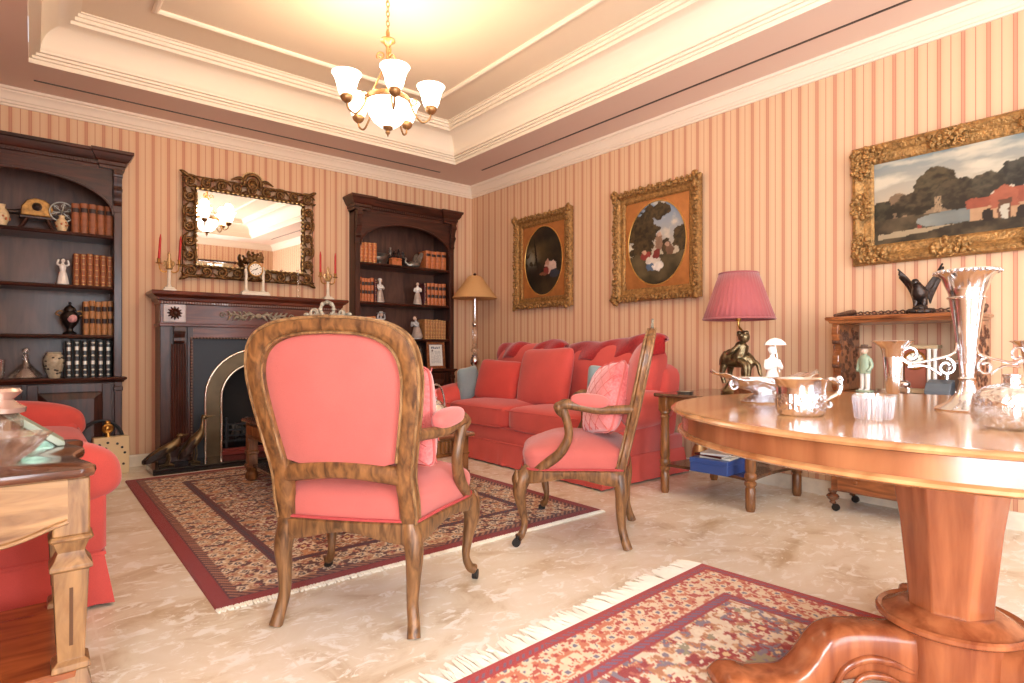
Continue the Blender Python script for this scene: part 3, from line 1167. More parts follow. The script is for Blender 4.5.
def make_book(w, h, d, leather, deco, seed=0):
    """upright book, spine facing -y, base at z = 0, centred on x"""
    rnd = random.Random(seed)
    me = MB()
    t = MB()
    t.box(-w / 2, .010, 0, -w / 2 + .003, d, h)
    t.box(w / 2 - .003, .010, 0, w / 2, d, h)
    # rounded spine with raised bands
    nz = [0, h]
    bands = [h * k for k in (.14, .32, .50, .68, .86)]

    def sp(u, v):
        a = PI * u
        return (-w / 2 * math.cos(a), .012 - .012 * math.sin(a), h * v)
    t.grid(sp, 10, 1)
    for z in bands:
        t.grid(lambda u, v: (-(w / 2 + .0005) * math.cos(PI * u), .012 - .0145 * math.sin(PI * u), z - .004 + .008 * v), 8, 1)
    cover = t
    pg = MB().box(-w / 2 + .003, .012, .004, w / 2 - .003, d - .004, h - .004)
    la = MB()
    if deco == 'labels':
        zs = ((.70, .84), (.34, .48))
    elif deco == 'label_one':
        zs = ((.70, .84),)
    elif deco == 'dots':
        zs = ()
        for k in (.07, .21, .59, .93):
            la.ball((0, -.0005, h * k), (w * .26, .004, h * .028), 8, 6)
        for k in (.40, .78):
            la.grid(lambda u, v: (-(w / 2 - .004) * math.cos(PI * (.12 + .76 * u)), .012 - .0135 * math.sin(PI * (.12 + .76 * u)), h * (k - .05 + .10 * v)), 6, 1)
    else:
        zs = ()
        for k in (.04, .14, .32, .5, .68, .86, .96):
            la.grid(lambda u, v: (-(w / 2 - .002) * math.cos(PI * (.05 + .9 * u)), .012 - .0152 * math.sin(PI * (.05 + .9 * u)), h * k - .0018 + .0036 * v), 6, 1)
    lab = []
    for (a, b) in zs:
        la = MB()
        lab.append(la)
        la.grid(lambda u, v: (-(w / 2) * math.cos(PI * (.02 + .96 * u)), .012 - .0138 * math.sin(PI * (.02 + .96 * u)), h * (a + (b - a) * v)), 6, 1)
    dm = {'labels': LABEL, 'label_one': LABEL, 'dots': SILV_T, 'gilt': GOLD_T}[deco]
    return cover, pg, (lab or [la]), leather, dm


def book_row(x0, x1, z, h, leather, deco, n, desc, group, y=None, d=.17, hv=.006):
    """n upright books, each an object with spine parts, all in one row"""
    y = BY + .055 if y is None else y
    x0, x1, h = x0 * KX, x1 * KX, h * KX
    w = (x1 - x0) / n
    proto = None
    for i in range(n):
        lab = '%s book from the left of %s' % (ORD[i], desc) if n > 1 else desc
        x = x0 + w * (i + .5)
        if proto is None:
            c, p, l, lm, dm = make_book(w * .95, h, d, leather, deco, i)
            proto = thing('book', lab, 'book', (x, y, z), 0, group)
            c.build('leather_cover', lm, proto, smooth=50)
            p.build('page_block', PAPER, proto, smooth=0)
            for q in l:
                q.build('spine_label' if dm is LABEL else 'spine_tooling', dm, proto, smooth=50)
            b = proto
        else:
            b = dup(proto, lab, (x, y + random.uniform(-.004, .004), z), 0, group)
        b.scale = (1, 1, 1 + random.uniform(-hv, hv) / h)


S1, S2, S3 = SHELVES
book_row(.232, .497, S3, .232, LEATHER, 'label_one', 5, 'brown leather row, top shelf, bookcase left of fireplace', 'brown books on top shelf of left bookcase')
book_row(.243, .495, S2, .245, LEATHER, 'gilt', 6, 'brown ribbed row beside white figurine, left bookcase', 'brown ribbed books beside the white figurine')
book_row(.305, .497, S1, .262, LEATHER_T, 'labels', 5, 'tan row with dark labels beside lidded urn', 'tan books beside the lidded urn')
book_row(.192, .49, TOPZ, .285, LEATHER_G, 'dots', 6, 'black row with silver spine ornaments, left bookcase', 'black books with silver spine ornaments')
book_row(2.53, 2.775, S3, .205, LEATHER_O, 'gilt', 5, 'russet row at left end, top shelf, bookcase by corner', 'russet books at the left of the top shelf, right bookcase')
book_row(3.36, 3.625, S3, .20, LEATHER_O, 'label_one', 4, 'russet row at right end, top shelf, bookcase by corner', 'russet books at the right of the top shelf, right bookcase')
book_row(2.53, 2.74, S2, .245, LEATHER_O, 'labels', 6, 'russet labelled row left of white-hooded figurine', 'russet books left of the hooded figurine')
book_row(2.742, 2.775, S2, .235, LEATHER_R, 'gilt', 1, 'thin maroon book between the russet row and the white-hooded figurine', None)
book_row(3.375, 3.625, S2, .245, LEATHER_O, 'labels', 5, 'russet labelled row right of lady in wide skirt', 'russet books right of the skirted lady')
book_row(3.335, 3.373, S2, .235, LEATHER_R, 'gilt', 1, 'thin maroon book right beside the lady in a wide skirt', None)
book_row(2.53, 2.765, S1, .225, LEATHER_O, 'gilt', 7, 'russet row left of figurine in blue-grey dress', 'russet books left of the blue-grey figurine')
book_row(3.345, 3.625, S1, .215, LEATHER_T, 'gilt', 8, 'tan row right of kneeling figurine', 'tan books right of the kneeling figurine')


# ------------------------------------------------------------------ ornaments
def figurine(name, label, loc, rz, h, skirt, body, head=None, hat=None, lean=0.0, arms='down', male=False, group=None, face=True, kneel=False):
    """small porcelain figure about h tall on a round base; faces -y"""
    t = thing(name, label, 'figurine', loc, rz, group)
    k = h / 1.0
    t.scale = (1.22, 1.22, 1.06)
    m = MB()
    m.lathe([(0, 0), (.15 * k, 0), (.16 * k, .02 * k), (.14 * k, .045 * k), (0, .05 * k)], 18)
    m.build('base', body, t)
    m = MB()

    def lx(z):
        return -lean * k * max(0, z - .3) ** 1.3
    if male:
        for s in (-1, 1):
            m.tube([(s * .055 * k, 0, .04 * k), (s * .05 * k, .01 * k, .22 * k), (s * .045 * k, 0, .46 * k)], [.035 * k, .042 * k, .055 * k], 8)
            m.ball((s * .058 * k, -.03 * k, .055 * k), (.035 * k, .06 * k, .025 * k), 8, 6)
        m.build('breeches', skirt, t, smooth=60)
        m = MB()
        prof = [(.10, .40), (.115, .46), (.09, .56), (.105, .70), (.10, .76), (.04, .80), (.036, .84)]
    elif kneel:
        prof = [(.17, .04), (.20, .10), (.16, .24), (.13, .36), (.095, .46), (.105, .56), (.10, .62), (.04, .66), (.035, .70)]
    else:
        prof = [(.17, .04), (.155, .12), (.135, .26), (.11, .40), (.075, .52), (.095, .64), (.10, .72), (.04, .78), (.034, .82)]
    if male:
        top = prof
    else:
        cut = 5
        lo = prof[:cut]
        n = 20
        kz = len(lo)
        m.grid(lambda u, v: (lo_at(lo, v)[0] * k * math.cos(2 * PI * u) * (1 + .05 * math.cos(9 * 2 * PI * u) * (1 - v)),
                             lx(lo_at(lo, v)[1]) + lo_at(lo, v)[0] * k * .85 * math.sin(2 * PI * u) * (1 + .05 * math.cos(9 * 2 * PI * u) * (1 - v)), lo_at(lo, v)[1] * k), 36, 8, cu=True)
        m.build('skirt', skirt, t, smooth=60)
        m = MB()
        top = prof[cut - 1:]
    for i in range(len(top) - 1):
        pass
    m.grid(lambda u, v: (lo_at(top, v)[0] * k * math.cos(2 * PI * u), lx(lo_at(top, v)[1]) + lo_at(top, v)[0] * k * .72 * math.sin(2 * PI * u), lo_at(top, v)[1] * k), 16, 10, cu=True)
    zs = top[2][1] if male else top[-3][1]
    zs = .72 if not kneel else .60
    for s in (-1, 1):
        y0 = lx(zs)
        if arms == 'down':
            P = [(s * .095 * k, y0, zs * k), (s * .135 * k, y0, (zs - .16) * k), (s * .10 * k, y0 - .07 * k, (zs - .27) * k)]
        elif arms == 'front':
            P = [(s * .095 * k, y0, zs * k), (s * .125 * k, y0 - .05 * k, (zs - .15) * k), (s * .03 * k, y0 - .15 * k, (zs - .10) * k)]
        elif arms == 'up':
            P = [(s * .095 * k, y0, zs * k), (s * .155 * k, y0 - .02 * k, (zs + .05) * k), (s * .12 * k, y0 - .03 * k, (zs + .2) * k)]
        else:   # pray
            P = [(s * .09 * k, y0, zs * k), (s * .10 * k, y0 - .1 * k, (zs - .12) * k), (s * .015 * k, y0 - .2 * k, (zs + .03) * k)]
        m.tube(smooth_path(P, 4), [.036 * k] * 4 + [.03 * k] * 4 + [.024 * k], 8)
    m.build('torso', body, t, smooth=60)
    zh = .895 if not kneel else .775
    y0 = lx(zh) - .012 * k
    m = MB().ball((0, y0, zh * k), (.06 * k, .068 * k, .078 * k), 14, 10)
    m.ball((0, y0 - .066 * k, (zh - .01) * k), (.012 * k, .016 * k, .018 * k), 6, 4)
    m.build('head', head or SKIN, t, smooth=60)
    if hat == 'hair':
        m = MB().ball((0, y0 + .018 * k, (zh + .02) * k), (.066 * k, .066 * k, .07 * k), 12, 8)
        m.ball((0, y0 + .07 * k, (zh + .01) * k), (.035 * k, .03 * k, .035 * k), 8, 6)
        m.build('hair', HAIR, t, smooth=60)
    elif hat == 'hood':
        m = MB()
        m.grid(lambda u, v: ((.075 + .05 * v) * k * math.sin(2 * PI * u * .86 + .22 * PI * 2), y0 + .015 * k + (.075 + .05 * v) * k * math.cos(2 * PI * u * .86 + PI * .14 + PI * 0), (zh + .05 - .26 * v) * k), 20, 6)
        m.ball((0, y0 + .015 * k, (zh + .045) * k), (.078 * k, .075 * k, .06 * k), 12, 8)
        m.build('hood', body, t, smooth=60)
    elif hat == 'brim':
        m = MB().lathe([(.15 * k, -.01 * k), (.155 * k, 0), (.07 * k, .02 * k), (.055 * k, .06 * k), (0, .07 * k)], 18, (0, y0, (zh + .055) * k))
        m.build('hat', body, t, smooth=50)
    elif hat == 'tricorne':
        m = MB().lathe([(.0, -.01 * k), (.11 * k, 0), (.12 * k, .035 * k), (.06 * k, .03 * k), (.055 * k, .075 * k), (0, .085 * k)], 18, (0, y0, (zh + .05) * k), lobe=lambda a, z: 1 + .18 * math.cos(3 * a))
        m.build('hat', HAIR, t, smooth=50)
    elif hat == 'parasol':
        m = MB()
        m.tube([(.09 * k, y0 - .05 * k, .5 * k), (.03 * k, y0, 1.08 * k)], .010 * k, 6)
        m.lathe([(.165 * k, -.06 * k), (.145 * k, -.01 * k), (.085 * k, .05 * k), (.0, .08 * k)], 24, (.04 * k, y0, 1.06 * k), lobe=lambda a, z: 1 + .05 * math.cos(8 * a))
        m.build('parasol', body, t, smooth=50)
        m = MB().ball((0, y0 + .018 * k, (zh + .025) * k), (.066 * k, .066 * k, .066 * k), 12, 8)
        m.build('hair', body, t, smooth=60)
    return t


def lo_at(p, v):
    x = v * (len(p) - 1)
    i = min(int(x), len(p) - 2)
    f = x - i
    return (p[i][0] * (1 - f) + p[i + 1][0] * f, p[i][1] * (1 - f) + p[i + 1][1] * f)


# left bookcase, top shelf
def small_vase(label, loc, mat=PORC_C, h=.12, r=.042):
    t = thing('vase', label, 'vase', loc)
    m = MB().lathe([(0, 0), (r * .6, 0), (r * .62, h * .05), (r * .9, h * .3), (r, h * .52), (r * .75, h * .72), (r * .42, h * .84), (r * .5, h * .97), (r * .55, h), (r * .42, h * .99), (r * .35, h * .85), (0, h * .8)], 20)
    m.build('body', mat, t, smooth=60)
    m = MB()
    rnd = random.Random(h * 1000 + loc[0] * 77)
    for i in range(12):
        a, z = rnd.uniform(0, 2 * PI), h * rnd.uniform(.3, .66)
        m.ball((r * .95 * math.cos(a), r * .95 * math.sin(a), z), (.008, .008, .009), 6, 4)
    m.build('painted_flowers', LEATHER_O, t, smooth=60)
    return t


small_vase('small cream vase with russet flowers beside the brown books, right of the bellows', (0.184, BY + .09, S3), h=.13)
small_vase('small cream vase left of the bellows, cut by the edge of the photo', (-0.180, BY + .09, S3), h=.165, r=.05)

# mechanical bellows with a spoked wheel
t = thing('mechanical_bellows', 'antique brass and wood mechanical bellows with spoked wheel on the top shelf', 'bellows', (0.021, BY + .17, S3))
m = MB()
m.tube(smooth_path([(-.23, 0, .13), (-.12, 0, .135), (-.05, 0, .14)], 5), lerp_list([.016, .02, .034], 11), 10)
m.build('nozzle', BRONZE_D, t)
m = MB()
prof = [(-.09, .115), (.10, .115), (.115, .15), (.105, .20), (.06, .245), (0, .255), (-.05, .235), (-.085, .185)]
m.prism(prof, -.035, .035)
m.build('casing', plain('aged_brass', (150, 110, 56), rough=.35, metal=.6, var=.5, vscale=30), t, smooth=20, bevel=.006)
m = MB()
m.lathe([(0, 0), (.03, 0), (.032, .008), (.02, .012), (.012, .02), (0, .024)], 20)
m.build('boss', BRONZE_D, t, loc=(.01, -.035, .185), rot=(PI / 2, 0, 0))
m = MB()
m.box(-.10, -.04, .09, .12, .04, .115, .006)
for s in (-1, 1):
    for q in (-1, 1):
        m.tube([(s * .06 + .01, q * .03, .095), (s * .11 + .01, q * .05, .0)], .012, 8)
m.build('stand', W_dark, t)
m = MB()
c = (.165, 0, .165)
ring = [(c[0] + .078 * math.cos(a), -.045, c[2] + .078 * math.sin(a)) for a in np.linspace(0, 2 * PI, 28, endpoint=False)]
m.tube(ring, .006, 6, closed=True)
for i in range(6):
    a = i * PI / 3 + .3
    m.tube([(c[0], -.045, c[2]), (c[0] + .078 * math.cos(a), -.045, c[2] + .078 * math.sin(a))], .0045, 6)
    m.tube([(c[0] + .05 * math.cos(a) + .014 * math.cos(b), -.045, c[2] + .05 * math.sin(a) + .014 * math.sin(b)) for b in np.linspace(0, 2 * PI, 10, endpoint=False)], .003, 5, closed=True)
m.ball((c[0], -.045, c[2]), .014)
m.tube([(c[0], -.05, c[2]), (c[0] - .05, -.0, c[2])], .006, 6)
m.build('wheel', PEWTER, t)

figurine('figurine', 'white porcelain figurine holding a bundle beside the brown ribbed books, left bookcase', (0.190, BY + .09, S2), 0.3, .205, PORC, PORC, PORC, 'hair', arms='up')

t = thing('lidded_urn', 'dark lidded urn with pink flower panel beside the tan books', 'urn', (0.235, BY + .10, S1))
m = MB().lathe([(0, 0), (.045, 0), (.047, .012), (.024, .03), (.022, .05), (.05, .09), (.066, .135), (.064, .16), (.038, .185), (.036, .19)], 24)
m.build('body', BLACK, t, smooth=50)
m = MB().lathe([(.042, .19), (.044, .198), (.03, .222), (.01, .235), (.008, .245), (.013, .255), (0, .266)], 20)
m.build('lid', BRONZE_D, t, smooth=50)
m = MB()
m.ball((.012, -.052, .13), (.034, .018, .035), 12, 8)
m.build('flower_panel', plain('pink_flower_panel', (206, 150, 152), rough=.35, var=.5, vscale=45), t)
m = MB()
for s in (-1, 1):
    m.tube(smooth_path([(s * .062, 0, .15), (s * .088, 0, .165), (s * .07, 0, .19), (s * .045, 0, .185)], 4), .006, 6)
m.build('handle', GILT, t)

t = thing('decanter', 'clear glass ship decanter with ball stopper on the bookcase counter', 'decanter', (-0.037, BY + .10, TOPZ))
m = MB().lathe([(0, .002), (.095, 0), (.112, .012), (.10, .035), (.055, .085), (.022, .125), (.018, .165), (.026, .178), (.022, .18), (.013, .165), (.016, .125), (.045, .085), (.088, .035), (.095, .014), (0, .012)], 24)
m.build('body', GLASS, t, smooth=60)
m = MB().lathe([(.008, 0), (.01, .02), (.02, .03), (.024, .045), (.018, .062), (0, .068)], 16)
m.build('stopper', GLASS, t, loc=(0, 0, .172))
t = thing('glass_tumbler', 'cut glass vessel at the photo edge, left of the ship decanter', 'glass', (-0.204, BY + .09, TOPZ))
m = MB().lathe([(0, 0), (.035, 0), (.045, .02), (.05, .15), (.047, .15), (.04, .02), (0, .015)], 20)
m.build('bowl', GLASS, t)

t = thing('ginger_jar', 'round vase with grey leaf pattern beside the black books', 'vase', (0.136, BY + .10, TOPZ))
m = MB().lathe([(0, 0), (.036, 0), (.038, .012), (.05, .05), (.066, .11), (.068, .145), (.055, .18), (.046, .19), (.05, .205), (.046, .205), (.04, .19), (0, .18)], 24)
m.build('body', plain('crackle_ceramic', (186, 174, 150), rough=.3, var=.3, vscale=30), t, smooth=50)
m = MB()
rnd = random.Random(4)
for i in range(34):
    a, z = rnd.uniform(0, 2 * PI), rnd.uniform(.03, .185)
    r = np.interp(z, [0, .05, .11, .145, .18, .2], [.036, .05, .066, .068, .055, .046])
    m.ball((r * math.cos(a), r * math.sin(a), z), (.011, .011, .008), 6, 4)
m.build('leaf_pattern', plain('dark_leaf', (74, 66, 60), rough=.4), t)

# right bookcase ornaments
def xr(x):
    return x


t = thing('sauce_boat', 'grey metal sauce boat beside the russet books, top shelf of right bookcase', 'sauce boat', (2.960, BY + .12, S3))
m = MB()
m.grid(lambda u, v: ((.075 * v ** .5) * math.cos(2 * PI * u) * (1.15 if math.cos(2 * PI * u) > 0 else 1), .042 * v ** .5 * math.sin(2 * PI * u), .03 + .055 * v ** 1.5 + .012 * max(0, math.cos(2 * PI * u)) * v), 24, 8, cu=True)
m.lathe([(.03, 0), (.032, .006), (.012, .02), (.016, .035)], 16)
o = m.build('bowl', PEWTER, t, smooth=60)
o.modifiers.new('wall', 'SOLIDIFY').thickness = .003
t = thing('pewter_dish', 'flat pewter dish with tall rim propped behind the sauce boat', 'dish', (2.992, BY + .22, S3))
m = MB().lathe([(0, 0), (.07, 0), (.08, .012), (.10, .10), (.125, .125), (.122, .13), (.094, .105), (.074, .016), (0, .008)], 24, sx=1.2)
m.build('body', PEWTER, t, smooth=50)
t = thing('model_cannon', 'dark bronze ornament with finials standing behind the wooden casket', 'ornament', (3.201, BY + .235, S3))
m = MB()
m.box(-.10, -.025, 0, .12, .025, .10, .008)
m.box(-.13, -.02, .10, .13, .02, .125, .006)
m.build('plinth', BRONZE_D, t)
for x, h in ((-.05, .11), (.0, .075), (.055, .1), (.11, .07)):
    m = MB().lathe([(.016, 0), (.010, h * .2), (.02, h * .5), (.008, h * .75), (.011, h * .88), (0, h)], 10)
    m.build('finial', PEWTER if x in (-.05, .11) else BRONZE_D, t, loc=(x, 0, .125))
t = thing('wooden_casket', 'small orange-brown wooden casket on the top shelf of the right bookcase', 'box', (3.148, BY + .11, S3))
m = MB().box(-.06, -.04, 0, .06, .04, .065, .004)
m.build('body', LEATHER_O, t)
m = MB().box(-.063, -.043, .065, .063, .043, .088, .008)
m.build('lid', LEATHER_O, t)
m = MB().box(-.008, -.046, .05, .008, -.04, .072, .002)
m.build('clasp', BRASS, t)
t = thing('swan_ornament', 'grey metal swan ornament with raised wings on the top shelf', 'ornament', (3.384, BY + .12, S3))
m = MB()
m.tube(smooth_path([(-.09, 0, .035), (-.05, 0, .03), (.0, 0, .04), (.05, 0, .05), (.075, 0, .085)], 5), lerp_list([.01, .036, .045, .038, .01], 21), 10)
m.tube(smooth_path([(-.07, 0, .035), (-.105, 0, .06), (-.095, 0, .095), (-.115, 0, .105)], 5), lerp_list([.02, .013, .012, .01], 16), 8)
m.build('body', PEWTER, t, smooth=60)
for s in (-1, 1):
    m = MB()
    m.grid(lambda u, v: (.0 + .075 * u + .025 * v, s * (.03 + .03 * v), .05 + (.11 + .05 * math.sin(PI * u)) * v * (.55 + .45 * u)), 8, 8)
    o = m.build('wing', PEWTER, t, smooth=60)
    o.modifiers.new('wall', 'SOLIDIFY').thickness = .006

figurine('figurine', 'white-hooded porcelain figurine on the middle shelf of the right bookcase', (2.955, BY + .10, S2), 0.3, .255, PORC_T, PORC, SKIN, 'hood', arms='front')
figurine('figurine', 'porcelain lady in a wide taupe skirt on the middle shelf, right bookcase', (3.426, BY + .10, S2), -0.4, .25, PORC_T, PORC, SKIN, 'hair', arms='front')
figurine('figurine', 'porcelain lady in blue-grey dress and wide hat on the lower shelf', (2.965, BY + .10, S1), 0.3, .28, PORC_B, PORC_G, SKIN, 'brim', arms='up')
figurine('figurine', 'kneeling porcelain figurine with praying hands beside the tan books', (3.420, BY + .10, S1), -1.2, .29, PORC_T, PORC_G, SKIN, 'hair', arms='pray', kneel=True, lean=.25)

t = thing('picture_frame', 'wood-framed certificate standing on the counter of the right bookcase', 'picture frame', (3.638, BY + .03, TOPZ + .002))
t.rotation_euler = (-.10, 0, 0)
m = MB()
w, h, b = .245, .315, .034
for (x0, z0, x1, z1) in ((-w / 2, 0, w / 2, b), (-w / 2, h - b, w / 2, h), (-w / 2, b, -w / 2 + b, h - b), (w / 2 - b, b, w / 2, h - b)):
    m.box(x0, -.012, z0, x1, .008, z1, .004)
m.build('frame', W_desk, t)
MB().box(-w / 2 + .01, .006, .01, w / 2 - .01, .012, h - .01).build('backing_board', W_dark, t)


def cert(a, b):
    out = np.ones(a.shape + (3,)) * L((232, 230, 224))
    line = ((b * 22) % 1 < .38) & (b > .14) & (b < .70) & (np.abs(a - .5) < .36) & (vnoise(a * 40, np.floor(b * 22) * 3.1, 3) > .35)
    out[line] = L((150, 152, 160))
    head = (b > .8) & (b < .9) & (np.abs(a - .5) < .33) & (vnoise(a * 30, b * 10, 8) > .4)
    out[head] = L((96, 104, 128))
    seal = np.hypot((a - .25) * .18, (b - .72) * .25) < .012
    out[seal] = L((120, 110, 110))
    return out


o = colour_panel('certificate', w - 2 * b + .004, h - 2 * b + .004, .0022, cert, PAINTM, t)
o.location = (0, -.002, h / 2)
t = thing('candlestick', 'small silver candlestick left of the framed certificate', 'candlestick', (3.337, BY + .12, TOPZ + .125))
m = MB().lathe([(0, 0), (.035, 0), (.035, .006), (.012, .015), (.01, .06), (.018, .07), (.01, .08), (.014, .10), (.022, .104), (.012, .108), (0, .1)], 16)
m.build('stem', SILVER, t, smooth=50)
t = thing('wooden_casket', 'red-brown box standing under the silver candlestick in the right bookcase', 'box', (3.316, BY + .13, TOPZ))
MB().box(-.09, -.06, 0, .09, .06, .095, .004).build('body', LEATHER_O, t)
MB().box(-.093, -.063, .095, .093, .063, .125, .006).build('lid', LEATHER_O, t)
t = thing('vase', 'tall dark vase between the candlestick and the framed certificate', 'vase', (3.488, BY + .14, TOPZ))
m = MB().lathe([(0, 0), (.04, 0), (.05, .05), (.055, .14), (.04, .2), (.025, .23), (.035, .26), (.03, .26), (.02, .23), (0, .22)], 20)
m.build('body', BRONZE_D, t, smooth=50)

# ------------------------------------------------------------------ fireplace
FX, FY = 1.61, 5.65
t = thing('fireplace_mantel', 'carved dark mahogany fireplace surround with deep mantel shelf on the back wall', 'fireplace', (FX, FY, 0))
hw = .78
bk = YB - FY
m = MB()
pf = [(0, 1.385), (.01, 1.39), (.014, 1.41), (.026, 1.418), (.03, 1.44), (.05, 1.452), (.058, 1.462), (.068, 1.466), (.072, 1.486), (.066, 1.495)]
m.wrap_mould(pf, -hw, hw, 0, bk)
sh = m.build('mantel_shelf', W_mantel, t, smooth=25)
m = MB()
n = 74
for i in range(n):
    x = -hw + .012 + (2 * hw - .024) * i / (n - 1)
    m.box(x - .006, -.022, 1.39, x + .006, -.004, 1.408)
m.build('dentil_moulding', plain('worn_dentils', (120, 92, 80), rough=.35, coat=.4), sh, smooth=0)
m = MB()
m.box(-hw, .005, 1.20, hw, bk, 1.39, .003)
m.box(-hw - .012, -.014, 1.195, hw + .012, bk, 1.222, .006)
m.build('frieze', W_mantel, t)
for s in (-1, 1):
    m = MB()
    x0 = s * (hw - .105)
    m.box(x0 - .085, -.010, 1.232, x0 + .085, .01, 1.385, .006)
    ro = m.build('rosette_block', plain('pale_rosette_panel', (200, 190, 190), rough=.35, coat=.3, var=.25, vscale=9) if s < 0 else plain('rosette_panel', (112, 78, 66), rough=.35, coat=.3), t)  # left block pale and mottled, right block plain brown
    m = MB()
    for i in range(12):
        a = 2 * PI * i / 12
        m.tube([(x0 + .01 * math.cos(a), -.018, 1.31 + .01 * math.sin(a)), (x0 + .034 * math.cos(a), -.026, 1.31 + .034 * math.sin(a)), (x0 + .056 * math.cos(a), -.012, 1.31 + .056 * math.sin(a))], [.005, .011, .004], 6)
    m.ball((x0, -.022, 1.31), (.016, .012, .016), 10, 6)
    m.build('rosette', W_dark, ro)
# carved ribbon and leaf spray in the middle of the frieze
m = MB()
for s in (-1, 1):
    m.tube(smooth_path([(s * .02, -.004, 1.30), (s * .08, -.012, 1.325), (s * .14, -.006, 1.30), (s * .2, -.012, 1.315), (s * .26, -.004, 1.30)], 5), lerp_list([.014, .012, .010, .004], 21), 6)
    for k in range(5):
        x = s * (.05 + .045 * k)
        m.ball((x, -.012, 1.295 + .02 * math.sin(k * 2)), (.020, .012, .012), 8, 6)
        m.tube([(x, -.008, 1.30), (x + s * .02, -.014, 1.335), (x + s * .035, -.006, 1.345)], [.008, .009, .003], 6)
        m.tube([(x, -.008, 1.30), (x + s * .02, -.014, 1.275), (x + s * .035, -.006, 1.262)], [.008, .009, .003], 6)
    m.tube(scroll((s * .30, 1.305), .028, .006, 1.2, 0, d=-.006, n=18), .005, 5)
m.ball((0, -.016, 1.305), (.03, .018, .026), 10, 8)
m.build('carved_spray', W_worn_highlit, t)
for s in (-1, 1):
    m = MB()
    a, b = s * hw, s * (hw - .075)
    m.box(a, .006, .0, b, bk, 1.20, .004)
    # fluted inner pilaster
    c0, c1 = min(b, s * (hw - .20)), max(b, s * (hw - .20))
    m.box(c0, .016, .16, c1, bk, 1.20)
    for i in range(6):
        x = c0 + .014 + (c1 - c0 - .028) * i / 5
        m.tube([(x, .014, .2), (x, .014, 1.05)], .0085, 8)
    m.box(s * (hw - .2), .004, 0, s * (hw - .25), bk, 1.2, .004)
    p = m.build('pilaster', W_dark, t)
    m = MB()
    m.box(s * (hw + .012), -.022, .05, s * (hw - .21), .02, .17, .008)
    m.box(s * (hw + .02), -.03, .05, s * (hw - .22), .02, .085, .004)
    m.box(s * (hw + .006), -.014, .17, s * (hw - .205), .02, .2, .008)
    m.build('plinth', W_dark, p)
    m = MB()
    xc = s * (hw - .137)
    m.prism([(0.016, 1.195), (-.045, 1.195), (-.05, 1.17), (-.042, 1.13), (-.026, 1.10), (-.028, 1.075), (-.012, 1.055), (.016, 1.05)], xc - .04, xc + .04, 'yz')
    m.tube([(xc - .043, -.03, 1.155), (xc + .043, -.03, 1.155)], .018, 12)
    m.build('corbel', W_dark, p, smooth=30)
m = MB()
m.box(-hw + .2, .006, 1.105, hw - .2, bk, 1.2, .003)
m.build('lintel', W_mantel, t)
m = MB()
ow, oz = .548, 1.1
m.tube([(-ow, .004, .05), (-ow, .004, oz), (ow, .004, oz), (ow, .004, .05)], .011, 8)
m.build('opening_moulding', W_dark, t)
m = MB()
pts = [(-ow - .0, z) for z in np.arange(.08, oz, .026)] + [(x, oz) for x in np.arange(-ow, ow, .026)] + [(ow, z) for z in np.arange(.08, oz, .026)]
for (x, z) in pts:
    m.ball((x, -.008, z), (.0085, .006, .0085), 6, 4)
m.build('bead_trim', plain('worn_beads', (130, 104, 90), rough=.35, metal=.2), t)

# cast iron arched insert
t = thing('fireplace_insert', 'black cast-iron arched fireplace insert with brass bands inside the mahogany surround', 'fireplace insert', (FX, FY + .05, 0))
R1, R2, ZS = .43, .30, .57


def arch_ring(r_in, r_out, y0, y1, zb, n=24):
    m = MB()
    pts_o = [(-r_out, zb)] + [(r_out * math.cos(a), ZS + r_out * math.sin(a)) for a in np.linspace(PI, 0, n)] + [(r_out, zb)]
    pts_i = [(-r_in, zb)] + [(r_in * math.cos(a), ZS + r_in * math.sin(a)) for a in np.linspace(PI, 0, n)] + [(r_in, zb)]
    v, f = [], []
    for (a, b) in zip(pts_o, pts_i):
        v += [(a[0], y0, a[1]), (b[0], y0, b[1]), (b[0], y1, b[1]), (a[0], y1, a[1])]
    for i in range(len(pts_o) - 1):
        for k in range(4):
            l = (k + 1) % 4
            f.append((i * 4 + k, i * 4 + l, i * 4 + 4 + l, i * 4 + 4 + k))
    return m.add(v, f)


m = MB()
ca_ = math.atan2(oz + .01 - ZS, ow + .01)
angs = sorted(list(np.linspace(PI, 0, 24)) + [ca_, PI - ca_], reverse=True)
pts = [(-R1, .05)] + [(R1 * math.cos(a), ZS + R1 * math.sin(a)) for a in angs] + [(R1, .05)]
v, f = [], []
for (x, z) in pts:
    s = max(abs(x) / (ow + .01), (z - 0) / (oz + .01), 1e-3)
    # matching point on the outer rectangle
    if z <= ZS:
        q = (math.copysign(ow + .01, x), z)
    else:
        dx, dz = x, z - ZS
        k = min((ow + .01) / abs(dx) if abs(dx) > 1e-6 else 1e9, (oz + .01 - ZS) / dz if dz > 1e-6 else 1e9)
        q = (dx * k, ZS + dz * k)
    v += [(x, 0, z), (q[0], 0, q[1])]
for i in range(len(pts) - 1):
    f.append((i * 2, i * 2 + 1, i * 2 + 3, i * 2 + 2))
m.add(v, f)
m.build('iron_plate', IRON, t, smooth=0)
arch_ring(R2 + .012, R1 - .012, -.004, .04, .05).build('arched_band', plain('dull_brass', (96, 82, 62), rough=.4, metal=.7, var=.2, vscale=8), t, smooth=20)
for r in (R1, R2):
    m = MB()
    m.tube([(-r, -.006, .05)] + [(r * math.cos(a), -.006, ZS + r * math.sin(a)) for a in np.linspace(PI, 0, 28)] + [(r, -.006, .05)], .012, 8)
    m.build('polished_rim', plain('polished_steel_%d' % int(r * 100), (214, 204, 188), rough=.2, metal=.9), t, smooth=50)
m = MB()
m.box(-.44, .19, .05, .44, .2, 1.02)
m.box(-.44, .042, .05, -.42, .2, 1.02)
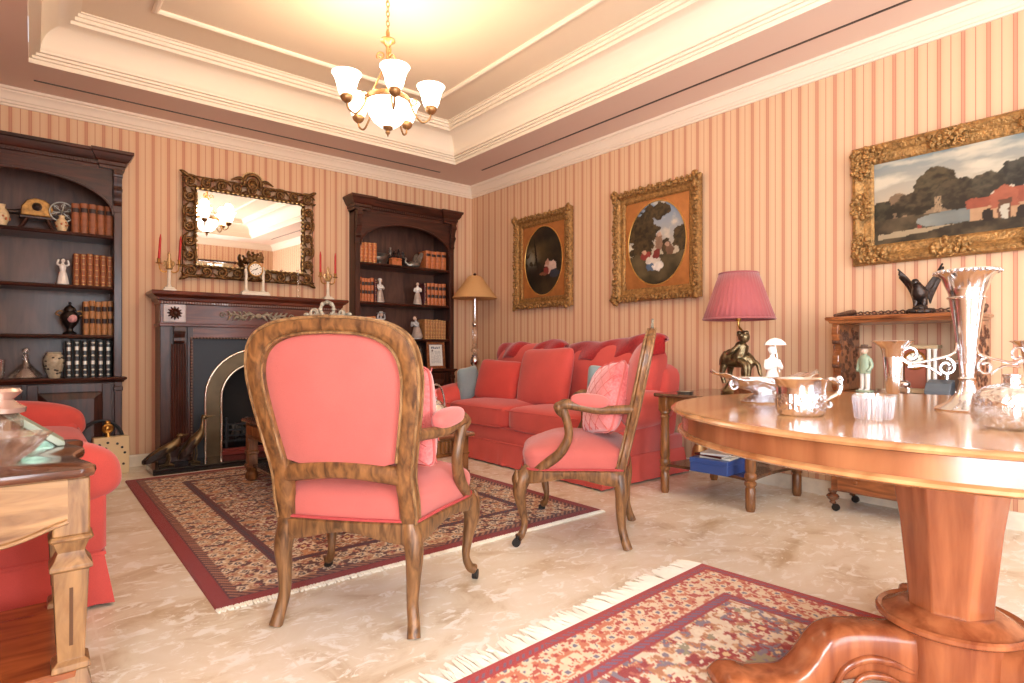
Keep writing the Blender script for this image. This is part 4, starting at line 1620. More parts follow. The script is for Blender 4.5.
m.box(.42, .042, .05, .44, .2, 1.02)
m.box(-.44, .03, 1.0, .44, .2, 1.02)
m.build('firebox', SOOT, t, smooth=0)
t = thing('fire_grate', 'black iron fire grate with grey coals inside the arched fireplace', 'grate', (FX, FY + .09, .05))
m = MB()
for z in (.17, .22, .27):
    m.tube([(-.27, .0, z), (-.2, -.03, z), (.2, -.03, z), (.27, 0, z)], .009, 6)
for x in np.linspace(-.24, .24, 9):
    m.tube([(x, -.02, .12), (x, -.025, .28)], .006, 6)
for s in (-1, 1):
    m.tube([(s * .25, -.01, 0), (s * .25, -.01, .3)], .014, 8)
    m.ball((s * .25, -.01, .315), .02)
m.box(-.27, -.02, .11, .27, .13, .13)
m.build('bars', IRON, t)
m = MB()
m.box(-.3, -.06, 0.0, .3, .02, .035, .004)
m.box(-.28, -.05, .035, .28, .0, .055, .004)
m.build('ash_pan', plain('red_enamel', (120, 44, 40), rough=.4), t)
rnd = random.Random(12)
for i in range(26):
    x, y, z = rnd.uniform(-.22, .22), rnd.uniform(-.0, .11), .16 + rnd.uniform(0, .16)
    r = rnd.uniform(.028, .042)
    m = MB().puff((0, 0, 0), (r, r * .8, r * .7), p=2.6, n=4)
    c = tag(m.build('coal', COAL, None, loc=(FX + x, FY + .09 + y, .05 + z), rot=(rnd.random() * 3, rnd.random() * 3, rnd.random() * 3)), 'grey ashy coal heaped in the iron grate of the fireplace', 'coal', 'coals in the fire grate')

m = MB()
m.box(.735, 5.345, 0, 2.485, 5.72, .05, .006)
o = tag(m.build('hearth_slab', GRANITE), 'polished black stone hearth slab in front of the fireplace', 'hearth')

# two metal birds on the hearth
def bird(label, loc, rz, s, neck, beak, sx=1.0):
    t = thing('bird_statue', label, 'bird statue', loc, rz)
    t.scale = (sx, 1, .93)
    m = MB()
    P = smooth_path([(-.19 * s, 0, .05 * s), (-.13 * s, 0, .10 * s), (-.04 * s, 0, .18 * s), (.035 * s, 0, .245 * s), (.065 * s, 0, .30 * s), (.07 * s, 0, .31 * s + neck * .5), (.08 * s, 0, .335 * s + neck)], 5)
    m.tube(P, lerp_list([.008 * s, .034 * s, .058 * s, .05 * s, .028 * s, .018 * s, .018 * s], len(P)), 12)
    m.ball((.088 * s, 0, .345 * s + neck), (.034 * s, .025 * s, .027 * s), 10, 8)
    m.tube([(.11 * s, 0, .345 * s + neck), (.11 * s + beak, 0, .355 * s + neck)], [.013 * s, .003 * s], 8)
    m.build('body', BRONZE, t, smooth=60)
    for q in (-1, 1):
        w = MB()
        w.grid(lambda u, v: ((-.19 + .235 * u) * s, q * (.060 * math.sin(PI * min(1, u * .9 + .1)) ** .7 + .004) * s, (.07 + .165 * u + (v - .5) * .10 * math.sin(PI * (u * .85 + .12))) * s), 10, 6)
        o = w.build('wing', BRONZE_D, t, smooth=60)
        o.modifiers.new('wall', 'SOLIDIFY').thickness = .008
        l = MB()
        l.tube([(-.01 * s, q * .035 * s, .17 * s), (.0, q * .035 * s, .08 * s), (-.015 * s, q * .035 * s, .012)], .009 * s, 6)
        for a in (-.5, 0, .5, PI):
            l.tube([(-.015 * s, q * .035 * s, .012), (-.015 * s + .05 * s * math.cos(a), q * .035 * s + .05 * s * math.sin(a), .005)], .006 * s, 5)
        l.build('leg', BRONZE, t)
    return t


bird('bronze statue of a crouching long-tailed bird at the left end of the hearth', (.865, 5.47, .05), .15, .74, .0, .03, 1.35)
bird('taller bronze statue of a long-billed wading bird standing on the hearth', (1.065, 5.49, .05), .1, .98, .065, .11, .72)

# cream perforated box with brass medallion beside the bookcase
t = thing('game_box', 'upright cream box with black holes and brass medallion handle beside the left bookcase', 'box', (.49, 5.68, 0), .1)
m = MB().box(-.12, -.04, 0, .12, .04, .30, .004)
m.build('body', plain('cream_lacquer', (232, 206, 160), rough=.35, coat=.3), t)
m = MB()
for (x, z) in ((-.09, .19), (-.03, .2), (.04, .19), (.075, .165), (.095, .13), (-.1, .13), (-.045, .165), (-.02, .145), (.0, .12), (.012, .095), (.085, .06), (-.1, .06), (-.05, .05), (.03, .045)):
    m.lathe([(0, 0), (.010, 0), (.010, .002), (0, .002)], 10, (0, 0, 0))
    k = len(m.v)
    for i in range(k - 40, k):
        a = m.v[i]
        m.v[i] = (x * .92 + a[0], -.042 + a[2], z * 1.28 + a[1])
m.build('hole', BLACK, t)
m = MB()
m.tube([(-.02 + .03 * math.cos(a), 0, .365 + .03 * math.sin(a)) for a in np.linspace(0, 2 * PI, 20, endpoint=False)], .012, 8, closed=True)
m.tube([(-.02, 0, .30), (-.02, 0, .34)], [.02, .012], 10)
m.ball((-.02, 0, .41), (.02, .012, .02), 10, 8)
m.ball((-.02, 0, .365), (.022, .008, .022), 10, 8)
m.build('medallion_handle', BRASS, t)
t = thing('iron_hoop', 'dark iron hoop leaning against the left bookcase behind the cream box', 'hoop', (.43, 5.735, 0))
m = MB()
m.tube([(.145 * math.cos(a), .0, .27 + .155 * math.sin(a)) for a in np.linspace(0, 2 * PI, 32, endpoint=False)], .012, 8, closed=True)
for s in (-1, 1):
    m.tube([(s * .1, 0, .155), (s * .12, -.02, 0.005)], .012, 8)
m.build('ring', IRON, t)

# ------------------------------------------------------------------ mirror over the mantel
t = thing('mirror', 'rectangular mirror in an openwork dark gilt scroll frame above the mantel', 'mirror', (1.617, YB - .055, 2.105))
t.rotation_euler = (math.radians(1.3), 0, 0)
MW, MH, FWD = 1.19, .925, .125
gw, gh = MW - 2 * FWD, MH - 2 * FWD
MB().box(-gw / 2 - .01, .0, -gh / 2 - .01, gw / 2 + .01, .012, gh / 2 + .01).build('glass', MIRROR, t, smooth=0)
m = MB()
for (rx, rz, w, y) in ((gw / 2 + .012, gh / 2 + .012, .016, -.012), (MW / 2 - .012, MH / 2 - .012, .010, .004)):
    m.tube([(-rx, y, -rz), (rx, y, -rz), (rx, y, rz), (-rx, y, rz)], w, 8, closed=True)
m.build('inner_border', GILT_M, t, smooth=40)
m = MB()
bead = []
for x in np.arange(-gw / 2, gw / 2 + .001, .042):
    bead += [(x, -gh / 2 - .004), (x, gh / 2 + .004)]
for z in np.arange(-gh / 2, gh / 2 + .001, .042):
    bead += [(-gw / 2 - .004, z), (gw / 2 + .004, z)]
for (x, z) in bead:
    m.ball((x, -.024, z), (.013, .009, .008) if abs(abs(z) - gh / 2) < .01 else (.008, .009, .013), 8, 5)
m.build('bead_trim', PEARL, t)
m = MB()


def scroll_unit(cx, cz, ang, s, flip):
    ca, sa = math.cos(ang), math.sin(ang)

    def tr(P):
        return [(cx + ca * p[0] - sa * p[2] * flip, p[1], cz + sa * p[0] + ca * p[2] * flip) for p in P]
    m.tube(tr(scroll((0, 0), .050 * s, .014 * s, 1.25, PI * .2, d=-.012, n=24)), lerp_list([.010, .016, .013, .012], 24), 7)
    m.tube(tr(smooth_path([(-.075 * s, -.006, -.035 * s), (-.03 * s, -.018, -.05 * s), (.03 * s, -.018, -.045 * s), (.075 * s, -.006, -.01 * s)], 5)), lerp_list([.007, .014, .014, .006], 16), 7)
    m.tube(tr(smooth_path([(.03 * s, -.008, .03 * s), (.06 * s, -.02, .045 * s), (.085 * s, -.008, .03 * s)], 4)), lerp_list([.013, .013, .004], 9), 6)
    m.ball(tr([(0, -.016, 0)])[0], (.017 * s, .012, .017 * s), 8, 6)


mid = FWD / 2 + .002
nx, nz = 9, 7
for i in range(nx):
    x = -MW / 2 + .07 + (MW - .14) * i / (nx - 1)
    for s in (-1, 1):
        scroll_unit(x, s * (MH / 2 - mid), 0 if s > 0 else PI, .98, 1 if i % 2 else -1)
for i in range(1, nz - 1):
    z = -MH / 2 + .07 + (MH - .14) * i / (nz - 1)
    for s in (-1, 1):
        scroll_unit(s * (MW / 2 - mid), z, -PI / 2 * s, .98, 1 if i % 2 else -1)
for sx in (-1, 1):
    for sz in (-1, 1):
        m.tube(smooth_path([(sx * (MW / 2 - .07), -.01, sz * (MH / 2 - .03)), (sx * (MW / 2 - .01), -.02, sz * (MH / 2 + .005)), (sx * (MW / 2 + .015), -.01, sz * (MH / 2 + .018))], 5), lerp_list([.018, .018, .006], 11), 7)
m.build('scroll_frame', GILT_M, t, smooth=60)
m = MB()
m.tube([(.075 * math.cos(a), -.012, MH / 2 + .005 + .082 * math.sin(a)) for a in np.linspace(-.35, PI + .35, 22)], .017, 8)
m.tube([(.042 * math.cos(a), -.02, MH / 2 - .005 + .045 * math.sin(a)) for a in np.linspace(0, 2 * PI, 20, endpoint=False)], .013, 8, closed=True)
m.ball((0, -.018, MH / 2 - .005), (.03, .014, .032), 10, 8)
for s in (-1, 1):
    m.tube(smooth_path([(s * .07, -.01, MH / 2 + .01), (s * .12, -.018, MH / 2 + .035), (s * .19, -.01, MH / 2 + .01)], 6), lerp_list([.016, .018, .006], 13), 7)
c = m.build('crest', GILT_M, t, smooth=60)
m = MB()
for a in np.linspace(.0, PI, 15):
    m.ball((.10 * math.cos(a), -.018, MH / 2 + .01 + .098 * math.sin(a)), .0085, 8, 5)
m.build('bead_trim', PEARL, c)

# ------------------------------------------------------------------ on the mantel shelf
MZ = 1.495
MY = 5.715


def candelabra(label, x, lr):
    t = thing('candelabra', label, 'candelabra', (x, MY, MZ))
    m = MB().box(-.05, -.04, 0, .05, .04, .022, .004)
    m.box(-.038, -.03, .022, .038, .03, .036, .004)
    m.build('marble_base', MARBLE, t)
    m = MB().lathe([(.02, .036), (.022, .045), (.014, .055), (.013, .17), (.018, .18), (.012, .19)], 14)
    m.build('stem', MARBLE, t, smooth=50)
    m = MB()
    m.lathe([(.018, .185), (.03, .20), (.022, .225), (.012, .25), (.018, .27), (.008, .30), (.014, .315), (0, .345)], 14)
    for k in range(6):
        a = k * PI / 3
        m.tube(smooth_path([(.015 * math.cos(a), .015 * math.sin(a), .20), (.04 * math.cos(a), .04 * math.sin(a), .235), (.03 * math.cos(a), .03 * math.sin(a), .262)], 4), [.006] * 9, 5)
    m.build('leaf_finial', plain('crystal_gilt_' + lr, (206, 172, 120), rough=.25, metal=.4), t, smooth=50)
    for s in (-1, 1):
        m = MB()
        m.tube(smooth_path([(0, 0, .195), (s * .03, 0, .165), (s * .065, 0, .18), (s * .076, 0, .235)], 6), .005, 7)
        m.lathe([(.022, .232), (.026, .238), (.012, .244), (.013, .27), (.016, .275), (.012, .276), (0, .262)], 12, (s * .076, 0, 0))
        m.build('arm', BRASS, t, smooth=50)
        c = MB().lathe([(.0, 0), (.0105, 0), (.009, .18), (.004, .216), (0, .222)], 12)
        side = 'left' if s < 0 else 'right'
        o = tag(c.build('candle', RED_WAX, None, loc=(x + s * .076, MY, MZ + .264), rot=(0, (.06 if lr == 'left' else .0), 0), smooth=50),
                'red candle in the %s arm of the candelabra at the mantel\'s %s end' % (side, lr), 'candle', 'red candles on the mantel')
    return t


candelabra('two-armed marble and brass candelabra at the left end of the mantel shelf', .905, 'left')
candelabra('two-armed marble and brass candelabra at the right end of the mantel shelf', 2.30, 'right')
t = thing('mantel_clock', 'small mantel clock with white marble pillars and gilt crest, in front of the mirror', 'clock', (1.60, MY, MZ))
m = MB().box(-.125, -.05, 0, .125, .05, .03, .005)
m.box(-.115, -.045, .03, .115, .045, .042, .004)
m.build('marble_base', MARBLE, t)
for s in (-1, 1):
    m = MB().lathe([(.02, .042), (.022, .05), (.014, .058), (.013, .21), (.018, .22), (.016, .23), (.02, .236), (.008, .25), (.013, .265), (0, .285)], 14, (s * .075, 0, 0))
    m.build('pillar', MARBLE, t, smooth=50)
m = MB()
m.lathe([(0, -.035), (.066, -.035), (.07, -.028), (.07, .025), (0, .025)], 28)
m.build('drum', GILT_M, t, loc=(.0, 0, .245), rot=(PI / 2, 0, 0), smooth=40)


def dial(a, b):
    r, th = np.hypot(a - .5, b - .5) * 2, np.arctan2(a - .5, b - .5)
    out = np.ones(a.shape + (3,)) * L((240, 236, 226))
    tick = (r > .68) & (r < .9) & (np.abs(((th / (2 * PI) * 12 + .5) % 1) - .5) < .12)
    out[tick] = L((40, 38, 40))
    for ang, ln, wd in ((2 * PI * .14, .42, .07), (2 * PI * .70, .62, .05)):
        ax, ay = math.sin(ang), math.cos(ang)
        px, py = (a - .5) * 2, (b - .5) * 2
        al, pe = px * ax + py * ay, np.abs(px * ay - py * ax)
        out[(al > -.08) & (al < ln) & (pe < wd)] = L((40, 38, 40))
    return out


o = colour_panel('dial', .112, .112, .002, dial, PAINTM, t, mask='oval')
o.location = (0, -.0365, .245)
m = MB()
m.tube([(.06 * math.cos(a), -.038, .245 + .06 * math.sin(a)) for a in np.linspace(0, 2 * PI, 28, endpoint=False)], .006, 6, closed=True)
m.build('bezel', BRASS, t)
m = MB()
rnd = random.Random(3)
for s in (-1, 1):
    m.tube(scroll((s * .045, .34), .03, .008, 1.3, 0 if s > 0 else PI, d=0, n=20), .010, 6)
    m.tube(smooth_path([(s * .02, 0, .31), (s * .06, 0, .37), (s * .05, 0, .415)], 5), lerp_list([.014, .015, .011], 11), 7)
    for k in range(6):
        m.ball((s * rnd.uniform(.0, .075), rnd.uniform(-.015, .015), rnd.uniform(.31, .40)), rnd.uniform(.010, .018), 7, 5)
m.ball((0, 0, .36), (.026, .018, .035), 8, 6)
m.build('gilt_crest', GILT_M, t, smooth=50)
m = MB()
m.tube(smooth_path([(-.075, 0, .14), (-.03, -.01, .175), (0, -.012, .165), (.03, -.01, .175), (.075, 0, .14)], 5), .009, 6)
m.ball((0, -.012, .16), (.022, .012, .018), 8, 6)
m.build('swag', GILT_M, t)
t = thing('glass_candlestick', 'slender clear crystal candlestick on the mantel in front of the mirror', 'candlestick', (2.0, MY, MZ))
m = MB().lathe([(0, 0), (.035, 0), (.036, .008), (.012, .02), (.009, .06), (.02, .075), (.02, .09), (.008, .105), (.007, .20), (.014, .21), (.007, .22), (.011, .26), (.02, .275), (.018, .28), (.009, .27), (0, .265)], 16)
m.build('stem', GLASS_T, t, smooth=50)


# ------------------------------------------------------------------ framed pictures
def frame_parts(t, W, H, bw, ornate):
    """picture frame in the local xz plane, back on y = 0, facing -y"""
    prof = [(0, 0.0), (0, -.03), (.010, -.052), (.03, -.06), (.05, -.05), (.07, -.034), (bw - .014, -.028), (bw, -.018), (bw, -.004)]
    m = MB()
    v = []
    for (d, y) in prof:
        for (sx, sz) in ((-1, -1), (1, -1), (1, 1), (-1, 1)):
            v.append((sx * (W / 2 - d), y, sz * (H / 2 - d)))
    f = []
    for i in range(len(prof) - 1):
        for k in range(4):
            l = (k + 1) % 4
            f.append((i * 4 + k, i * 4 + l, i * 4 + 4 + l, i * 4 + 4 + k))
    m.add(v, f)
    fr = m.build('frame', GILT, t, smooth=20)
    m = MB()
    rnd = random.Random(int(W * 1000))
    if ornate == 'foliage':
        # continuous band of leaf clumps round the outer edge
        for (L_, hor) in ((W, True), (H, False)):
            n = int(L_ / .034)
            for i in range(n + 1):
                c = -L_ / 2 + L_ * i / n
                for s in (-1, 1):
                    off = (H if hor else W) / 2 - .028
                    big = .75 + .5 * abs(math.sin(i * 1.1 + s)) + (.5 if min(abs(c - L_ / 2), abs(c + L_ / 2)) < .07 else 0)
                    p = (c, s * off) if hor else (s * off, c)
                    for q in range(3):
                        dx, dz = rnd.uniform(-.014, .014), rnd.uniform(-.018, .024) * 1.0
                        px, pz = (p[0] + dx, p[1] + s * dz) if hor else (p[0] + s * dz, p[1] + dx)
                        m.ball((px, -.055 - rnd.uniform(0, .012) * big, pz), (.013 * big, .013, .013 * big), 7, 5)
        for s in (-1, 1):
            for i in range(int(H / .06)):
                z = -H / 2 + .05 + (H - .1) * i / (int(H / .06) - 1)
                m.tube(scroll((s * (W / 2 - .03), z), .024, .006, 1.1, i * 2.1, d=-.06, n=12), .007, 5)
            for i in range(int(W / .06)):
                x = -W / 2 + .05 + (W - .1) * i / (int(W / .06) - 1)
                m.tube(scroll((x, s * (H / 2 - .03)), .024, .006, 1.1, i * 2.1, d=-.06, n=12), .007, 5)
    else:
        def cluster(cx, cz, wx, wz, n):
            for i in range(n):
                a = rnd.uniform(-1, 1)
                b = rnd.uniform(-1, 1) * (1 - .4 * abs(a))
                r = rnd.uniform(.010, .02)
                m.ball((cx + wx * a, -.055 - rnd.uniform(0, .012), cz + wz * b), (r, .012, r), 7, 5)
            for i in range(n // 4):
                a, b = rnd.uniform(-.8, .8), rnd.uniform(-.7, .7)
                m.tube(scroll((cx + wx * a, cz + wz * b), .026, .006, 1.2, rnd.uniform(0, 6), d=-.062, n=12), .006, 5)
        for sx in (-1, 0, 1):
            for sz in (-1, 0, 1):
                if sx == 0 and sz == 0:
                    continue
                cx, cz = sx * (W / 2 - bw * .5), sz * (H / 2 - bw * .5)
                if sx and sz:
                    cluster(cx - sx * .05, cz, .10, bw * .42, 42)
                    cluster(cx, cz - sz * .05, bw * .42, .10, 42)
                elif sx == 0:
                    cluster(cx, cz, .10, bw * .42, 42)
                else:
                    cluster(cx, cz, bw * .42, .09, 36)
        n = int(W / .016)
        for i in range(n):
            x = -W / 2 + .01 + (W - .02) * i / (n - 1)
            for s in (-1, 1):
                m.ball((x, -.028, s * (H / 2 - .004)), .006, 6, 4)
    m.build('carved_foliage', GILT, fr, smooth=60)
    return fr


def oval_art(kind):
    def fn(a, b):
        x = a + .04 * (fbm(a * 14, b * 18, 81 + kind) - .5) + .02 * (fbm(a * 40, b * 46, 85) - .5)
        y = b + .04 * (fbm(a * 13, b * 17, 83 + kind) - .5) + .02 * (fbm(a * 38, b * 44, 87) - .5)
        n1, n2, n3 = fbm(x * 5, y * 7, 3 + kind), fbm(x * 11, y * 15, 17 + kind), fbm(x * 24, y * 30, 29 + kind)
        if kind == 1:      # dark glade, pale gap of sky at left, seated figure
            out = np.ones(a.shape + (3,)) * L((34, 28, 20))
            t = np.clip(n1 * 1.6 - .5, 0, 1)[..., None]
            out = out * (1 - t) + t * L((74, 58, 32))
            sky = np.exp(-(((x - .18) / .14) ** 2 + ((y - .55) / .10) ** 2)) * (n2 > .4)
            out = out * (1 - .85 * sky[..., None]) + .85 * sky[..., None] * L((150, 146, 128))
            glow_ = np.exp(-(((x - .30) / .2) ** 2 + ((y - .62) / .12) ** 2))[..., None] * .5
            out = out * (1 - glow_) + glow_ * L((116, 92, 44))
            tr = np.abs(x - (.34 - .22 * (y - .4))) < .025 * (1.4 - y)
            out[tr & (y > .35) & (y < .85)] = L((38, 28, 18))
            blobs = ((.66, .40, .13, .09, (196, 158, 140)), (.74, .42, .10, .07, (206, 172, 156)), (.60, .47, .05, .04, (186, 132, 106)), (.56, .35, .07, .06, (132, 42, 34)), (.48, .31, .10, .03, (120, 72, 46)), (.78, .30, .12, .05, (54, 58, 70)))
        else:              # broad tree at left, open blue sky at right, picnic group
            t = np.clip((y - .35) / .6, 0, 1)[..., None]
            out = (1 - t) * L((196, 178, 146)) + t * L((118, 146, 176))
            cl = (n1 > .5)[..., None] * np.clip((n1 - .5) * 6, 0, 1)[..., None]
            out = out * (1 - cl) + cl * L((216, 200, 176))
            tree = ((x - .26) / .30) ** 2 + ((y - .62) / .36) ** 2 + (n2 - .5) * 1.6 < .85
            tree |= ((x - .46) / .26) ** 2 + ((y - .86) / .12) ** 2 + (n2 - .5) * 1.8 < .8
            tree |= ((x - .93) / .17) ** 2 + ((y - .52) / .22) ** 2 + (n2 - .5) * 1.6 < .7
            tree |= ((x - .66) / .09) ** 2 + ((y - .45) / .10) ** 2 + (n2 - .5) * 1.2 < .8
            tr = np.clip(n3 * 1.6 - .4, 0, 1)[..., None]
            tc_ = (1 - tr) * L((46, 36, 22)) + tr * L((96, 74, 40))
            out[tree] = tc_[tree]
            g = y + (n2 - .5) * .1 < .36
            gt = np.clip(n1 * 1.5 - .3, 0, 1)[..., None]
            gc = (1 - gt) * L((48, 40, 26)) + gt * L((108, 90, 56))
            out[g] = gc[g]
            blobs = ((.54, .50, .06, .10, (150, 112, 84)), (.55, .59, .035, .03, (198, 156, 128)), (.30, .36, .09, .06, (150, 48, 40)), (.28, .41, .04, .03, (196, 150, 120)), (.44, .30, .12, .07, (214, 196, 176)), (.40, .22, .08, .05, (86, 106, 130)), (.52, .22, .10, .05, (222, 210, 196)), (.50, .37, .07, .05, (128, 40, 34)),
                     (.72, .40, .08, .06, (120, 84, 58)), (.68, .46, .035, .03, (190, 146, 116)))
        for (cx, cy, rx, ry, c) in blobs:
            k = (((x - cx) / rx) ** 2 + ((y - cy) / ry) ** 2 + (n3 - .5) * 1.2) < 1
            sh = (.75 + .5 * n3)[..., None]
            out[k] = (np.clip(sh * L(c), 0, 1))[k]
        g_ = out.mean(-1, keepdims=True)
        return np.clip((out * .85 + g_ * .15) * .92, 0, 1)
    return fn


def landscape(a, b):
    x = a + .022 * (fbm(a * 22, b * 16, 91) - .5) + .012 * (fbm(a * 60, b * 44, 95) - .5)
    y = b + .03 * (fbm(a * 20, b * 15, 93) - .5) + .016 * (fbm(a * 55, b * 40, 97) - .5)
    n1, n2, n3 = fbm(x * 4, y * 5, 5), fbm(x * 13, y * 10, 15), fbm(x * 30, y * 24, 25)
    t = np.clip((y - .45) / .55, 0, 1)[..., None]
    out = (1 - t) * L((206, 186, 160)) + t * L((128, 152, 166))
    c = np.clip((fbm(x * 3 + 4, y * 8, 77) - .42) * 5, 0, 1)[..., None]
    out = out * (1 - c) + c * L((214, 206, 190))
    mt = y < .60 - .9 * np.abs(x - .17) + .04 * (n2 - .5)
    out[mt] = L((150, 122, 92))
    mt2 = (y < .60 - .7 * np.abs(x - .15) + .08 * (n3 - .5)) & (np.abs(x - .15) < .05)
    out[mt2] = L((128, 104, 80))

    def foliage(cx, cy, rx, ry, c0, c1):
        k = ((x - cx) / rx) ** 2 + ((y - cy) / ry) ** 2 + (n2 - .5) * 1.3 + (n3 - .5) * .5 < .9
        tt = np.clip(n3 * 2.4 - .9 + .5 * (y - cy) / ry - .25 * (x - cx) / rx, 0, 1)[..., None]
        cc = (1 - tt) * L(c0) + tt * L(c1)
        out[k] = cc[k]
    foliage(.40, .62, .13, .20, (52, 46, 36), (96, 84, 58))
    foliage(.26, .42, .16, .16, (50, 44, 34), (92, 78, 56))
    foliage(.55, .46, .18, .17, (52, 46, 38), (88, 78, 58))
    foliage(.88, .58, .14, .16, (46, 46, 44), (82, 80, 72))
    foliage(.70, .54, .10, .12, (56, 54, 46), (96, 88, 70))
    foliage(.05, .36, .10, .18, (44, 42, 34), (80, 74, 56))
    for cx in (.40, .415, .43):
        out[(np.abs(x - cx - .02 * (y - .35)) < .006) & (y > .30) & (y < .48)] = L((170, 140, 104))
    g = y < .30 + .03 * (n2 - .5)
    gt = np.clip(n2 * 1.6 - .4, 0, 1)[..., None]
    gc = (1 - gt) * L((58, 50, 38)) + gt * L((116, 98, 70))
    out[g] = gc[g]
    w = ((x - .50) / .22) ** 2 + ((y - .22) / .08) ** 2 < 1 + (n2 - .5) * .4
    wt = np.clip((n1 - .3) * 2, 0, 1)[..., None]
    out[w] = ((1 - wt) * L((104, 116, 122)) + wt * L((140, 150, 150)))[w]
    p = (np.abs(y - .09 - .10 * x + .12 * (x - .25) ** 2) < .032 * np.clip((.52 - x) * 4, 0, 1)) & (x > .03)
    out[p] = L((176, 156, 122))
    # long building with red tiled roof and round arches on the right
    wall = (x > .60) & (y > .14) & (y < .30) & (y < .30 - .0 * x)
    out[wall] = (np.clip((.85 + .3 * n3)[..., None] * L((196, 148, 104)), 0, 1))[wall]
    roof = (x > .58) & (y >= .28) & (y < .40 + .05 * (x > .74) - .25 * np.maximum(0, .64 - x) * 2)
    out[roof] = (np.clip((.8 + .4 * n3)[..., None] * L((164, 72, 42)), 0, 1))[roof]
    gab = (np.abs(x - .79) < .075) & (y > .25) & (y < .50 - 1.3 * np.abs(x - .79))
    out[gab] = (np.clip((.8 + .4 * n3)[..., None] * L((176, 84, 50)), 0, 1))[gab]
    gw_ = (np.abs(x - .79) < .035) & (y > .14) & (y < .33)
    out[gw_] = L((108, 68, 46))
    for cx in (.70, .88, .95):
        k = (np.abs(x - cx) < .03) & (y > .12) & (y < .20 + .05 * np.sqrt(np.maximum(0, 1 - ((x - cx) / .03) ** 2)))
        out[k] = L((52, 42, 36))
    out[(np.abs(x - .79) < .022) & (y > .12) & (y < .27) & (n3 > .4)] = L((196, 190, 176))
    out[(np.abs(x - .30) < .012) & (np.abs(y - .16) < .02)] = L((160, 52, 40))
    g_ = out.mean(-1, keepdims=True)
    return np.clip((out * .72 + g_ * .28) * np.array([.84, .78, .68]), 0, 1)


def oval_picture(label, yc, zc, W, H, kind):
    t = thing('oval_painting', label, 'painting', (XR - .012, yc, zc), -PI / 2)
    frame_parts(t, W, H, .115, 'foliage')
    iw, ih = W - .23, H - .23
    # gilt spandrel plate with an oval opening
    m = MB()
    ow_, oh_ = iw * .455, ih * .475
    v, f = [], []
    n = 48
    for i in range(n):
        a = 2 * PI * i / n
        ex, ez = ow_ * math.cos(a), oh_ * math.sin(a)
        k = min((iw / 2 + .005) / max(abs(ex), 1e-6), (ih / 2 + .005) / max(abs(ez), 1e-6))
        v += [(ex, -.014, ez), (ex * k, -.010, ez * k), (ex, -.004, ez)]
    for i in range(n):
        j = (i + 1) % n
        f += [(i * 3, i * 3 + 1, j * 3 + 1, j * 3), (i * 3, j * 3, j * 3 + 2, i * 3 + 2)]
    m.add(v, f)
    mt = m.build('spandrel_mount', GILT_MOUNT, t, smooth=20)
    m = MB()
    m.tube([(ow_ * math.cos(a), -.014, oh_ * math.sin(a)) for a in np.linspace(0, 2 * PI, 48, endpoint=False)], .006, 6, closed=True)
    m.build('oval_rim', GILT_S, mt)
    o = colour_panel('canvas', ow_ * 2, oh_ * 2, .006, oval_art(kind), PAINT, t, mask='oval')
    o.location = (0, -.006, 0)
    MB().box(-W / 2 + .03, -.004, -H / 2 + .03, W / 2 - .03, .008, H / 2 - .03).build('backing_board', W_dark, t, smooth=0)
    return t


oval_picture('oval painting of a dark glade in carved gilt frame, nearest the floor lamp', 4.585, 1.945, .88, 1.0, 1)
oval_picture('oval painting of a picnic under blue sky in carved gilt frame, above the sofa', 3.13, 1.93, .90, 1.0, 2)
t = thing('landscape_painting', 'landscape painting with a red-roofed building in a wide carved gilt frame', 'painting', (XR - .012, 1.015, 1.93), -PI / 2)
t.rotation_euler = (.02, 0, -PI / 2)
W, H = 1.07, .765
frame_parts(t, W, H, .125, 'corners')
o = colour_panel('canvas', W - .24, H - .24, .0055, landscape, PAINT, t)
o.location = (0, -.012, 0)
MB().box(-W / 2 + .03, -.004, -H / 2 + .03, W / 2 - .03, .008, H / 2 - .03).build('backing_board', W_dark, t, smooth=0)

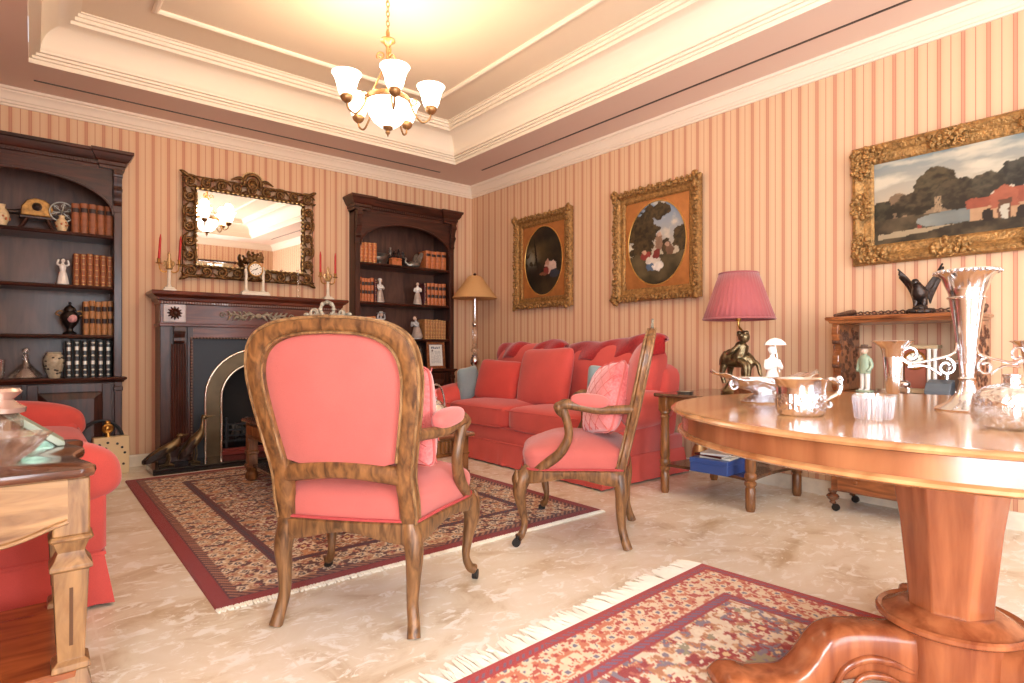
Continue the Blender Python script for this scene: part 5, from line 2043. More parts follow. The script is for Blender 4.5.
# ------------------------------------------------------------------ sofas
def make_sofa(label, loc, rz, cover, cushion_mat):
    """length along +x, front on y = 0, back at +y"""
    t = thing('sofa', label, 'sofa', loc, rz)
    Ln, D = 2.20, .98
    # box-pleated skirt
    m = MB()
    path = []
    def side(x0, y0, x1, y1, n):
        for i in range(n):
            u = i / n
            path.append((x0 + (x1 - x0) * u, y0 + (y1 - y0) * u))
    side(0, 0, Ln, 0, 90)
    side(Ln, 0, Ln, D, 40)
    side(Ln, D, 0, D, 90)
    side(0, D, 0, 0, 40)
    N = len(path)

    def pleat(x, y):
        e = 0
        for (px, py) in ((0, 0), (Ln, 0), (Ln / 2, 0), (0, D), (Ln, D)):
            d = math.hypot(x - px, y - py)
            if d < .07:
                e = max(e, math.cos(d / .07 * PI * 2.5) * .012 * (1 - d / .07) + .006)
        return e

    def sk(u, v):
        i = int(round(u * N)) % N
        x, y = path[i]
        cx, cy = x - Ln / 2, y - D / 2
        fl = .004 + (1 - v) * (.014 + pleat(x, y) + .003 * math.sin(i * .9))
        nx = math.copysign(1, cx) if abs(cx) > Ln / 2 - .001 else 0
        ny = math.copysign(1, cy) if abs(cy) > D / 2 - .001 else 0
        return (x + nx * fl, y + ny * fl, .012 + .19 * v)
    m.grid(sk, N, 5, cu=True)
    m.build('skirt', cover, t, smooth=60)
    m = MB()
    m.box(.0, .0, .17, Ln, D, .32, .012)
    m.tube([(-.004, -.004, .202), (Ln + .004, -.004, .202), (Ln + .004, D, .202), (-.004, D, .202)], .008, 6, closed=True)
    m.build('base_frame', cover, t, smooth=60)
    for s in (0, 1):
        m = MB()
        x0 = s * Ln
        sg = 1 if s else -1
        m.box(x0 - sg * .195, -.012, .205, x0 + sg * .008, .80, .52, .02)

        def roll(p, w):
            # flatten the inner cheek and let the front nose sag a little
            return (p[0], p[1] + .02 * w[2] * (w[1] < 0), p[2] + .02 * w[1])
        m.puff((x0 - sg * .072, .40, .535), (.150, .465, .142), p=2.9, n=16, bulge=roll)
        a = m.build('arm', cover, t, smooth=60)
    # back frame, raked and crowned
    m = MB()

    def bk_b(p, w):
        y = p[1] + (p[2] - .3) * .16
        return (p[0], y, p[2] + .03 * (1 - (w[0]) ** 2) * (w[2] > 0))
    m.puff((Ln / 2, D - .16, .56), (Ln / 2 - .02, .12, .335), p=8, n=18, bulge=bk_b)
    m.build('backrest', cover, t, smooth=60)
    for i in range(2):
        c = .2 + (Ln - .4) * (.25 + .5 * i)
        m = MB()
        hw_ = (Ln - .4) / 4 - .006
        m.puff((c, .36, .41), (hw_, .385, .105), p=7, n=14, bulge=lambda p, w: (p[0], p[1], p[2] + .025 * (1 - w[0] ** 2) * (1 - w[1] ** 2) * (w[2] > 0)))
        for z in (.485, .335):
            m.tube([(c - hw_ + .02, -.018, z), (c + hw_ - .02, -.018, z)], .006, 6)
        m.build('seat_cushion', cover, t, smooth=60)
    for i in range(2):
        c = .07 + (Ln - .14) * (.25 + .5 * i)
        m = MB()
        hw_ = (Ln - .14) / 4 - .004

        def bb_(p, w):
            y = p[1] + (p[2] - .5) * .24
            return (p[0] + .01 * math.sin(p[2] * 9), y - .03 * (1 - w[0] ** 2) * (1 - w[2] ** 2), p[2] + .012 * math.cos(w[0] * 2.2))
        m.puff((c, .70, .775), (hw_, .13, .275), p=5, n=16, bulge=bb_)
        m.build('back_cushion', cushion_mat, t, smooth=60)
    return t


make_sofa('long coral-red sofa under the oval paintings along the right wall', (3.11, 4.985, 0), -PI / 2, F_sofa, F_sofa)
make_sofa('coral-red sofa at the left edge of the photo in front of the left bookcase', (.215, 2.79, 0), PI / 2, F_sofa, F_sofa)


def scatter(name, label, loc, rot, w, h, th, mat, quilt=False, piping=None, group=None):
    m = MB().pillow(w, h, th)
    o = m.build(name, mat, None, loc, rot, smooth=80)
    if quilt:
        q = MB()
        for k in range(-4, 5):
            for sgn in (-1, 1):
                P = []
                for i in range(25):
                    a = -1 + 2 * i / 24
                    b = sgn * a + k * .42
                    if abs(b) < .96 and abs(a) < .96:
                        e = ((1 - a * a) * (1 - b * b)) ** .42
                        P.append((a, b, e))
                if len(P) > 3:
                    for s in (-1, 1):
                        q.tube([(w / 2 * a * .97, s * (th / 2 * e * .995), h / 2 * b * .97) for a, b, e in P], .0028, 4)
        q.build('quilting', F_pad, o, smooth=60)
    if piping:
        q = MB()
        P = []
        for k in range(4):
            for i in range(12):
                u = -1 + 2 * i / 12
                a, b = [(u, -1), (1, u), (-u, 1), (-1, -u)][k]
                kk = 1 - .13 * (a * b) ** 4
                P.append((w / 2 * a * kk * (1 - .1 * (1 - b * b) * a ** 4), 0, h / 2 * b * kk * (1 - .1 * (1 - a * a) * b ** 4)))
        q.tube(P, .006, 6, closed=True)
        q.build('piping', piping, o, smooth=60)
    return tag(o, label, 'cushion', group)


# scatter cushions and throws on the long sofa
scatter('cushion', 'square red scatter cushion at the left end of the long sofa', (3.50, 4.47, .70), (-.28, .05, -PI / 2 + .12), .60, .44, .17, F_sofad)
scatter('cushion', 'largest red cushion leaning in the left half of the long sofa', (3.55, 3.86, .75), (-.22, -.03, -PI / 2 - .05), .74, .58, .2, F_sofa)
scatter('cushion', 'small pale blue velvet cushion seen edge-on by the far arm of the long sofa', (3.38, 4.80, .66), (.0, -.14, .25), .30, .36, .13, F_blue)
scatter('cushion', 'pale blue cushion peeking out behind the right armchair back on the long sofa', (3.42, 3.0, .70), (-.1, .12, -PI / 2 + .9), .36, .36, .14, F_blue)


def throw(label, y0, y1, zlist, sag):
    """soft folded blanket lying along the top of the back cushions and hanging a little over their front"""
    m = MB()
    rnd = random.Random(int(y0 * 100))
    ph = [rnd.uniform(0, 6) for _ in range(6)]

    def fn(u, v):
        a = 2 * PI * v
        end = (1 - abs(2 * u - 1) ** 7) ** .5 if 0 < u < 1 else 0
        y = y0 + (y1 - y0) * u
        top = lo_at([(z, 0) for z in zlist], u)[0]
        rx = (.105 + .012 * math.sin(u * 9 + ph[0])) * end
        rz = (.056 + .010 * math.sin(u * 10 + ph[1]) + .004 * math.sin(u * 25 + ph[2])) * end
        ca, sa = math.cos(a), math.sin(a)
        x = 3.87 + rx * ca + .012 * math.sin(u * 21 + 2 * a + ph[3])
        hang = max(0, -ca) ** 1.6 * (.10 + .02 * math.sin(u * 15 + ph[4])) * sag
        z = top + rz * sa - hang + .006 * math.sin(u * 18 + 2 * a + ph[5])
        return (x, y + .012 * math.sin(a + u * 5), z)
    m.grid(fn, 70, 24, cv=True)
    o = m.build('throw', F_throw, smooth=80)
    return tag(o, label, 'throw')


throw('crimson velvet throw draped over the left half of the long sofa back', 4.92, 3.92, [1.015, 1.02, 1.01, 1.015, 1.04, 1.035], 1.0)
throw('crimson velvet throw draped over the right half of the long sofa back, behind the armchair', 3.88, 2.80, [1.015, 1.02, 1.025, 1.02, 1.04, 1.10, 1.08], 1.2)


# ------------------------------------------------------------------ armchairs
def chair_outline(n=64):
    """seat plan, closed, starting at rear left, running round the front"""
    pts = []
    fw, rw, yf, yr = .335, .255, .275, -.235
    ctl = [(-rw, yr), (-rw - .035, -.05), (-fw, .14), (-fw + .015, .225), (-fw + .085, .262), (-.12, .285), (0, .305), (.12, .285), (fw - .085, .262), (fw - .015, .225), (fw, .14), (rw + .035, -.05), (rw, yr)]
    P = smooth_path([(a, b, 0) for a, b in ctl], 6)
    P = [(p.x, p.y) for p in P]
    k = 8
    for i in range(1, k):
        u = i / k
        P.append((rw - 2 * rw * u, yr - .012 * math.sin(PI * u)))
    return P


def make_armchair(label, loc, rz):
    t = thing('armchair', label, 'armchair', loc, rz)
    O = chair_outline()
    n = len(O)
    # serpentine seat rail
    m = MB()
    sect = [(.012, .392), (.020, .385), (.020, .352), (.012, .33), (-.018, .332), (-.018, .392)]

    def lower(x, y):
        a = math.atan2(y - .02, x)
        return .020 * math.cos(4 * a) + .002
    v, f = [], []
    for i in range(n):
        x, y = O[i]
        px, py = O[i - 1]
        qx, qy = O[(i + 1) % n]
        tx, ty = qx - px, qy - py
        l = math.hypot(tx, ty)
        nx, ny = -ty / l, tx / l
        if nx * x + ny * y < 0:
            nx, ny = -nx, -ny
        for (d, z) in sect:
            v.append((x + nx * d, y + ny * d, z + (lower(x, y) if z < .36 else 0)))
    k = len(sect)
    for i in range(n):
        j = (i + 1) % n
        for q in range(k):
            f.append((i * k + q, i * k + (q + 1) % k, j * k + (q + 1) % k, j * k + q))
    m.add(v, f)
    m.build('seat_rail', W_chair, t, smooth=45)
    # sprung seat
    m = MB()
    c = (0, .03)

    def seat(u, v):
        i = u * n
        i0 = int(i) % n
        fr = i - int(i)
        a, b = O[i0], O[(i0 + 1) % n]
        x, y = a[0] + (b[0] - a[0]) * fr, a[1] + (b[1] - a[1]) * fr
        th = v * PI / 2
        r = math.sin(th) ** .8 if v > 0 else 0
        e = 1.0 + (.035 + .05 * max(0, y) / .3) * math.sin(PI * min(1, max(0, (v - .5) / .5)))
        z = .388 + .165 * (math.cos(th) ** .55 if v < 1 else 0)
        return (c[0] + (x - c[0]) * r * e, c[1] + (y - c[1]) * r * e, z)
    m.grid(seat, n, 18, cu=True)
    s = m.build('seat_cushion', F_chair, t, smooth=70)
    m = MB()
    m.tube([(x * 1.035, .03 + (y - .03) * 1.035, .396) for x, y in O], .0065, 6, closed=True)
    m.build('braid', F_trim, s)
    # legs
    for sx in (-1, 1):
        # front cabriole leg
        m = MB()
        P = smooth_path([(sx * .285, .215, .395), (sx * .322, .255, .345), (sx * .332, .272, .28), (sx * .318, .262, .19), (sx * .312, .25, .11), (sx * .325, .262, .06), (sx * .342, .276, .045)], 6)
        m.tube(P, lerp_list([.038, .043, .035, .023, .016, .019, .022], len(P)), 12)
        # carved knee
        for q in (-1, 0, 1):
            m.tube(smooth_path([(sx * (.322 + .02), .255 + .03, .385), (sx * (.345 + .012 * q), .29 - .012 * q, .34), (sx * (.345 + .004 * q), .29, .285)], 4), lerp_list([.009, .011, .004], 9), 6)
        lg = m.build('leg', W_chair, t, smooth=60)
        w = MB()
        w.tube([(sx * .345 - .011, .285, .021), (sx * .345 + .011, .285, .021)], .021, 14)
        w.tube([(sx * .342, .278, .055), (sx * .345, .284, .022)], .010, 8)
        w.build('caster', RUBBER, lg, smooth=40)
        m = MB()
        P = smooth_path([(sx * .228, -.218, .42), (sx * .238, -.225, .36), (sx * .252, -.235, .28), (sx * .248, -.232, .19), (sx * .246, -.236, .11), (sx * .255, -.25, .05), (sx * .262, -.268, .0)], 6)
        m.tube(P, lerp_list([.034, .038, .033, .026, .021, .022, .024], len(P)), 12)
        m.build('leg', W_chair, t, smooth=60)
    # back: flat serpentine frame
    def ylean(z):
        return -.232 - .24 * max(0, z - .40) + .04 * max(0, z - .4) ** 2

    outer = [(.268, .39), (.270, .47), (.266, .55), (.276, .63), (.294, .73), (.311, .84), (.317, .92), (.306, 1.00), (.275, 1.052), (.215, 1.088), (.13, 1.106), (0, 1.114)]
    inner = [(.200, .39), (.200, .47), (.196, .545), (.208, .63), (.226, .73), (.242, .84), (.246, .91), (.234, .968), (.205, 1.008), (.155, 1.035), (.09, 1.048), (0, 1.052)]

    def full(h):
        P = smooth_path([(a, 0, b) for a, b in h], 5)
        R_ = [(p.x, p.z) for p in P]
        return R_ + [(-x, z) for x, z in R_[-2::-1]]
    fo, fi = full(outer), full(inner)
    m = MB()
    v, f = [], []
    secp = [(0, -.006), (.08, -.020), (.5, -.027), (.88, -.020), (1.0, -.008), (1.0, .012), (.8, .024), (.2, .024), (0, .008)]
    for (o_, i_) in zip(fo, fi):
        for (s_, d) in secp:
            x, z = o_[0] + (i_[0] - o_[0]) * s_, o_[1] + (i_[1] - o_[1]) * s_
            v.append((x, ylean(z) + d, z))
    k = len(secp)
    for i in range(len(fo) - 1):
        for q in range(k):
            r = (q + 1) % k
            f.append((i * k + q, i * k + r, (i + 1) * k + r, (i + 1) * k + q))
    f.append(tuple(range(k)))
    f.append(tuple((len(fo) - 1) * k + q for q in range(k)))
    m.add(v, f)
    # serpentine lower rail
    def rail(u, v):
        x = -.215 + .43 * u
        zc = .566 + .012 * math.cos(2 * PI * (x / .62))
        a = 2 * PI * v
        z = zc + .034 * math.cos(a) * abs(math.cos(a)) ** -.3 if abs(math.cos(a)) > 1e-6 else zc
        return (x, ylean(zc) + .024 * math.sin(a), zc + .034 * math.copysign(abs(math.cos(a)) ** .6, math.cos(a)))
    m.grid(rail, 24, 12, cv=True)
    bf = m.build('back_frame', W_chairx, t, smooth=40)
    m = MB()
    # moulded beads following the frame on both faces
    for d in (-.024, .026):
        m.tube([(i_[0] + (o_[0] - i_[0]) * .1, ylean(i_[1]) + d, i_[1] + (o_[1] - i_[1]) * .1) for o_, i_ in zip(fo, fi) if i_[1] > .6], .0055, 6)
        m.tube([(o_[0] - (o_[0] - i_[0]) * .06, ylean(o_[1]) + d * .8, o_[1] - (o_[1] - i_[1]) * .06) for o_, i_ in zip(fo, fi)], .006, 6)
    m.build('bead', W_bead, bf, smooth=60)
    # padded back
    m = MB()
    hole = [(x * 1.0, z) for x, z in fi if z > .60]
    zc = .82
    bottom = [( -x0, z0) for x0, z0 in ()]
    zb = .60
    loop = hole + [(hole[-1][0] + (hole[0][0] - hole[-1][0]) * (i / 8), zb - .004) for i in range(1, 8)]
    nl = len(loop)

    def pad(depth, sgn):
        def fn(u, v):
            i = u * nl
            i0 = int(i) % nl
            fr = i - int(i)
            a, b = loop[i0], loop[(i0 + 1) % nl]
            x, z = a[0] + (b[0] - a[0]) * fr, a[1] + (b[1] - a[1]) * fr
            x, z = x * v * 1.01, zc + (z - zc) * v * 1.01
            return (x, ylean(z) + sgn * (.006 + depth * (max(0, 1 - v ** 3.2)) ** .6), z)
        return fn
    m.grid(pad(.016, -1), nl, 12, cu=True)
    m.grid(pad(.085, 1), nl, 12, cu=True)
    m.build('back_upholstery', F_chair, t, smooth=70)
    # carved ribbon crest
    m = MB()
    m.T = Matrix.Translation((0, ylean(1.11), 1.112)) @ Matrix.Scale(.66, 4) @ Matrix.Translation((0, -ylean(1.13), -1.135))
    zt = 1.135
    m.tube([(.036 * math.cos(a), ylean(1.13) - .002, zt + .034 + .036 * math.sin(a)) for a in np.linspace(0, 2 * PI, 20, endpoint=False)], .0085, 7, closed=True)
    for s in (-1, 1):
        m.tube(scroll((s * .075, zt + .012), .024, .006, 1.1, PI if s > 0 else 0, d=ylean(1.13), n=16), lerp_list([.010, .009, .007], 16), 6)
        m.tube(smooth_path([(s * .035, ylean(1.13), zt + .005), (s * .09, ylean(1.13), zt - .004), (s * .15, ylean(1.12), zt - .012)], 5), lerp_list([.012, .011, .005], 11), 6)
        m.ball((s * .115, ylean(1.13), zt + .008), (.018, .011, .011), 8, 6)
    for k in range(8):
        a = k * PI / 4
        m.ball((.036 * math.cos(a), ylean(1.13) - .004, zt + .034 + .036 * math.sin(a)), .0115, 7, 5)
    m.build('crest', W_worn_highlit, t, smooth=60)
    # arms with pads
    for sx in (-1, 1):
        m = MB()
        ya = ylean(.70)
        P = smooth_path([(sx * .262, ya - .01, .705), (sx * .285, ya + .09, .700), (sx * .325, -.12, .702), (sx * .350, -.03, .722), (sx * .354, .035, .728), (sx * .351, .064, .705), (sx * .342, .047, .672)], 7)
        m.tube(P, lerp_list([.024, .022, .022, .025, .027, .026, .018], len(P)), 12)
        P = smooth_path([(sx * .350, .047, .705), (sx * .342, .024, .63), (sx * .335, .022, .56), (sx * .335, .065, .48), (sx * .330, .14, .42), (sx * .325, .19, .375)], 7)
        m.tube(P, lerp_list([.024, .021, .022, .025, .028, .026], len(P)), 12)
        m.ball((sx * .353, .066, .715), (.030, .028, .026), 10, 8)
        a = m.build('arm', W_chair, t, smooth=60)
        p = MB()
        p.puff((sx * .332, -.085, .746), (.036, .092, .036), p=2.5, n=10, bulge=lambda q, w: (q[0] + (q[1] + .085) * sx * .24, q[1], q[2] + (q[1] + .085) * .08))
        p.build('arm_pad', F_pad, a, smooth=70)
    return t


ch1 = make_armchair('carved walnut armchair with salmon upholstery, seen from behind in the foreground', (1.055, 2.150, 0.0), math.radians(40.4 - 90))
ch2 = dup(ch1, 'carved walnut armchair with salmon upholstery, seen from its side before the long sofa', (2.345, 2.253, 0.0), math.radians(126.8 - 90))


def on_chair(loc, rz, p):
    c, s = math.cos(rz), math.sin(rz)
    return (loc[0] + c * p[0] - s * p[1], loc[1] + s * p[0] + c * p[1], p[2])


r1, r2 = math.radians(40.4 - 90), math.radians(126.8 - 90)
scatter('cushion', 'pink quilted velvet cushion on the armchair seen from behind', on_chair((1.055, 2.15), r1, (.082, -.02, .755)), (.16, .06, r1 - .35), .44, .42, .19, F_velvet, True, F_pad)
scatter('cushion', 'pink quilted velvet cushion leaning in the armchair seen from its side', on_chair((2.345, 2.253), r2, (-.06, -.14, .735)), (.30, .18, r2 + .45), .41, .41, .18, F_velvet, True, F_pad)

# ------------------------------------------------------------------ coffee table and kettle
t = thing('coffee_table', 'dark carved coffee table with fluted apron between the sofas, behind the foreground armchair', 'coffee table', (1.69, 3.86, 0.012))
hx, hy, zt = .46, .86, .47
m = MB()
m.wrap_mould([(-.01, zt - .03), (.004, zt - .026), (.008, zt - .012), (0, zt)], -hx, hx, -hy, hy)
m.build('top', W_constop, t, smooth=25)
m = MB()
m.box(-hx + .03, -hy + .03, zt - .125, hx - .03, hy - .03, zt - .028)
ap = m.build('apron', W_side, t, smooth=0)
m = MB()
for i in range(28):
    x = -hx + .075 + (2 * hx - .15) * i / 27
    for s in (-1, 1):
        m.tube([(x, s * (hy - .028), zt - .115), (x, s * (hy - .024), zt - .045)], .0125, 6)
for i in range(50):
    y = -hy + .075 + (2 * hy - .15) * i / 49
    for s in (-1, 1):
        m.tube([(s * (hx - .028), y, zt - .115), (s * (hx - .024), y, zt - .045)], .0125, 6)
m.build('fluting', W_side, ap, smooth=50)
m = MB()
m.wrap_mould([(-.01, zt - .145), (.0, zt - .14), (.004, zt - .128), (-.01, zt - .12)], -hx + .02, hx - .02, -hy + .02, hy - .02)
m.build('moulding', W_side, ap, smooth=25)
for sx in (-1, 1):
    for sy in (-1, 1):
        m = MB()
        x, y = sx * (hx - .055), sy * (hy - .055)
        m.box(x - .035, y - .035, .09, x + .035, y + .035, zt - .03, .005)
        m.box(x - .042, y - .042, .20, x + .042, y + .042, .23, .006)
        m.box(x - .045, y - .045, .10, x + .045, y + .045, .125, .006)
        m.lathe([(.03, 0), (.045, .02), (.048, .05), (.035, .07), (.045, .10)], 16, (x, y, 0))
        m.build('leg', W_side, t, smooth=30)
MB().box(-hx + .05, -hy + .05, .10, hx - .05, hy - .05, .125, .004).build('lower_shelf', W_sidetop, t)

t = thing('kettle', 'silver kettle with tall hoop handle on the coffee table, behind the armchair arm', 'kettle', (2.072, 3.315, .483))
t.scale = (.9, .9, 1)
m = MB().lathe([(0, 0), (.055, 0), (.06, .01), (.045, .02), (.075, .04), (.098, .075), (.10, .105), (.085, .135), (.05, .155), (.046, .158)], 28)
m.tube(smooth_path([(-.07, -.02, .07), (-.12, -.04, .09), (-.145, -.05, .14), (-.165, -.055, .15)], 5), lerp_list([.024, .018, .012, .010], 16), 8)
m.build('body', SILVER, t, smooth=50)
m = MB().lathe([(.05, .156), (.052, .162), (.03, .178), (.008, .185), (.007, .195), (.014, .203), (0, .212)], 20)
m.build('lid', SILVER, t, smooth=50)
m = MB()
m.tube([(.095 * math.cos(a), -.0 + .03 * math.cos(a), .125 + .16 * math.sin(a)) for a in np.linspace(-.05, PI + .05, 24)], .007, 8)
m.build('handle', SILVER, t)

# ------------------------------------------------------------------ round pedestal table
TT = .82
TCX, TCY, TR = 2.05, .50, .778
t = thing('pedestal_table', 'large round mahogany pedestal table in the right foreground', 'table', (TCX, TCY, 0.0))
m = MB().lathe([(0, TT - .017), (TR - .02, TT - .017), (TR - .004, TT - .014), (TR, TT - .008), (TR - .004, TT - .003), (TR - .014, TT), (TR - .03, TT), (0, TT)], 128)
m.build('table_top', W_tabletop, t, smooth=25)
m = MB().lathe([(TR - .035, TT - .02), (TR - .032, TT - .082), (TR - .055, TT - .082), (TR - .055, TT - .02)], 128)
m.lathe([(.2, TT - .05), (.2, TT - .022)], 32)
ap = m.build('apron', W_table, t, smooth=25)
m = MB().lathe([(TR - .055, TT - .084), (TR - .03, TT - .086), (TR - .020, TT - .08), (TR - .020, TT - .073), (TR - .028, TT - .068), (TR - .036, TT - .068)], 128)
m.build('bead_moulding', W_tabletop, ap, smooth=40)
m = MB()


def octa(r, z, off=PI / 8 - .55):
    return [(r * math.cos(off + k * PI / 4), r * math.sin(off + k * PI / 4), z) for k in range(8)]


secs = [(.105, .235), (.108, .30), (.128, .50), (.155, .68), (.165, .79)]
v, f = [], []
for r, z in secs:
    v += octa(r, z)
for i in range(len(secs) - 1):
    for k in range(8):
        l = (k + 1) % 8
        f.append((i * 8 + k, i * 8 + l, i * 8 + 8 + l, i * 8 + 8 + k))
m.add(v, f)
m.build('column', W_tablev, t, smooth=20, bevel=.004)
m = MB().lathe([(.10, .262), (.115, .262), (.135, .250), (.160, .235), (.168, .232), (.178, .238), (.184, .232), (.184, .222), (.175, .214), (.16, .208), (.14, .205)], 48)
m.build('collar', W_tablev, t, smooth=40)
m = MB().lathe([(.0, .022), (.150, .022), (.152, .03), (.152, .21), (0, .21)], 48)
m.build('drum', W_tablev, t, smooth=30)
for ang in (142, 262, 22):
    m = MB()
    prof = [(.12, .125, .082), (.20, .136, .078), (.27, .144, .075), (.33, .144, .074), (.375, .130, .074), (.405, .105, .070), (.43, .078, .058), (.48, .050, .036), (.57, .046, .032), (.62, .052, .038), (.66, .052, .036), (.685, .046, .012)]
    P = smooth_path([(a, 0, b) for a, b, c in prof], 5)
    hs = lerp_list([c for a, b, c in prof], len(P))
    v = []
    for p, h_ in zip(P, hs):
        wd = .062 if p.x < .5 else .062 + .008 * math.sin((p.x - .5) * 10)
        if p.x > .74:
            wd *= .6
        for k in range(14):
            a = 2 * PI * k / 14
            ca, sa = math.cos(a), math.sin(a)
            v.append((p.x, wd * math.copysign(abs(ca) ** .45, ca), max(.014, p.z + h_ * math.copysign(abs(sa) ** .55, sa))))
    f = []
    N = len(P)
    for i in range(N - 1):
        for k in range(14):
            l = (k + 1) % 14
            f.append((i * 14 + k, i * 14 + l, i * 14 + 14 + l, i * 14 + 14 + k))
    f.append(tuple(range(14)))
    f.append(tuple((N - 1) * 14 + k for k in range(14)))
    m.add(v, f)
    # raised carved ridges on both cheeks
    for s in (-1, 1):
        m.tube(smooth_path([(.15, s * .060, .10), (.23, s * .064, .135), (.29, s * .064, .142), (.345, s * .062, .115), (.375, s * .060, .06)], 6), lerp_list([.006, .011, .012, .011, .006], 25), 8)
        m.tube(smooth_path([(.16, s * .062, .05), (.23, s * .064, .09), (.29, s * .064, .095), (.33, s * .062, .06)], 6), lerp_list([.005, .010, .010, .005], 19), 8)
    o = m.build('foot', W_tablev, t, smooth=60)
    o.rotation_euler = (0, 0, math.radians(ang))

# things on the pedestal table
t = thing('oval_dish', 'silver footed oval dish with wavy rim at the far side of the pedestal table', 'dish', (1.911, .984, TT), -.69)
m = MB().lathe([(0, 0), (.075, 0), (.08, .006), (.06, .018), (.035, .03), (.032, .038), (.05, .045)], 28, sx=1.0, sy=.75)
m.build('foot', SILVER_R, t, smooth=50)
m = MB().lathe([(.03, .036), (.075, .048), (.10, .066), (.108, .085), (.10, .083), (.07, .056), (0, .05)], 32, sx=1.05, sy=.72, lobe=lambda a, z: 1 + .03 * math.cos(12 * a))
m.build('bowl', SILVER_R, t, smooth=50)
m = MB()


def rimf(u, v):
    a = 2 * PI * u
    w = .70 + .30 * v
    x, y = .178 * math.cos(a) * w, .10 * math.sin(a) * w
    z = .084 + .010 * v * math.cos(2 * a) + .016 * v * abs(math.cos(a)) ** 2 + .004 * math.cos(10 * a) * v
    return (x, y, z)


m.grid(rimf, 64, 5, cu=True)
o = m.build('rim', SILVER, t, smooth=60)
o.modifiers.new('wall', 'SOLIDIFY').thickness = .003
for s in (-1, 1):
    m = MB().tube(scroll((s * .10, .06), .018, .005, 1.3, PI / 2, d=-.0, n=20), .005, 6)
    m.build('scroll_handle', SILVER, t)
figurine('figurine', 'white porcelain girl with parasol standing behind the silver oval dish', (2.08, 1.04, TT), -.6, .185, PORC, PORC, PORC, 'parasol', arms='front')

t = thing('silver_jug', 'embossed silver bowl with scroll handle near the edge of the pedestal table', 'jug', (1.634, .737, TT), -.69)
m = MB().lathe([(0, 0), (.052, 0), (.058, .005), (.062, .02), (.064, .045), (.062, .06)], 64, lobe=lambda a, z: 1 + .025 * math.cos(28 * a))
m.build('fluted_body', SILVER_R, t, smooth=50)
m = MB()
m.lathe([(.0615, .058), (.062, .075), (.066, .094), (.070, .100), (.066, .101), (.060, .093), (.056, .06), (.054, .012), (0, .008)], 48)
m.build('bowl', SILVER, t, smooth=50)
m = MB()
m.tube(smooth_path([(.060, 0, .088), (.085, 0, .098), (.108, 0, .085), (.104, 0, .06), (.08, 0, .045), (.064, 0, .035)], 6), lerp_list([.006, .007, .0075, .007, .006, .005], 31), 8)
m.tube(scroll((.105, .098), .012, .004, 1, PI, n=14), .004, 6)
m.tube(scroll((.078, .03), .012, .004, 1, PI / 2, n=14), .004, 6)
m.build('handle', SILVER, t)

t = thing('oval_glass_bowl', 'oval cut-glass bowl with vertical ribs in front of the epergne on the pedestal table', 'bowl', (1.645, .561, TT), .1)
m = MB().lathe([(0, .004), (.050, 0), (.054, .004), (.060, .062), (.061, .066), (.057, .066), (.050, .012), (0, .010)], 72, sx=1.0, sy=.72, lobe=lambda a, z: 1 + .02 * math.cos(24 * a))
m.build('bowl', GLASS, t, smooth=30)
m = MB()
for k in range(24):
    a = 2 * PI * k / 24
    m.tube([(.0545 * math.cos(a), .0545 * .72 * math.sin(a), .008), (.061 * math.cos(a), .061 * .72 * math.sin(a), .060)], .0032, 6)
m.build('ribs', glassy('frosted_glass_rib', (245, 242, 246), rough=.25, mixin=.2), t)

# epergne
t = thing('epergne', 'tall silver trumpet epergne with side vases on the pedestal table', 'epergne', (2.135, .48, TT), -.80)
m = MB().lathe([(0, 0), (.078, 0), (.08, .004), (.074, .010), (.045, .026), (.026, .052), (.017, .085), (.016, .093)], 40)
m.build('foot', SILVER, t, smooth=50)
m = MB().lathe([(.017, .088), (.022, .094), (.017, .10), (.02, .14), (.032, .24), (.043, .325), (.045, .333), (.043, .34), (.052, .365), (.062, .392), (.076, .408), (.081, .412), (.078, .415), (.060, .40), (.048, .37), (.036, .33), (.024, .2), (0, .12)], 48)
tr = m.build('trumpet', SILVER, t, smooth=50)
m = MB()
for k in range(30):
    a = 2 * PI * k / 30
    m.ball((.077 * math.cos(a), .077 * math.sin(a), .408), (.008, .008, .006), 6, 5)
m.tube([(.0455 * math.cos(a), .0455 * math.sin(a), .333) for a in np.linspace(0, 2 * PI, 32, endpoint=False)], .0035, 6, closed=True)
m.build('pierced_rim', SILVER_R, tr, smooth=60)
for k, ang in enumerate((PI - .05, .12)):
    ca, sa = math.cos(ang), math.sin(ang)

    def T_(P):
        return [(ca * p[0], sa * p[0], p[2]) for p in P]
    m = MB()
    m.tube(T_(smooth_path([(.026, 0, .20), (.036, 0, .168), (.09, 0, .15), (.15, 0, .14), (.19, 0, .165)], 7)), .0042, 7)
    m.tube(T_(scroll((.056, .128), .026, .010, 1.15, PI / 2, n=26)), .0042, 6)
    m.tube(T_(scroll((.152, .165), .028, .010, 1.15, -PI / 2, n=26)), .0042, 6)
    m.tube(T_(smooth_path([(.07, 0, .105), (.11, 0, .13), (.16, 0, .128)], 5)), .0035, 6)
    m.build('side_arm', SILVER, t)
    m = MB().lathe([(.010, .045), (.017, .05), (.022, .10), (.027, .165), (.026, .17), (.034, .188), (.050, .202), (.055, .205), (.05, .207), (.032, .19), (.02, .12), (0, .06)], 32, (.20 * ca, .20 * sa, 0), lobe=lambda a, z: 1 + (.05 * math.cos(10 * a) if z > .2 else 0))
    m.build('side_vase', SILVER, t, smooth=50)

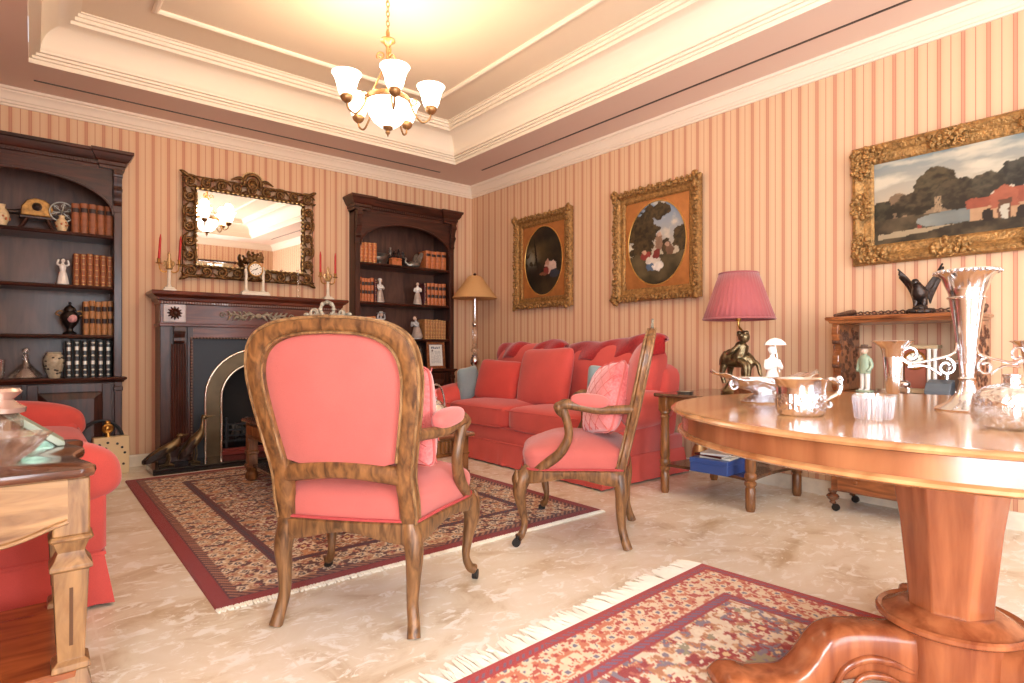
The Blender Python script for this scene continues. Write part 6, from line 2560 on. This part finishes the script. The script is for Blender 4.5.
t = thing('powder_jar', 'round cut-glass jar with embossed silver lid at the right edge of the photo', 'jar', (1.700, .300, TT))
m = MB().lathe([(0, .0), (.045, 0), (.066, .012), (.074, .035), (.070, .056), (.066, .056), (.069, .035), (.06, .016), (0, .008)], 48, lobe=lambda a, z: 1 + .012 * math.cos(20 * a))
m.build('bowl', GLASS, t, smooth=30)
m = MB()
for i in range(22):
    for j in range(4):
        a = 2 * PI * (i + .5 * (j % 2)) / 22
        z = .013 + .012 * j
        r = np.interp(z, [0, .012, .035, .056], [.05, .066, .074, .070])
        m.ball((r * math.cos(a), r * math.sin(a), z), (.0068, .0068, .0060), 5, 4)
m.build('cut_facets', GLASS_T, t, smooth=0)
m = MB().lathe([(.072, .055), (.073, .060), (.068, .078), (.050, .094), (.026, .102), (.016, .104), (.015, .116), (.018, .119), (.018, .124), (0, .126)], 40)
m.build('lid', SILVER_R, t, smooth=50)

# ------------------------------------------------------------------ side table by the sofa
t = thing('side_table', 'square wooden side table with turned legs and lower shelf beside the long sofa', 'side table', (3.735, 2.165, 0))
hx, hy = .36, .37
m = MB()
m.wrap_mould([(-.012, .668), (0, .672), (.006, .682), (.0, .695)], -hx, hx, -hy, hy)
m.build('top', W_sidetop, t, smooth=25)
m = MB()
for (a0, b0, a1, b1) in ((-hx + .03, -hy + .03, hx - .03, -hy + .05), (-hx + .03, hy - .05, hx - .03, hy - .03), (-hx + .03, -hy + .05, -hx + .05, hy - .05), (hx - .05, -hy + .05, hx - .03, hy - .05)):
    m.box(a0, b0, .585, a1, b1, .67, .003)
m.build('apron', W_side, t)
for sx in (-1, 1):
    for sy in (-1, 1):
        m = MB()
        x, y = sx * (hx - .05), sy * (hy - .055)
        m.box(x - .033, y - .033, .57, x + .033, y + .033, .67, .004)
        m.lathe([(.024, 0), (.030, .02), (.030, .14), (.026, .15), (.036, .165), (.036, .18), (.026, .19), (.036, .205), (.038, .225), (.028, .24), (.034, .26), (.030, .40), (.027, .52), (.034, .53), (.024, .545), (.036, .56), (.033, .575)], 18, (x, y, 0))
        m.build('leg', W_side, t, smooth=40)
m = MB()
pts = []
for k in range(4):
    c0 = [(-1, -1), (1, -1), (1, 1), (-1, 1)][k]
    c1 = [(1, -1), (1, 1), (-1, 1), (-1, -1)][k]
    for i in range(10):
        u = i / 10
        x, y = c0[0] + (c1[0] - c0[0]) * u, c0[1] + (c1[1] - c0[1]) * u
        b = 1 - .10 * math.sin(PI * u)
        pts.append((x * (hx - .03) * (b if abs(x) == 1 and 0 < u else (1 if u == 0 else 1)), y * (hy - .035) * (b if abs(y) == 1 and 0 < u else 1)))
m.prism(pts, .185, .205, 'xy')
m.build('lower_shelf', W_sidetop, t, smooth=0, bevel=.003)

t = thing('book_box', 'blue box lying on the lower shelf of the side table', 'box', (3.50, 2.10, .205), .05)
MB().box(-.155, -.13, 0, .155, .13, .085, .003).build('body', BLUE_BOX, t)
MB().box(-.158, -.133, .06, .158, .133, .09, .003).build('lid', BLUE_BOX, t)
for k, (dx, dz, rz, w, d, h, mt, lb) in enumerate(((.0, .090, .15, .125, .10, .014, PAPER, 'white paperback lying directly on the blue box'), (-.02, .104, -.12, .13, .105, .012, LEATHER_R, 'maroon-edged booklet in the middle of the stack on the blue box'),
                                                     (-.03, .116, .25, .115, .09, .012, PORC_G, 'grey booklet on top of the stack on the blue box'))):
    t = thing('book', lb, 'book', (3.51 + dx, 2.09, .205 + dz), rz)
    m = MB().box(-w, -d, 0, w, d, .002)
    m.box(-w, -d, h - .002, w, d, h)
    m.box(-w, -d, 0, -w + .003, d, h)
    m.build('cover', mt, t, smooth=0)
    MB().box(-w + .003, -d + .004, .002, w - .004, d - .004, h - .002).build('page_block', PAPER, t, smooth=0)
t = thing('brass_bell', 'small brass pot standing behind the booklets on the lower shelf of the side table', 'pot', (3.62, 2.33, .205))
MB().lathe([(0, 0), (.05, 0), (.055, .03), (.05, .10), (.03, .14), (.035, .16), (.03, .16), (0, .15)], 20).build('body', BRASS_A, t, smooth=50)
t = thing('glass_dish', 'cut-glass dish on the right of the lower shelf of the side table', 'dish', (3.86, 2.02, .205))
m = MB().lathe([(0, .004), (.05, 0), (.10, .04), (.12, .085), (.115, .085), (.095, .045), (.045, .012), (0, .012)], 32, lobe=lambda a, z: 1 + .04 * math.cos(12 * a))
m.build('bowl', GLASS, t, smooth=40)

# bronze figural lamp
t = thing('table_lamp', 'bronze figural table lamp with rose pleated shade on the side table', 'table lamp', (3.775, 2.125, .695))
m = MB().lathe([(0, 0), (.10, 0), (.105, .02), (.09, .035), (.075, .06), (.06, .085), (0, .09)], 20, sx=1.0, sy=1.2, lobe=lambda a, z: 1 + .08 * math.sin(5 * a + 1) + .05 * math.sin(9 * a))
m.build('rocky_base', BRONZE, t, smooth=60)
m = MB()
# goat-like animal: trunk, neck, head and legs, beside a seated child
m.tube(smooth_path([(0, -.105, .20), (0, -.05, .235), (.0, .03, .235), (0, .085, .25)], 6), lerp_list([.03, .058, .055, .062], 19), 12)
m.tube(smooth_path([(0, .075, .255), (0, .10, .235), (.0, .115, .19)], 5), lerp_list([.05, .04, .03], 11), 10)
for (x, y, z) in ((.03, -.06, .2), (-.03, -.07, .2), (.03, .075, .2), (-.03, .09, .2)):
    m.tube(smooth_path([(x, y, z), (x * 1.3, y + .012, .135), (x * 1.2, y - .004, .07)], 5), lerp_list([.028, .017, .014], 11), 8)
m.tube(smooth_path([(0, -.10, .23), (0, -.14, .20), (0, -.155, .14), (.0, -.17, .12)], 5), lerp_list([.018, .016, .012, .006], 16), 8)
m.build('animal', BRONZE, t, smooth=60)
m = MB()
m.tube(smooth_path([(-.03, -.015, .23), (-.03, -.03, .285), (-.025, -.04, .335), (-.02, -.045, .355)], 5), lerp_list([.05, .048, .045, .02], 16), 12)
m.ball((-.02, -.05, .39), (.036, .04, .042), 12, 9)
for s in (-1, 1):
    m.tube(smooth_path([(-.03 + s * .03, -.04, .335), (-.04 + s * .055, -.0, .29), (-.03 + s * .04, .045, .275)], 5), lerp_list([.018, .016, .011], 11), 8)
    m.tube(smooth_path([(-.03 + s * .02, -.03, .235), (-.06 + s * .02, -.09, .20), (-.06 + s * .02, -.095, .12), (-.08 + s * .02, -.12, .105)], 5), lerp_list([.028, .022, .015, .012], 16), 8)
for k in range(10):
    a = k * 2.4
    m.ball((-.02 + .026 * math.cos(a), -.042 + .026 * math.sin(a), .41 + .01 * math.sin(k)), .016, 7, 5)
m.build('child', BRONZE, t, smooth=60)
m = MB()
m.tube(smooth_path([(0, .0, .24), (.02, -.01, .36), (.03, -.01, .43), (.0, -.0, .47), (0, 0, .56)], 6), .0075, 8)
m.lathe([(.014, .50), (.018, .51), (.018, .56), (.012, .575), (0, .575)], 14)
m.build('stem', BRASS, t)
m = MB()
n = 160


def shade(u, v):
    a = 2 * PI * u
    r = .236 + (.128 - .236) * v
    r *= 1 + .010 * math.cos(80 * a / 2)
    return (r * math.cos(a), r * math.sin(a), .515 + .315 * v)


m.grid(shade, n, 3, cu=True)
o = m.build('lamp_shade', SHADE_P, t, smooth=80)
o.modifiers.new('wall', 'SOLIDIFY').thickness = .003
m = MB()
for (r, z) in ((.236, .515), (.128, .83)):
    m.tube([(r * math.cos(a), r * math.sin(a), z) for a in np.linspace(0, 2 * PI, 48, endpoint=False)], .006, 6, closed=True)
for k in range(3):
    a = k * 2 * PI / 3
    m.tube([(0, 0, .56), (.127 * math.cos(a), .127 * math.sin(a), .82)], .003, 5)
m.build('shade_trim', SHADE_P, o)
t = thing('trinket_box', 'dark inlaid box on the side table beside the bronze lamp', 'box', (3.60, 1.955, .695), .1)
MB().box(-.10, -.055, 0, .10, .055, .045, .003).build('body', W_constop, t)
MB().box(-.103, -.058, .045, .103, .058, .066, .004).build('lid', W_constop, t)
m = MB()
m.box(-.06, -.03, .066, .06, .03, .068)
m.build('inlay', PEWTER, t, smooth=0)
t = thing('ashtray', 'low grey metal dish near the sofa corner of the side table', 'dish', (3.49, 2.36, .695))
MB().lathe([(0, 0), (.05, 0), (.058, .016), (.052, .016), (.045, .006), (0, .005)], 20).build('body', PEWTER, t, smooth=50)
t = thing('glass_paperweight', 'clear glass ornament at the foot of the bronze lamp', 'ornament', (3.585, 1.845, .695))
MB().lathe([(0, 0), (.03, 0), (.04, .02), (.035, .045), (.02, .06), (0, .062)], 16).build('body', GLASS, t, smooth=40)

# ------------------------------------------------------------------ whatnot desk with raised gallery shelf
t = thing('whatnot_desk', 'carved walnut whatnot with raised gallery shelf against the right wall', 'desk', (4.0, 1.17, 0))
y0, y1, xa, xb = -.345, .39, -.20, .205
m = MB()
m.box(xa + .02, y0 + .02, .13, xb, y1 - .02, .29, .004)
m.build('drawer_case', W_desk, t)
m = MB()
m.box(xa + .006, y0 + .06, .14, xa + .022, y1 - .06, .28, .004)
d = m.build('drawer', W_desk, t)
for y in (.22, -.22):
    m = MB().lathe([(.008, 0), (.007, .01), (.014, .018), (.012, .026), (0, .03)], 12)
    m.build('knob', W_desk, d, loc=(xa + .006, y, .205), rot=(0, -PI / 2, 0))
MB().box(xa, y0, .29, xb, y1, .31, .005).build('lower_shelf', W_desk, t)
for sx in (xa + .05, xb - .05):
    for sy in (y0 + .03, y1 - .02):
        m = MB().lathe([(.016, .045), (.02, .05), (.014, .06), (.034, .078), (.038, .09), (.03, .10), (.018, .108), (.026, .12), (.028, .132)], 16, (sx, sy, 0))
        l = m.build('leg', W_constop, t, smooth=40)
        w = MB()
        w.tube([(sx - .009, sy - .018, .022), (sx + .009, sy - .018, .022)], .022, 14)
        w.tube([(sx, sy, .05), (sx, sy - .016, .022)], .009, 6)
        w.build('caster', RUBBER, l, smooth=40)
        m = MB().lathe([(.022, .31), (.026, .33), (.016, .35), (.024, .42), (.026, .52), (.016, .60), (.026, .63), (.022, .66), (.028, .70), (.028, .715)], 16, (sx, sy, 0))
        m.build('post', W_desk, t, smooth=40)
m = MB()
m.wrap_mould([(-.01, .712), (.0, .716), (.008, .727), (0, .742)], y0, y1, xa, xb)
# wrap_mould runs along x: turn it so that it fronts -x
k = len(m.v)
m.v = [(p[1], p[0], p[2]) for p in m.v]
m.build('desk_top', W_desk, t, smooth=25)
m = MB()
m.wrap_mould([(-.02, 1.158), (-.006, 1.162), (.0, 1.176), (.012, 1.182), (.014, 1.196), (.008, 1.202)], y0 + .01, y1 + .005, xa + .04, xb)
m.v = [(p[1], p[0], p[2]) for p in m.v]
gs = m.build('gallery_shelf', W_desk, t, smooth=25)
m = MB()
m.box(xb - .03, y0 + .03, 1.202, xb - .012, y1 - .02, 1.225, .004)
rnd = random.Random(8)
for i in range(34):
    y = y0 + .04 + (y1 - y0 - .08) * i / 33
    m.tube(scroll((y, 1.232), .016, .004, 1.0, i * PI, axis='yz', d=xb - .021, n=9), .005, 5)
for yy in (y0 + .03, y1 - .02):
    m.tube(smooth_path([(xb - .03, yy, 1.245), (xb - .12, yy, 1.235), (xa + .08, yy, 1.212)], 5), lerp_list([.018, .018, .010], 11), 8)
    for i in range(6):
        x = xb - .03 - .045 * i
        m.ball((x, yy, 1.225 - .003 * i), (.014, .012, .012), 7, 5)
m.build('carved_gallery', W_carved, gs, smooth=50)
for sy, nm in ((y1 - .03, 1), (y0 + .03, -1)):
    m = MB()
    pr = [(xb - .01, .742), (xa + .07, .742), (xa + .05, .775), (xa + .065, .81), (xa + .10, .84), (xa + .085, .88), (xa + .06, .92), (xa + .065, .965), (xa + .11, .995), (xa + .10, 1.03), (xa + .065, 1.06), (xa + .05, 1.10), (xa + .06, 1.16), (xb - .01, 1.16)]
    m.prism(pr, sy - .02, sy + .02, 'xz')
    b = m.build('scroll_bracket', W_desk, t, smooth=0, bevel=.006)
    m = MB()
    rnd = random.Random(5)
    for i in range(60):
        x, z = rnd.uniform(xa + .11, xb - .06), rnd.uniform(.79, 1.12)
        for s in (-1, 1):
            m.tube(scroll((x, z), .018, .004, 1.2, rnd.uniform(0, 6), d=sy + s * .021, n=10), .003, 5)
    for z in (.79, .90, 1.05, 1.11):
        m.tube([(xa + .085, sy - .023, z), (xa + .085, sy + .023, z)], .016, 12)
    m.build('carving', W_carved, b, smooth=50)

t = thing('eagle_statue', 'dark bronze eagle with raised wings on top of the whatnot shelf', 'eagle statue', (4.02, 1.125, 1.2035), -PI / 2)
m = MB()
for i in range(9):
    a = i * .7
    m.ball((.045 * math.cos(a), .035 * math.sin(a), .018), (.032, .028, .02), 8, 6)
m.ball((0, 0, .035), (.04, .035, .03), 10, 8)
m.build('rock', BRONZE_D, t, smooth=60)
m = MB()
m.tube(smooth_path([(.01, .05, .06), (.0, .02, .09), (0, -.01, .13), (-.005, -.03, .165), (-.008, -.045, .18)], 6), lerp_list([.016, .034, .042, .026, .02], 25), 12)
m.ball((-.01, -.052, .188), (.02, .024, .02), 10, 8)
m.tube(smooth_path([(-.012, -.07, .188), (-.012, -.088, .182), (-.012, -.09, .172)], 4), lerp_list([.010, .007, .002], 9), 8)
for s in (-1, 1):
    m.tube([(s * .02, 0, .10), (s * .022, -.012, .05)], [.017, .010], 8)
m.build('body', BRONZE_D, t, smooth=60)
for s, out, up in ((-1, .092, .275), (1, .085, .285)):
    m = MB()

    def wing(u, v):
        # u along the span, v across the feathers
        x = s * (.02 + out * u ** 1.1)
        z = .15 + (up - .15) * u ** .85 - (1 - .55 * u) * .085 * v + .012 * math.sin(v * 14) * u
        y = .0 + .035 * v + .02 * math.sin(PI * u)
        return (x + s * .018 * v * (1 - u), y, z)
    m.grid(wing, 14, 16)
    o = m.build('wing', BRONZE_D, t, smooth=40)
    o.modifiers.new('wall', 'SOLIDIFY').thickness = .008

figurine('figurine', 'porcelain soldier in green coat, white breeches and dark hat on the whatnot desk', (3.895, 1.375, .742), -PI / 2 - .3, .265, PORC, SOLDIER_G, SKIN, 'tricorne', arms='down', male=True)
t = thing('carriage_clock', 'brass and white column mantel clock under the gallery shelf of the whatnot', 'clock', (4.03, 1.145, .742), -PI / 2)
m = MB().box(-.12, -.05, 0, .12, .05, .03, .004)
CASE = plain('pale_gilt_case', (206, 186, 150), rough=.3, metal=.4)
m.build('base', CASE, t)
MB().box(-.115, -.045, .262, .115, .045, .285, .004).build('cornice', CASE, t)
for x in (-.10, -.07, .07, .10):
    for y in (-.035,):
        MB().lathe([(.013, .03), (.010, .04), (.010, .25), (.013, .262)], 12, (x, y, 0)).build('column', PORC, t, smooth=40)
MB().box(-.055, -.03, .03, .055, .04, .262, .004).build('movement_box', plain('rose_veneer', (150, 88, 72), rough=.3, coat=.3), t)
m = MB()
m.tube([(.05 * math.cos(a), -.034, .195 + .05 * math.sin(a)) for a in np.linspace(0, 2 * PI, 28, endpoint=False)], .007, 6, closed=True)
m.build('bezel', BRASS, t)
o = colour_panel('dial', .096, .096, .002, dial, PAINTM, t, mask='oval')
o.location = (0, -.033, .195)
t = thing('inkwell', 'square cut-glass inkwell with silver lid on the whatnot desk', 'inkwell', (3.89, 1.165, .742))
MB().box(-.03, -.03, 0, .03, .03, .045, .006).build('bottle', GLASS, t)
MB().lathe([(.026, .045), (.03, .05), (.03, .065), (.018, .078), (0, .08)], 16).build('lid', SILVER, t, smooth=50)
t = thing('stamp_box', 'dark grey slanted box on the whatnot desk, behind the epergne stem', 'box', (3.90, 1.00, .742))
m = MB().prism([(-.05, 0), (.05, 0), (.05, .09), (-.02, .07), (-.05, .03)], -.06, .06, 'xz')
m.build('body', plain('slate_leather', (96, 104, 112), rough=.4), t, smooth=0, bevel=.004)
t = thing('glass_tray', 'low clear glass dish on the whatnot desk beside the inkwell', 'dish', (3.88, 1.26, .742))
MB().lathe([(0, 0), (.04, 0), (.05, .025), (.046, .025), (.036, .005), (0, .005)], 20).build('body', GLASS, t, smooth=50)
t = thing('photo_frame', 'small ornate silver photo frame on the whatnot desk, right of the clock', 'picture frame', (4.0, .93, .742), -PI / 2)
m = MB()
m.tube([(.06 * math.cos(a), 0, .10 + .09 * math.sin(a)) for a in np.linspace(0, 2 * PI, 24, endpoint=False)], .013, 8, closed=True)
m.build('frame', SILVER_R, t)
MB().prism([(.055 * math.cos(a), .10 + .085 * math.sin(a)) for a in np.linspace(0, 2 * PI, 24, endpoint=False)], -.002, .006).build('photograph', HAIR, t, smooth=0)
m = MB().tube([(0, .005, .12), (0, .07, .0)], .006, 6)
m.tube([(-.05, 0, .035), (-.055, 0, .0)], .008, 6)
m.tube([(.05, 0, .035), (.055, 0, .0)], .008, 6)
m.build('easel_strut', SILVER, t)

# ------------------------------------------------------------------ floor lamp in the corner
t = thing('floor_lamp', 'slim silver and crystal floor lamp with tan shade in the corner behind the sofa', 'floor lamp', (3.935, 5.46, 0))
MB().lathe([(0, 0), (.15, 0), (.155, .015), (.12, .03), (.04, .05), (.025, .08)], 28).build('base', SILVER, t, smooth=50)
m = MB().lathe([(.014, .07), (.014, .80), (.03, .81), (.05, .83), (.055, .87), (.045, .91), (.03, .92), (.04, .935), (.02, .95)], 20)
m.build('lower_pole', SILVER, t, smooth=50)
m = MB()
m.lathe([(.018, .95), (.045, .975), (.05, .99), (.045, 1.005), (.018, 1.03), (.03, 1.05), (.018, 1.07), (.02, 1.09), (.032, 1.13), (.03, 1.22), (.016, 1.27)], 12)
m.build('crystal', GLASS, t, smooth=0)
MB().lathe([(.016, 1.26), (.03, 1.275), (.03, 1.30), (.016, 1.315), (.012, 1.34), (.012, 1.72), (.02, 1.74), (0, 1.75)], 16).build('upper_pole', SILVER, t, smooth=50)
m = MB().lathe([(.255, 1.585), (.258, 1.59), (.255, 1.60), (.075, 1.838), (.07, 1.842), (.066, 1.836), (.248, 1.60)], 48)
m.build('lamp_shade', SHADE_T, t, smooth=40)
m = MB().lathe([(.012, 1.80), (.012, 1.85), (.022, 1.862), (.012, 1.875), (0, 1.88)], 12)
for k in range(3):
    a = k * 2 * PI / 3
    m.tube([(0, 0, 1.835), (.07 * math.cos(a), .07 * math.sin(a), 1.835)], .004, 5)
m.build('finial', W_dark, t, smooth=50)

# ------------------------------------------------------------------ console table behind the left sofa
t = thing('console_table', 'honey oak console table with shaped walnut top and lower shelf in the left foreground', 'console table', (-.30, 2.285, 0))
x1, yf, yb, zt = .435, -.325, .345, .68
pts = [(-.5, yf), (x1 - .035, yf), (x1, yf + .02), (x1 + .006, yf + .06)]
for k in range(24):
    u = k / 23
    pts.append((x1 - .016 + .016 * math.cos(u * 2 * PI * 1.5), yf + .08 + (yb - yf - .16) * u))
pts += [(x1 + .006, yb - .06), (x1, yb - .02), (x1 - .03, yb), (-.5, yb)]


def slab(z0, z1, ins):
    m = MB()
    c = (.0, 0)
    lays = [(z0, ins), (z0 + .006, ins * .2), ((z0 + z1) / 2, 0), (z1 - .005, ins * .15), (z1, ins)]
    v, f = [], []
    n = len(pts)
    for z, d in lays:
        for (x, y) in pts:
            sx = 1 - d / .45
            v.append((x * sx, y * (1 - d / .33), z))
    for i in range(len(lays) - 1):
        for k in range(n):
            l = (k + 1) % n
            f.append((i * n + k, i * n + l, i * n + n + l, i * n + n + k))
    f.append(tuple(range(n))[::-1])
    f.append(tuple((len(lays) - 1) * n + k for k in range(n)))
    return m.add(v, f)


slab(zt - .032, zt, .014).build('top', W_constop, t, smooth=30)
m = MB()
xs = np.linspace(-.45, x1 - .06, 40)
poly = [(-.45, zt - .032), (x1 - .06, zt - .032)] + [(x, zt - .165 + .020 * math.cos((x - .0) * 15) - .012 * abs(math.sin(x * 7.5))) for x in xs[::-1]]
m.prism(poly, yf + .03, yf + .055)
m.prism(poly, yb - .055, yb - .03)
m.box(x1 - .06, yf + .05, zt - .16, x1 - .05, yb - .05, zt - .032)
ap = m.build('apron', W_console, t, smooth=0)
m = MB()
m.tube([(x, yf + .028, zt - .158 + .020 * math.cos(x * 15) - .012 * abs(math.sin(x * 7.5))) for x in xs], .007, 6)
m.build('bead', W_console, ap)
for x in (x1 - .052, -.43):
    for y in (yf + .075, yb - .075):
        m = MB()
        m.box(x - .042, y - .042, zt - .19, x + .042, y + .042, zt - .032, .004)
        m.box(x - .050, y - .050, zt - .205, x + .050, y + .050, zt - .188, .007)
        v, f = [], []
        for (h_, z) in ((.040, zt - .205), (.030, zt - .235), (.038, zt - .255), (.048, zt - .27), (.048, zt - .28), (.040, zt - .285), (.030, .15), (.042, .14), (.044, .125), (.036, .12), (.040, .10), (.048, .06), (.034, .02), (.030, 0)):
            v += [(x - h_, y - h_, z), (x + h_, y - h_, z), (x + h_, y + h_, z), (x - h_, y + h_, z)]
        for i in range(13):
            for k in range(4):
                l = (k + 1) % 4
                f.append((i * 4 + k, i * 4 + l, i * 4 + 4 + l, i * 4 + 4 + k))
        f.append((3, 2, 1, 0))
        f.append((52, 53, 54, 55))
        m.add(v, f)
        lg = m.build('leg', W_consolev, t, smooth=20, bevel=.003)
        g = MB()
        for (dx, dy) in ((0, -1), (1, 0), (-1, 0), (0, 1)):
            P = [(x + dx * (.0325), y + dy * (.0325), zt - .33), (x + dx * .0262, y + dy * .0262, .19)]
            g.tube(P, .0075, 6)
        g.build('flute', plain('dark_flute_%d' % len(bpy.data.materials), (92, 58, 32), rough=.5), lg)
MB().box(-.48, yf + .035, .10, x1 - .04, yb - .035, .125, .005).build('lower_shelf', W_shelf, t)

t = thing('cut_glass_bowl', 'boat-shaped cut-glass bowl on the console table in the left foreground', 'bowl', (-.10, 2.12, .68), .15)
m = MB().lathe([(0, .004), (.045, 0), (.06, .008), (.10, .035), (.14, .085), (.136, .086), (.094, .042), (.05, .016), (0, .014)], 48, sx=1.05, sy=.8, lobe=lambda a, z: 1 + (.03 * math.cos(12 * a) if z > .03 else 0))
m.build('bowl', GLASS, t, smooth=25)
m = MB()
for k in range(14):
    a = 2 * PI * k / 14
    for s in (-1, 1):
        m.tube([((.066 + .066 * q) * 1.05 * math.cos(a + s * q * .4), (.066 + .066 * q) * .8 * math.sin(a + s * q * .4), .012 + .068 * q ** 1.2) for q in np.linspace(0, 1, 7)], .0035, 5)
m.build('cut_pattern', GLASS_T, t, smooth=0)
t = thing('glass_jar', 'tall lidded cut-glass jar at the left edge of the photo on the console', 'jar', (-.080, 2.40, .68))
m = MB().lathe([(0, 0), (.055, 0), (.06, .01), (.06, .10), (.05, .115), (.045, .12)], 12)
m.build('body', GLASS, t, smooth=0)
MB().lathe([(.05, .12), (.066, .125), (.068, .14), (.05, .15), (.035, .165), (.05, .18), (.058, .19), (.05, .20), (0, .205)], 24).build('lid', plain('rose_gold', (214, 186, 172), rough=.25, metal=.6), t, smooth=40)
t = thing('glass_display_frame', 'pale green slanted glass frame standing behind the cut-glass bowl on the console', 'picture frame', (.0, 2.51, .68))
v = [(-.09, .0, .125), (-.075, 0, .138), (.085, 0, .012), (.085, 0, .0), (.065, 0, 0)]
m = MB().prism([(p[0], p[2]) for p in v], -.06, .06)
m.build('rail', TARTAN, t, smooth=0, bevel=.003)
MB().prism([(-.09, .0), (.06, .0), (-.09, .118)], -.05, .05).build('glass_wedge', glassy('green_glass', (190, 214, 190), mixin=.4), t, smooth=0)

# ------------------------------------------------------------------ chandelier
CX, CY = 1.745, 3.364
t = thing('chandelier', 'brass chandelier with white glass bowl and five lit bell shades hanging from the tray ceiling', 'chandelier', (CX, CY, 0))
m = MB().lathe([(.07, ZT - .002), (.075, ZT - .02), (.05, ZT - .045), (.014, ZT - .06), (0, ZT - .06)], 24)
m.build('ceiling_rose', BRASS_A, t, smooth=50)
m = MB()
z = ZT - .055
k = 0
while z > 3.0:
    a = (k % 2) * PI / 2
    P = [(.011 * math.cos(q) * math.cos(a), .011 * math.cos(q) * math.sin(a), z - .02 + .021 * math.sin(q)) for q in np.linspace(0, 2 * PI, 10, endpoint=False)]
    m.tube(P, .0032, 5, closed=True)
    z -= .031
    k += 1
m.build('chain', BRASS_A, t)
m = MB().lathe([(.006, 3.03), (.012, 3.01), (.012, 2.985), (.02, 2.975), (.045, 2.965), (.048, 2.955), (.03, 2.945), (.02, 2.93), (.012, 2.915), (.012, 2.60), (.02, 2.58), (.03, 2.56), (.012, 2.54), (.012, 2.48)], 20)
m.build('stem', BRASS_A, t, smooth=50)
# scrolls round the stem
m = MB()
for k in range(3):
    a = 2 * PI * k / 3 + .3
    ca, sa = math.cos(a), math.sin(a)

    def TT_(P):
        return [(ca * p[0], sa * p[0], p[2]) for p in P]
    m.tube(TT_(scroll((.045, 2.865), .028, .010, 1.1, -.6, n=20)), .0055, 6)
    m.tube(TT_(smooth_path([(.014, 0, 2.80), (.05, 0, 2.74), (.10, 0, 2.64), (.128, 0, 2.585)], 6)), .0055, 6)
    m.tube(TT_(smooth_path([(.018, 0, 2.84), (.014, 0, 2.78), (.014, 0, 2.74)], 4)), .006, 6)
m.build('scrolls', BRASS_A, t)
m = MB()
m.lathe([(.135, 2.56), (.142, 2.565), (.145, 2.58), (.14, 2.595), (.13, 2.595), (.128, 2.565)], 40)
m.build('bowl_ring', BRASS_A, t, smooth=40)
m = MB().lathe([(.136, 2.565), (.134, 2.54), (.12, 2.49), (.09, 2.445), (.05, 2.415), (.0, 2.405)], 40)
m.build('bowl_shade', LAMP_GLASS, t, smooth=60)
m = MB().lathe([(.03, 2.415), (.034, 2.41), (.03, 2.398), (.012, 2.39), (.016, 2.375), (.006, 2.362), (0, 2.345)], 16)
m.build('finial', BRASS_A, t, smooth=50)
for k in range(5):
    a = math.radians(-119 + 72 * k + 10)
    ca, sa = math.cos(a), math.sin(a)

    def TT_(P):
        return [(ca * p[0], sa * p[0], p[2]) for p in P]
    m = MB()
    m.tube(TT_(smooth_path([(.138, 0, 2.575), (.165, 0, 2.505), (.215, 0, 2.445), (.262, 0, 2.465), (.272, 0, 2.51)], 7)), .0065, 8)
    m.tube(TT_(scroll((.165, 2.575), .026, .008, 1.1, PI, n=18)), .005, 6)
    m.lathe([(.012, 2.495), (.03, 2.51), (.038, 2.525), (.038, 2.537), (.03, 2.547), (.028, 2.547)], 18, (.272 * ca, .272 * sa, 0))
    m.build('arm', BRASS_A, t, smooth=50)
    m = MB().lathe([(.028, 2.540), (.042, 2.547), (.053, 2.572), (.061, 2.608), (.072, 2.645), (.089, 2.672), (.085, 2.674), (.068, 2.648), (.057, 2.608), (.047, 2.572), (.034, 2.555), (0, 2.55)], 32, (.272 * ca, .272 * sa, 0))
    m.build('bell_shade', LAMP_GLASS, t, smooth=60)
    l = bpy.data.lights.new('bulb', 'POINT')
    l.energy, l.color, l.shadow_soft_size = 6.2, (1.0, .74, .48), .05
    o = bpy.data.objects.new('bulb', l)
    COL.objects.link(o)
    o.parent = t
    o.location = (.272 * ca, .272 * sa, 2.73)
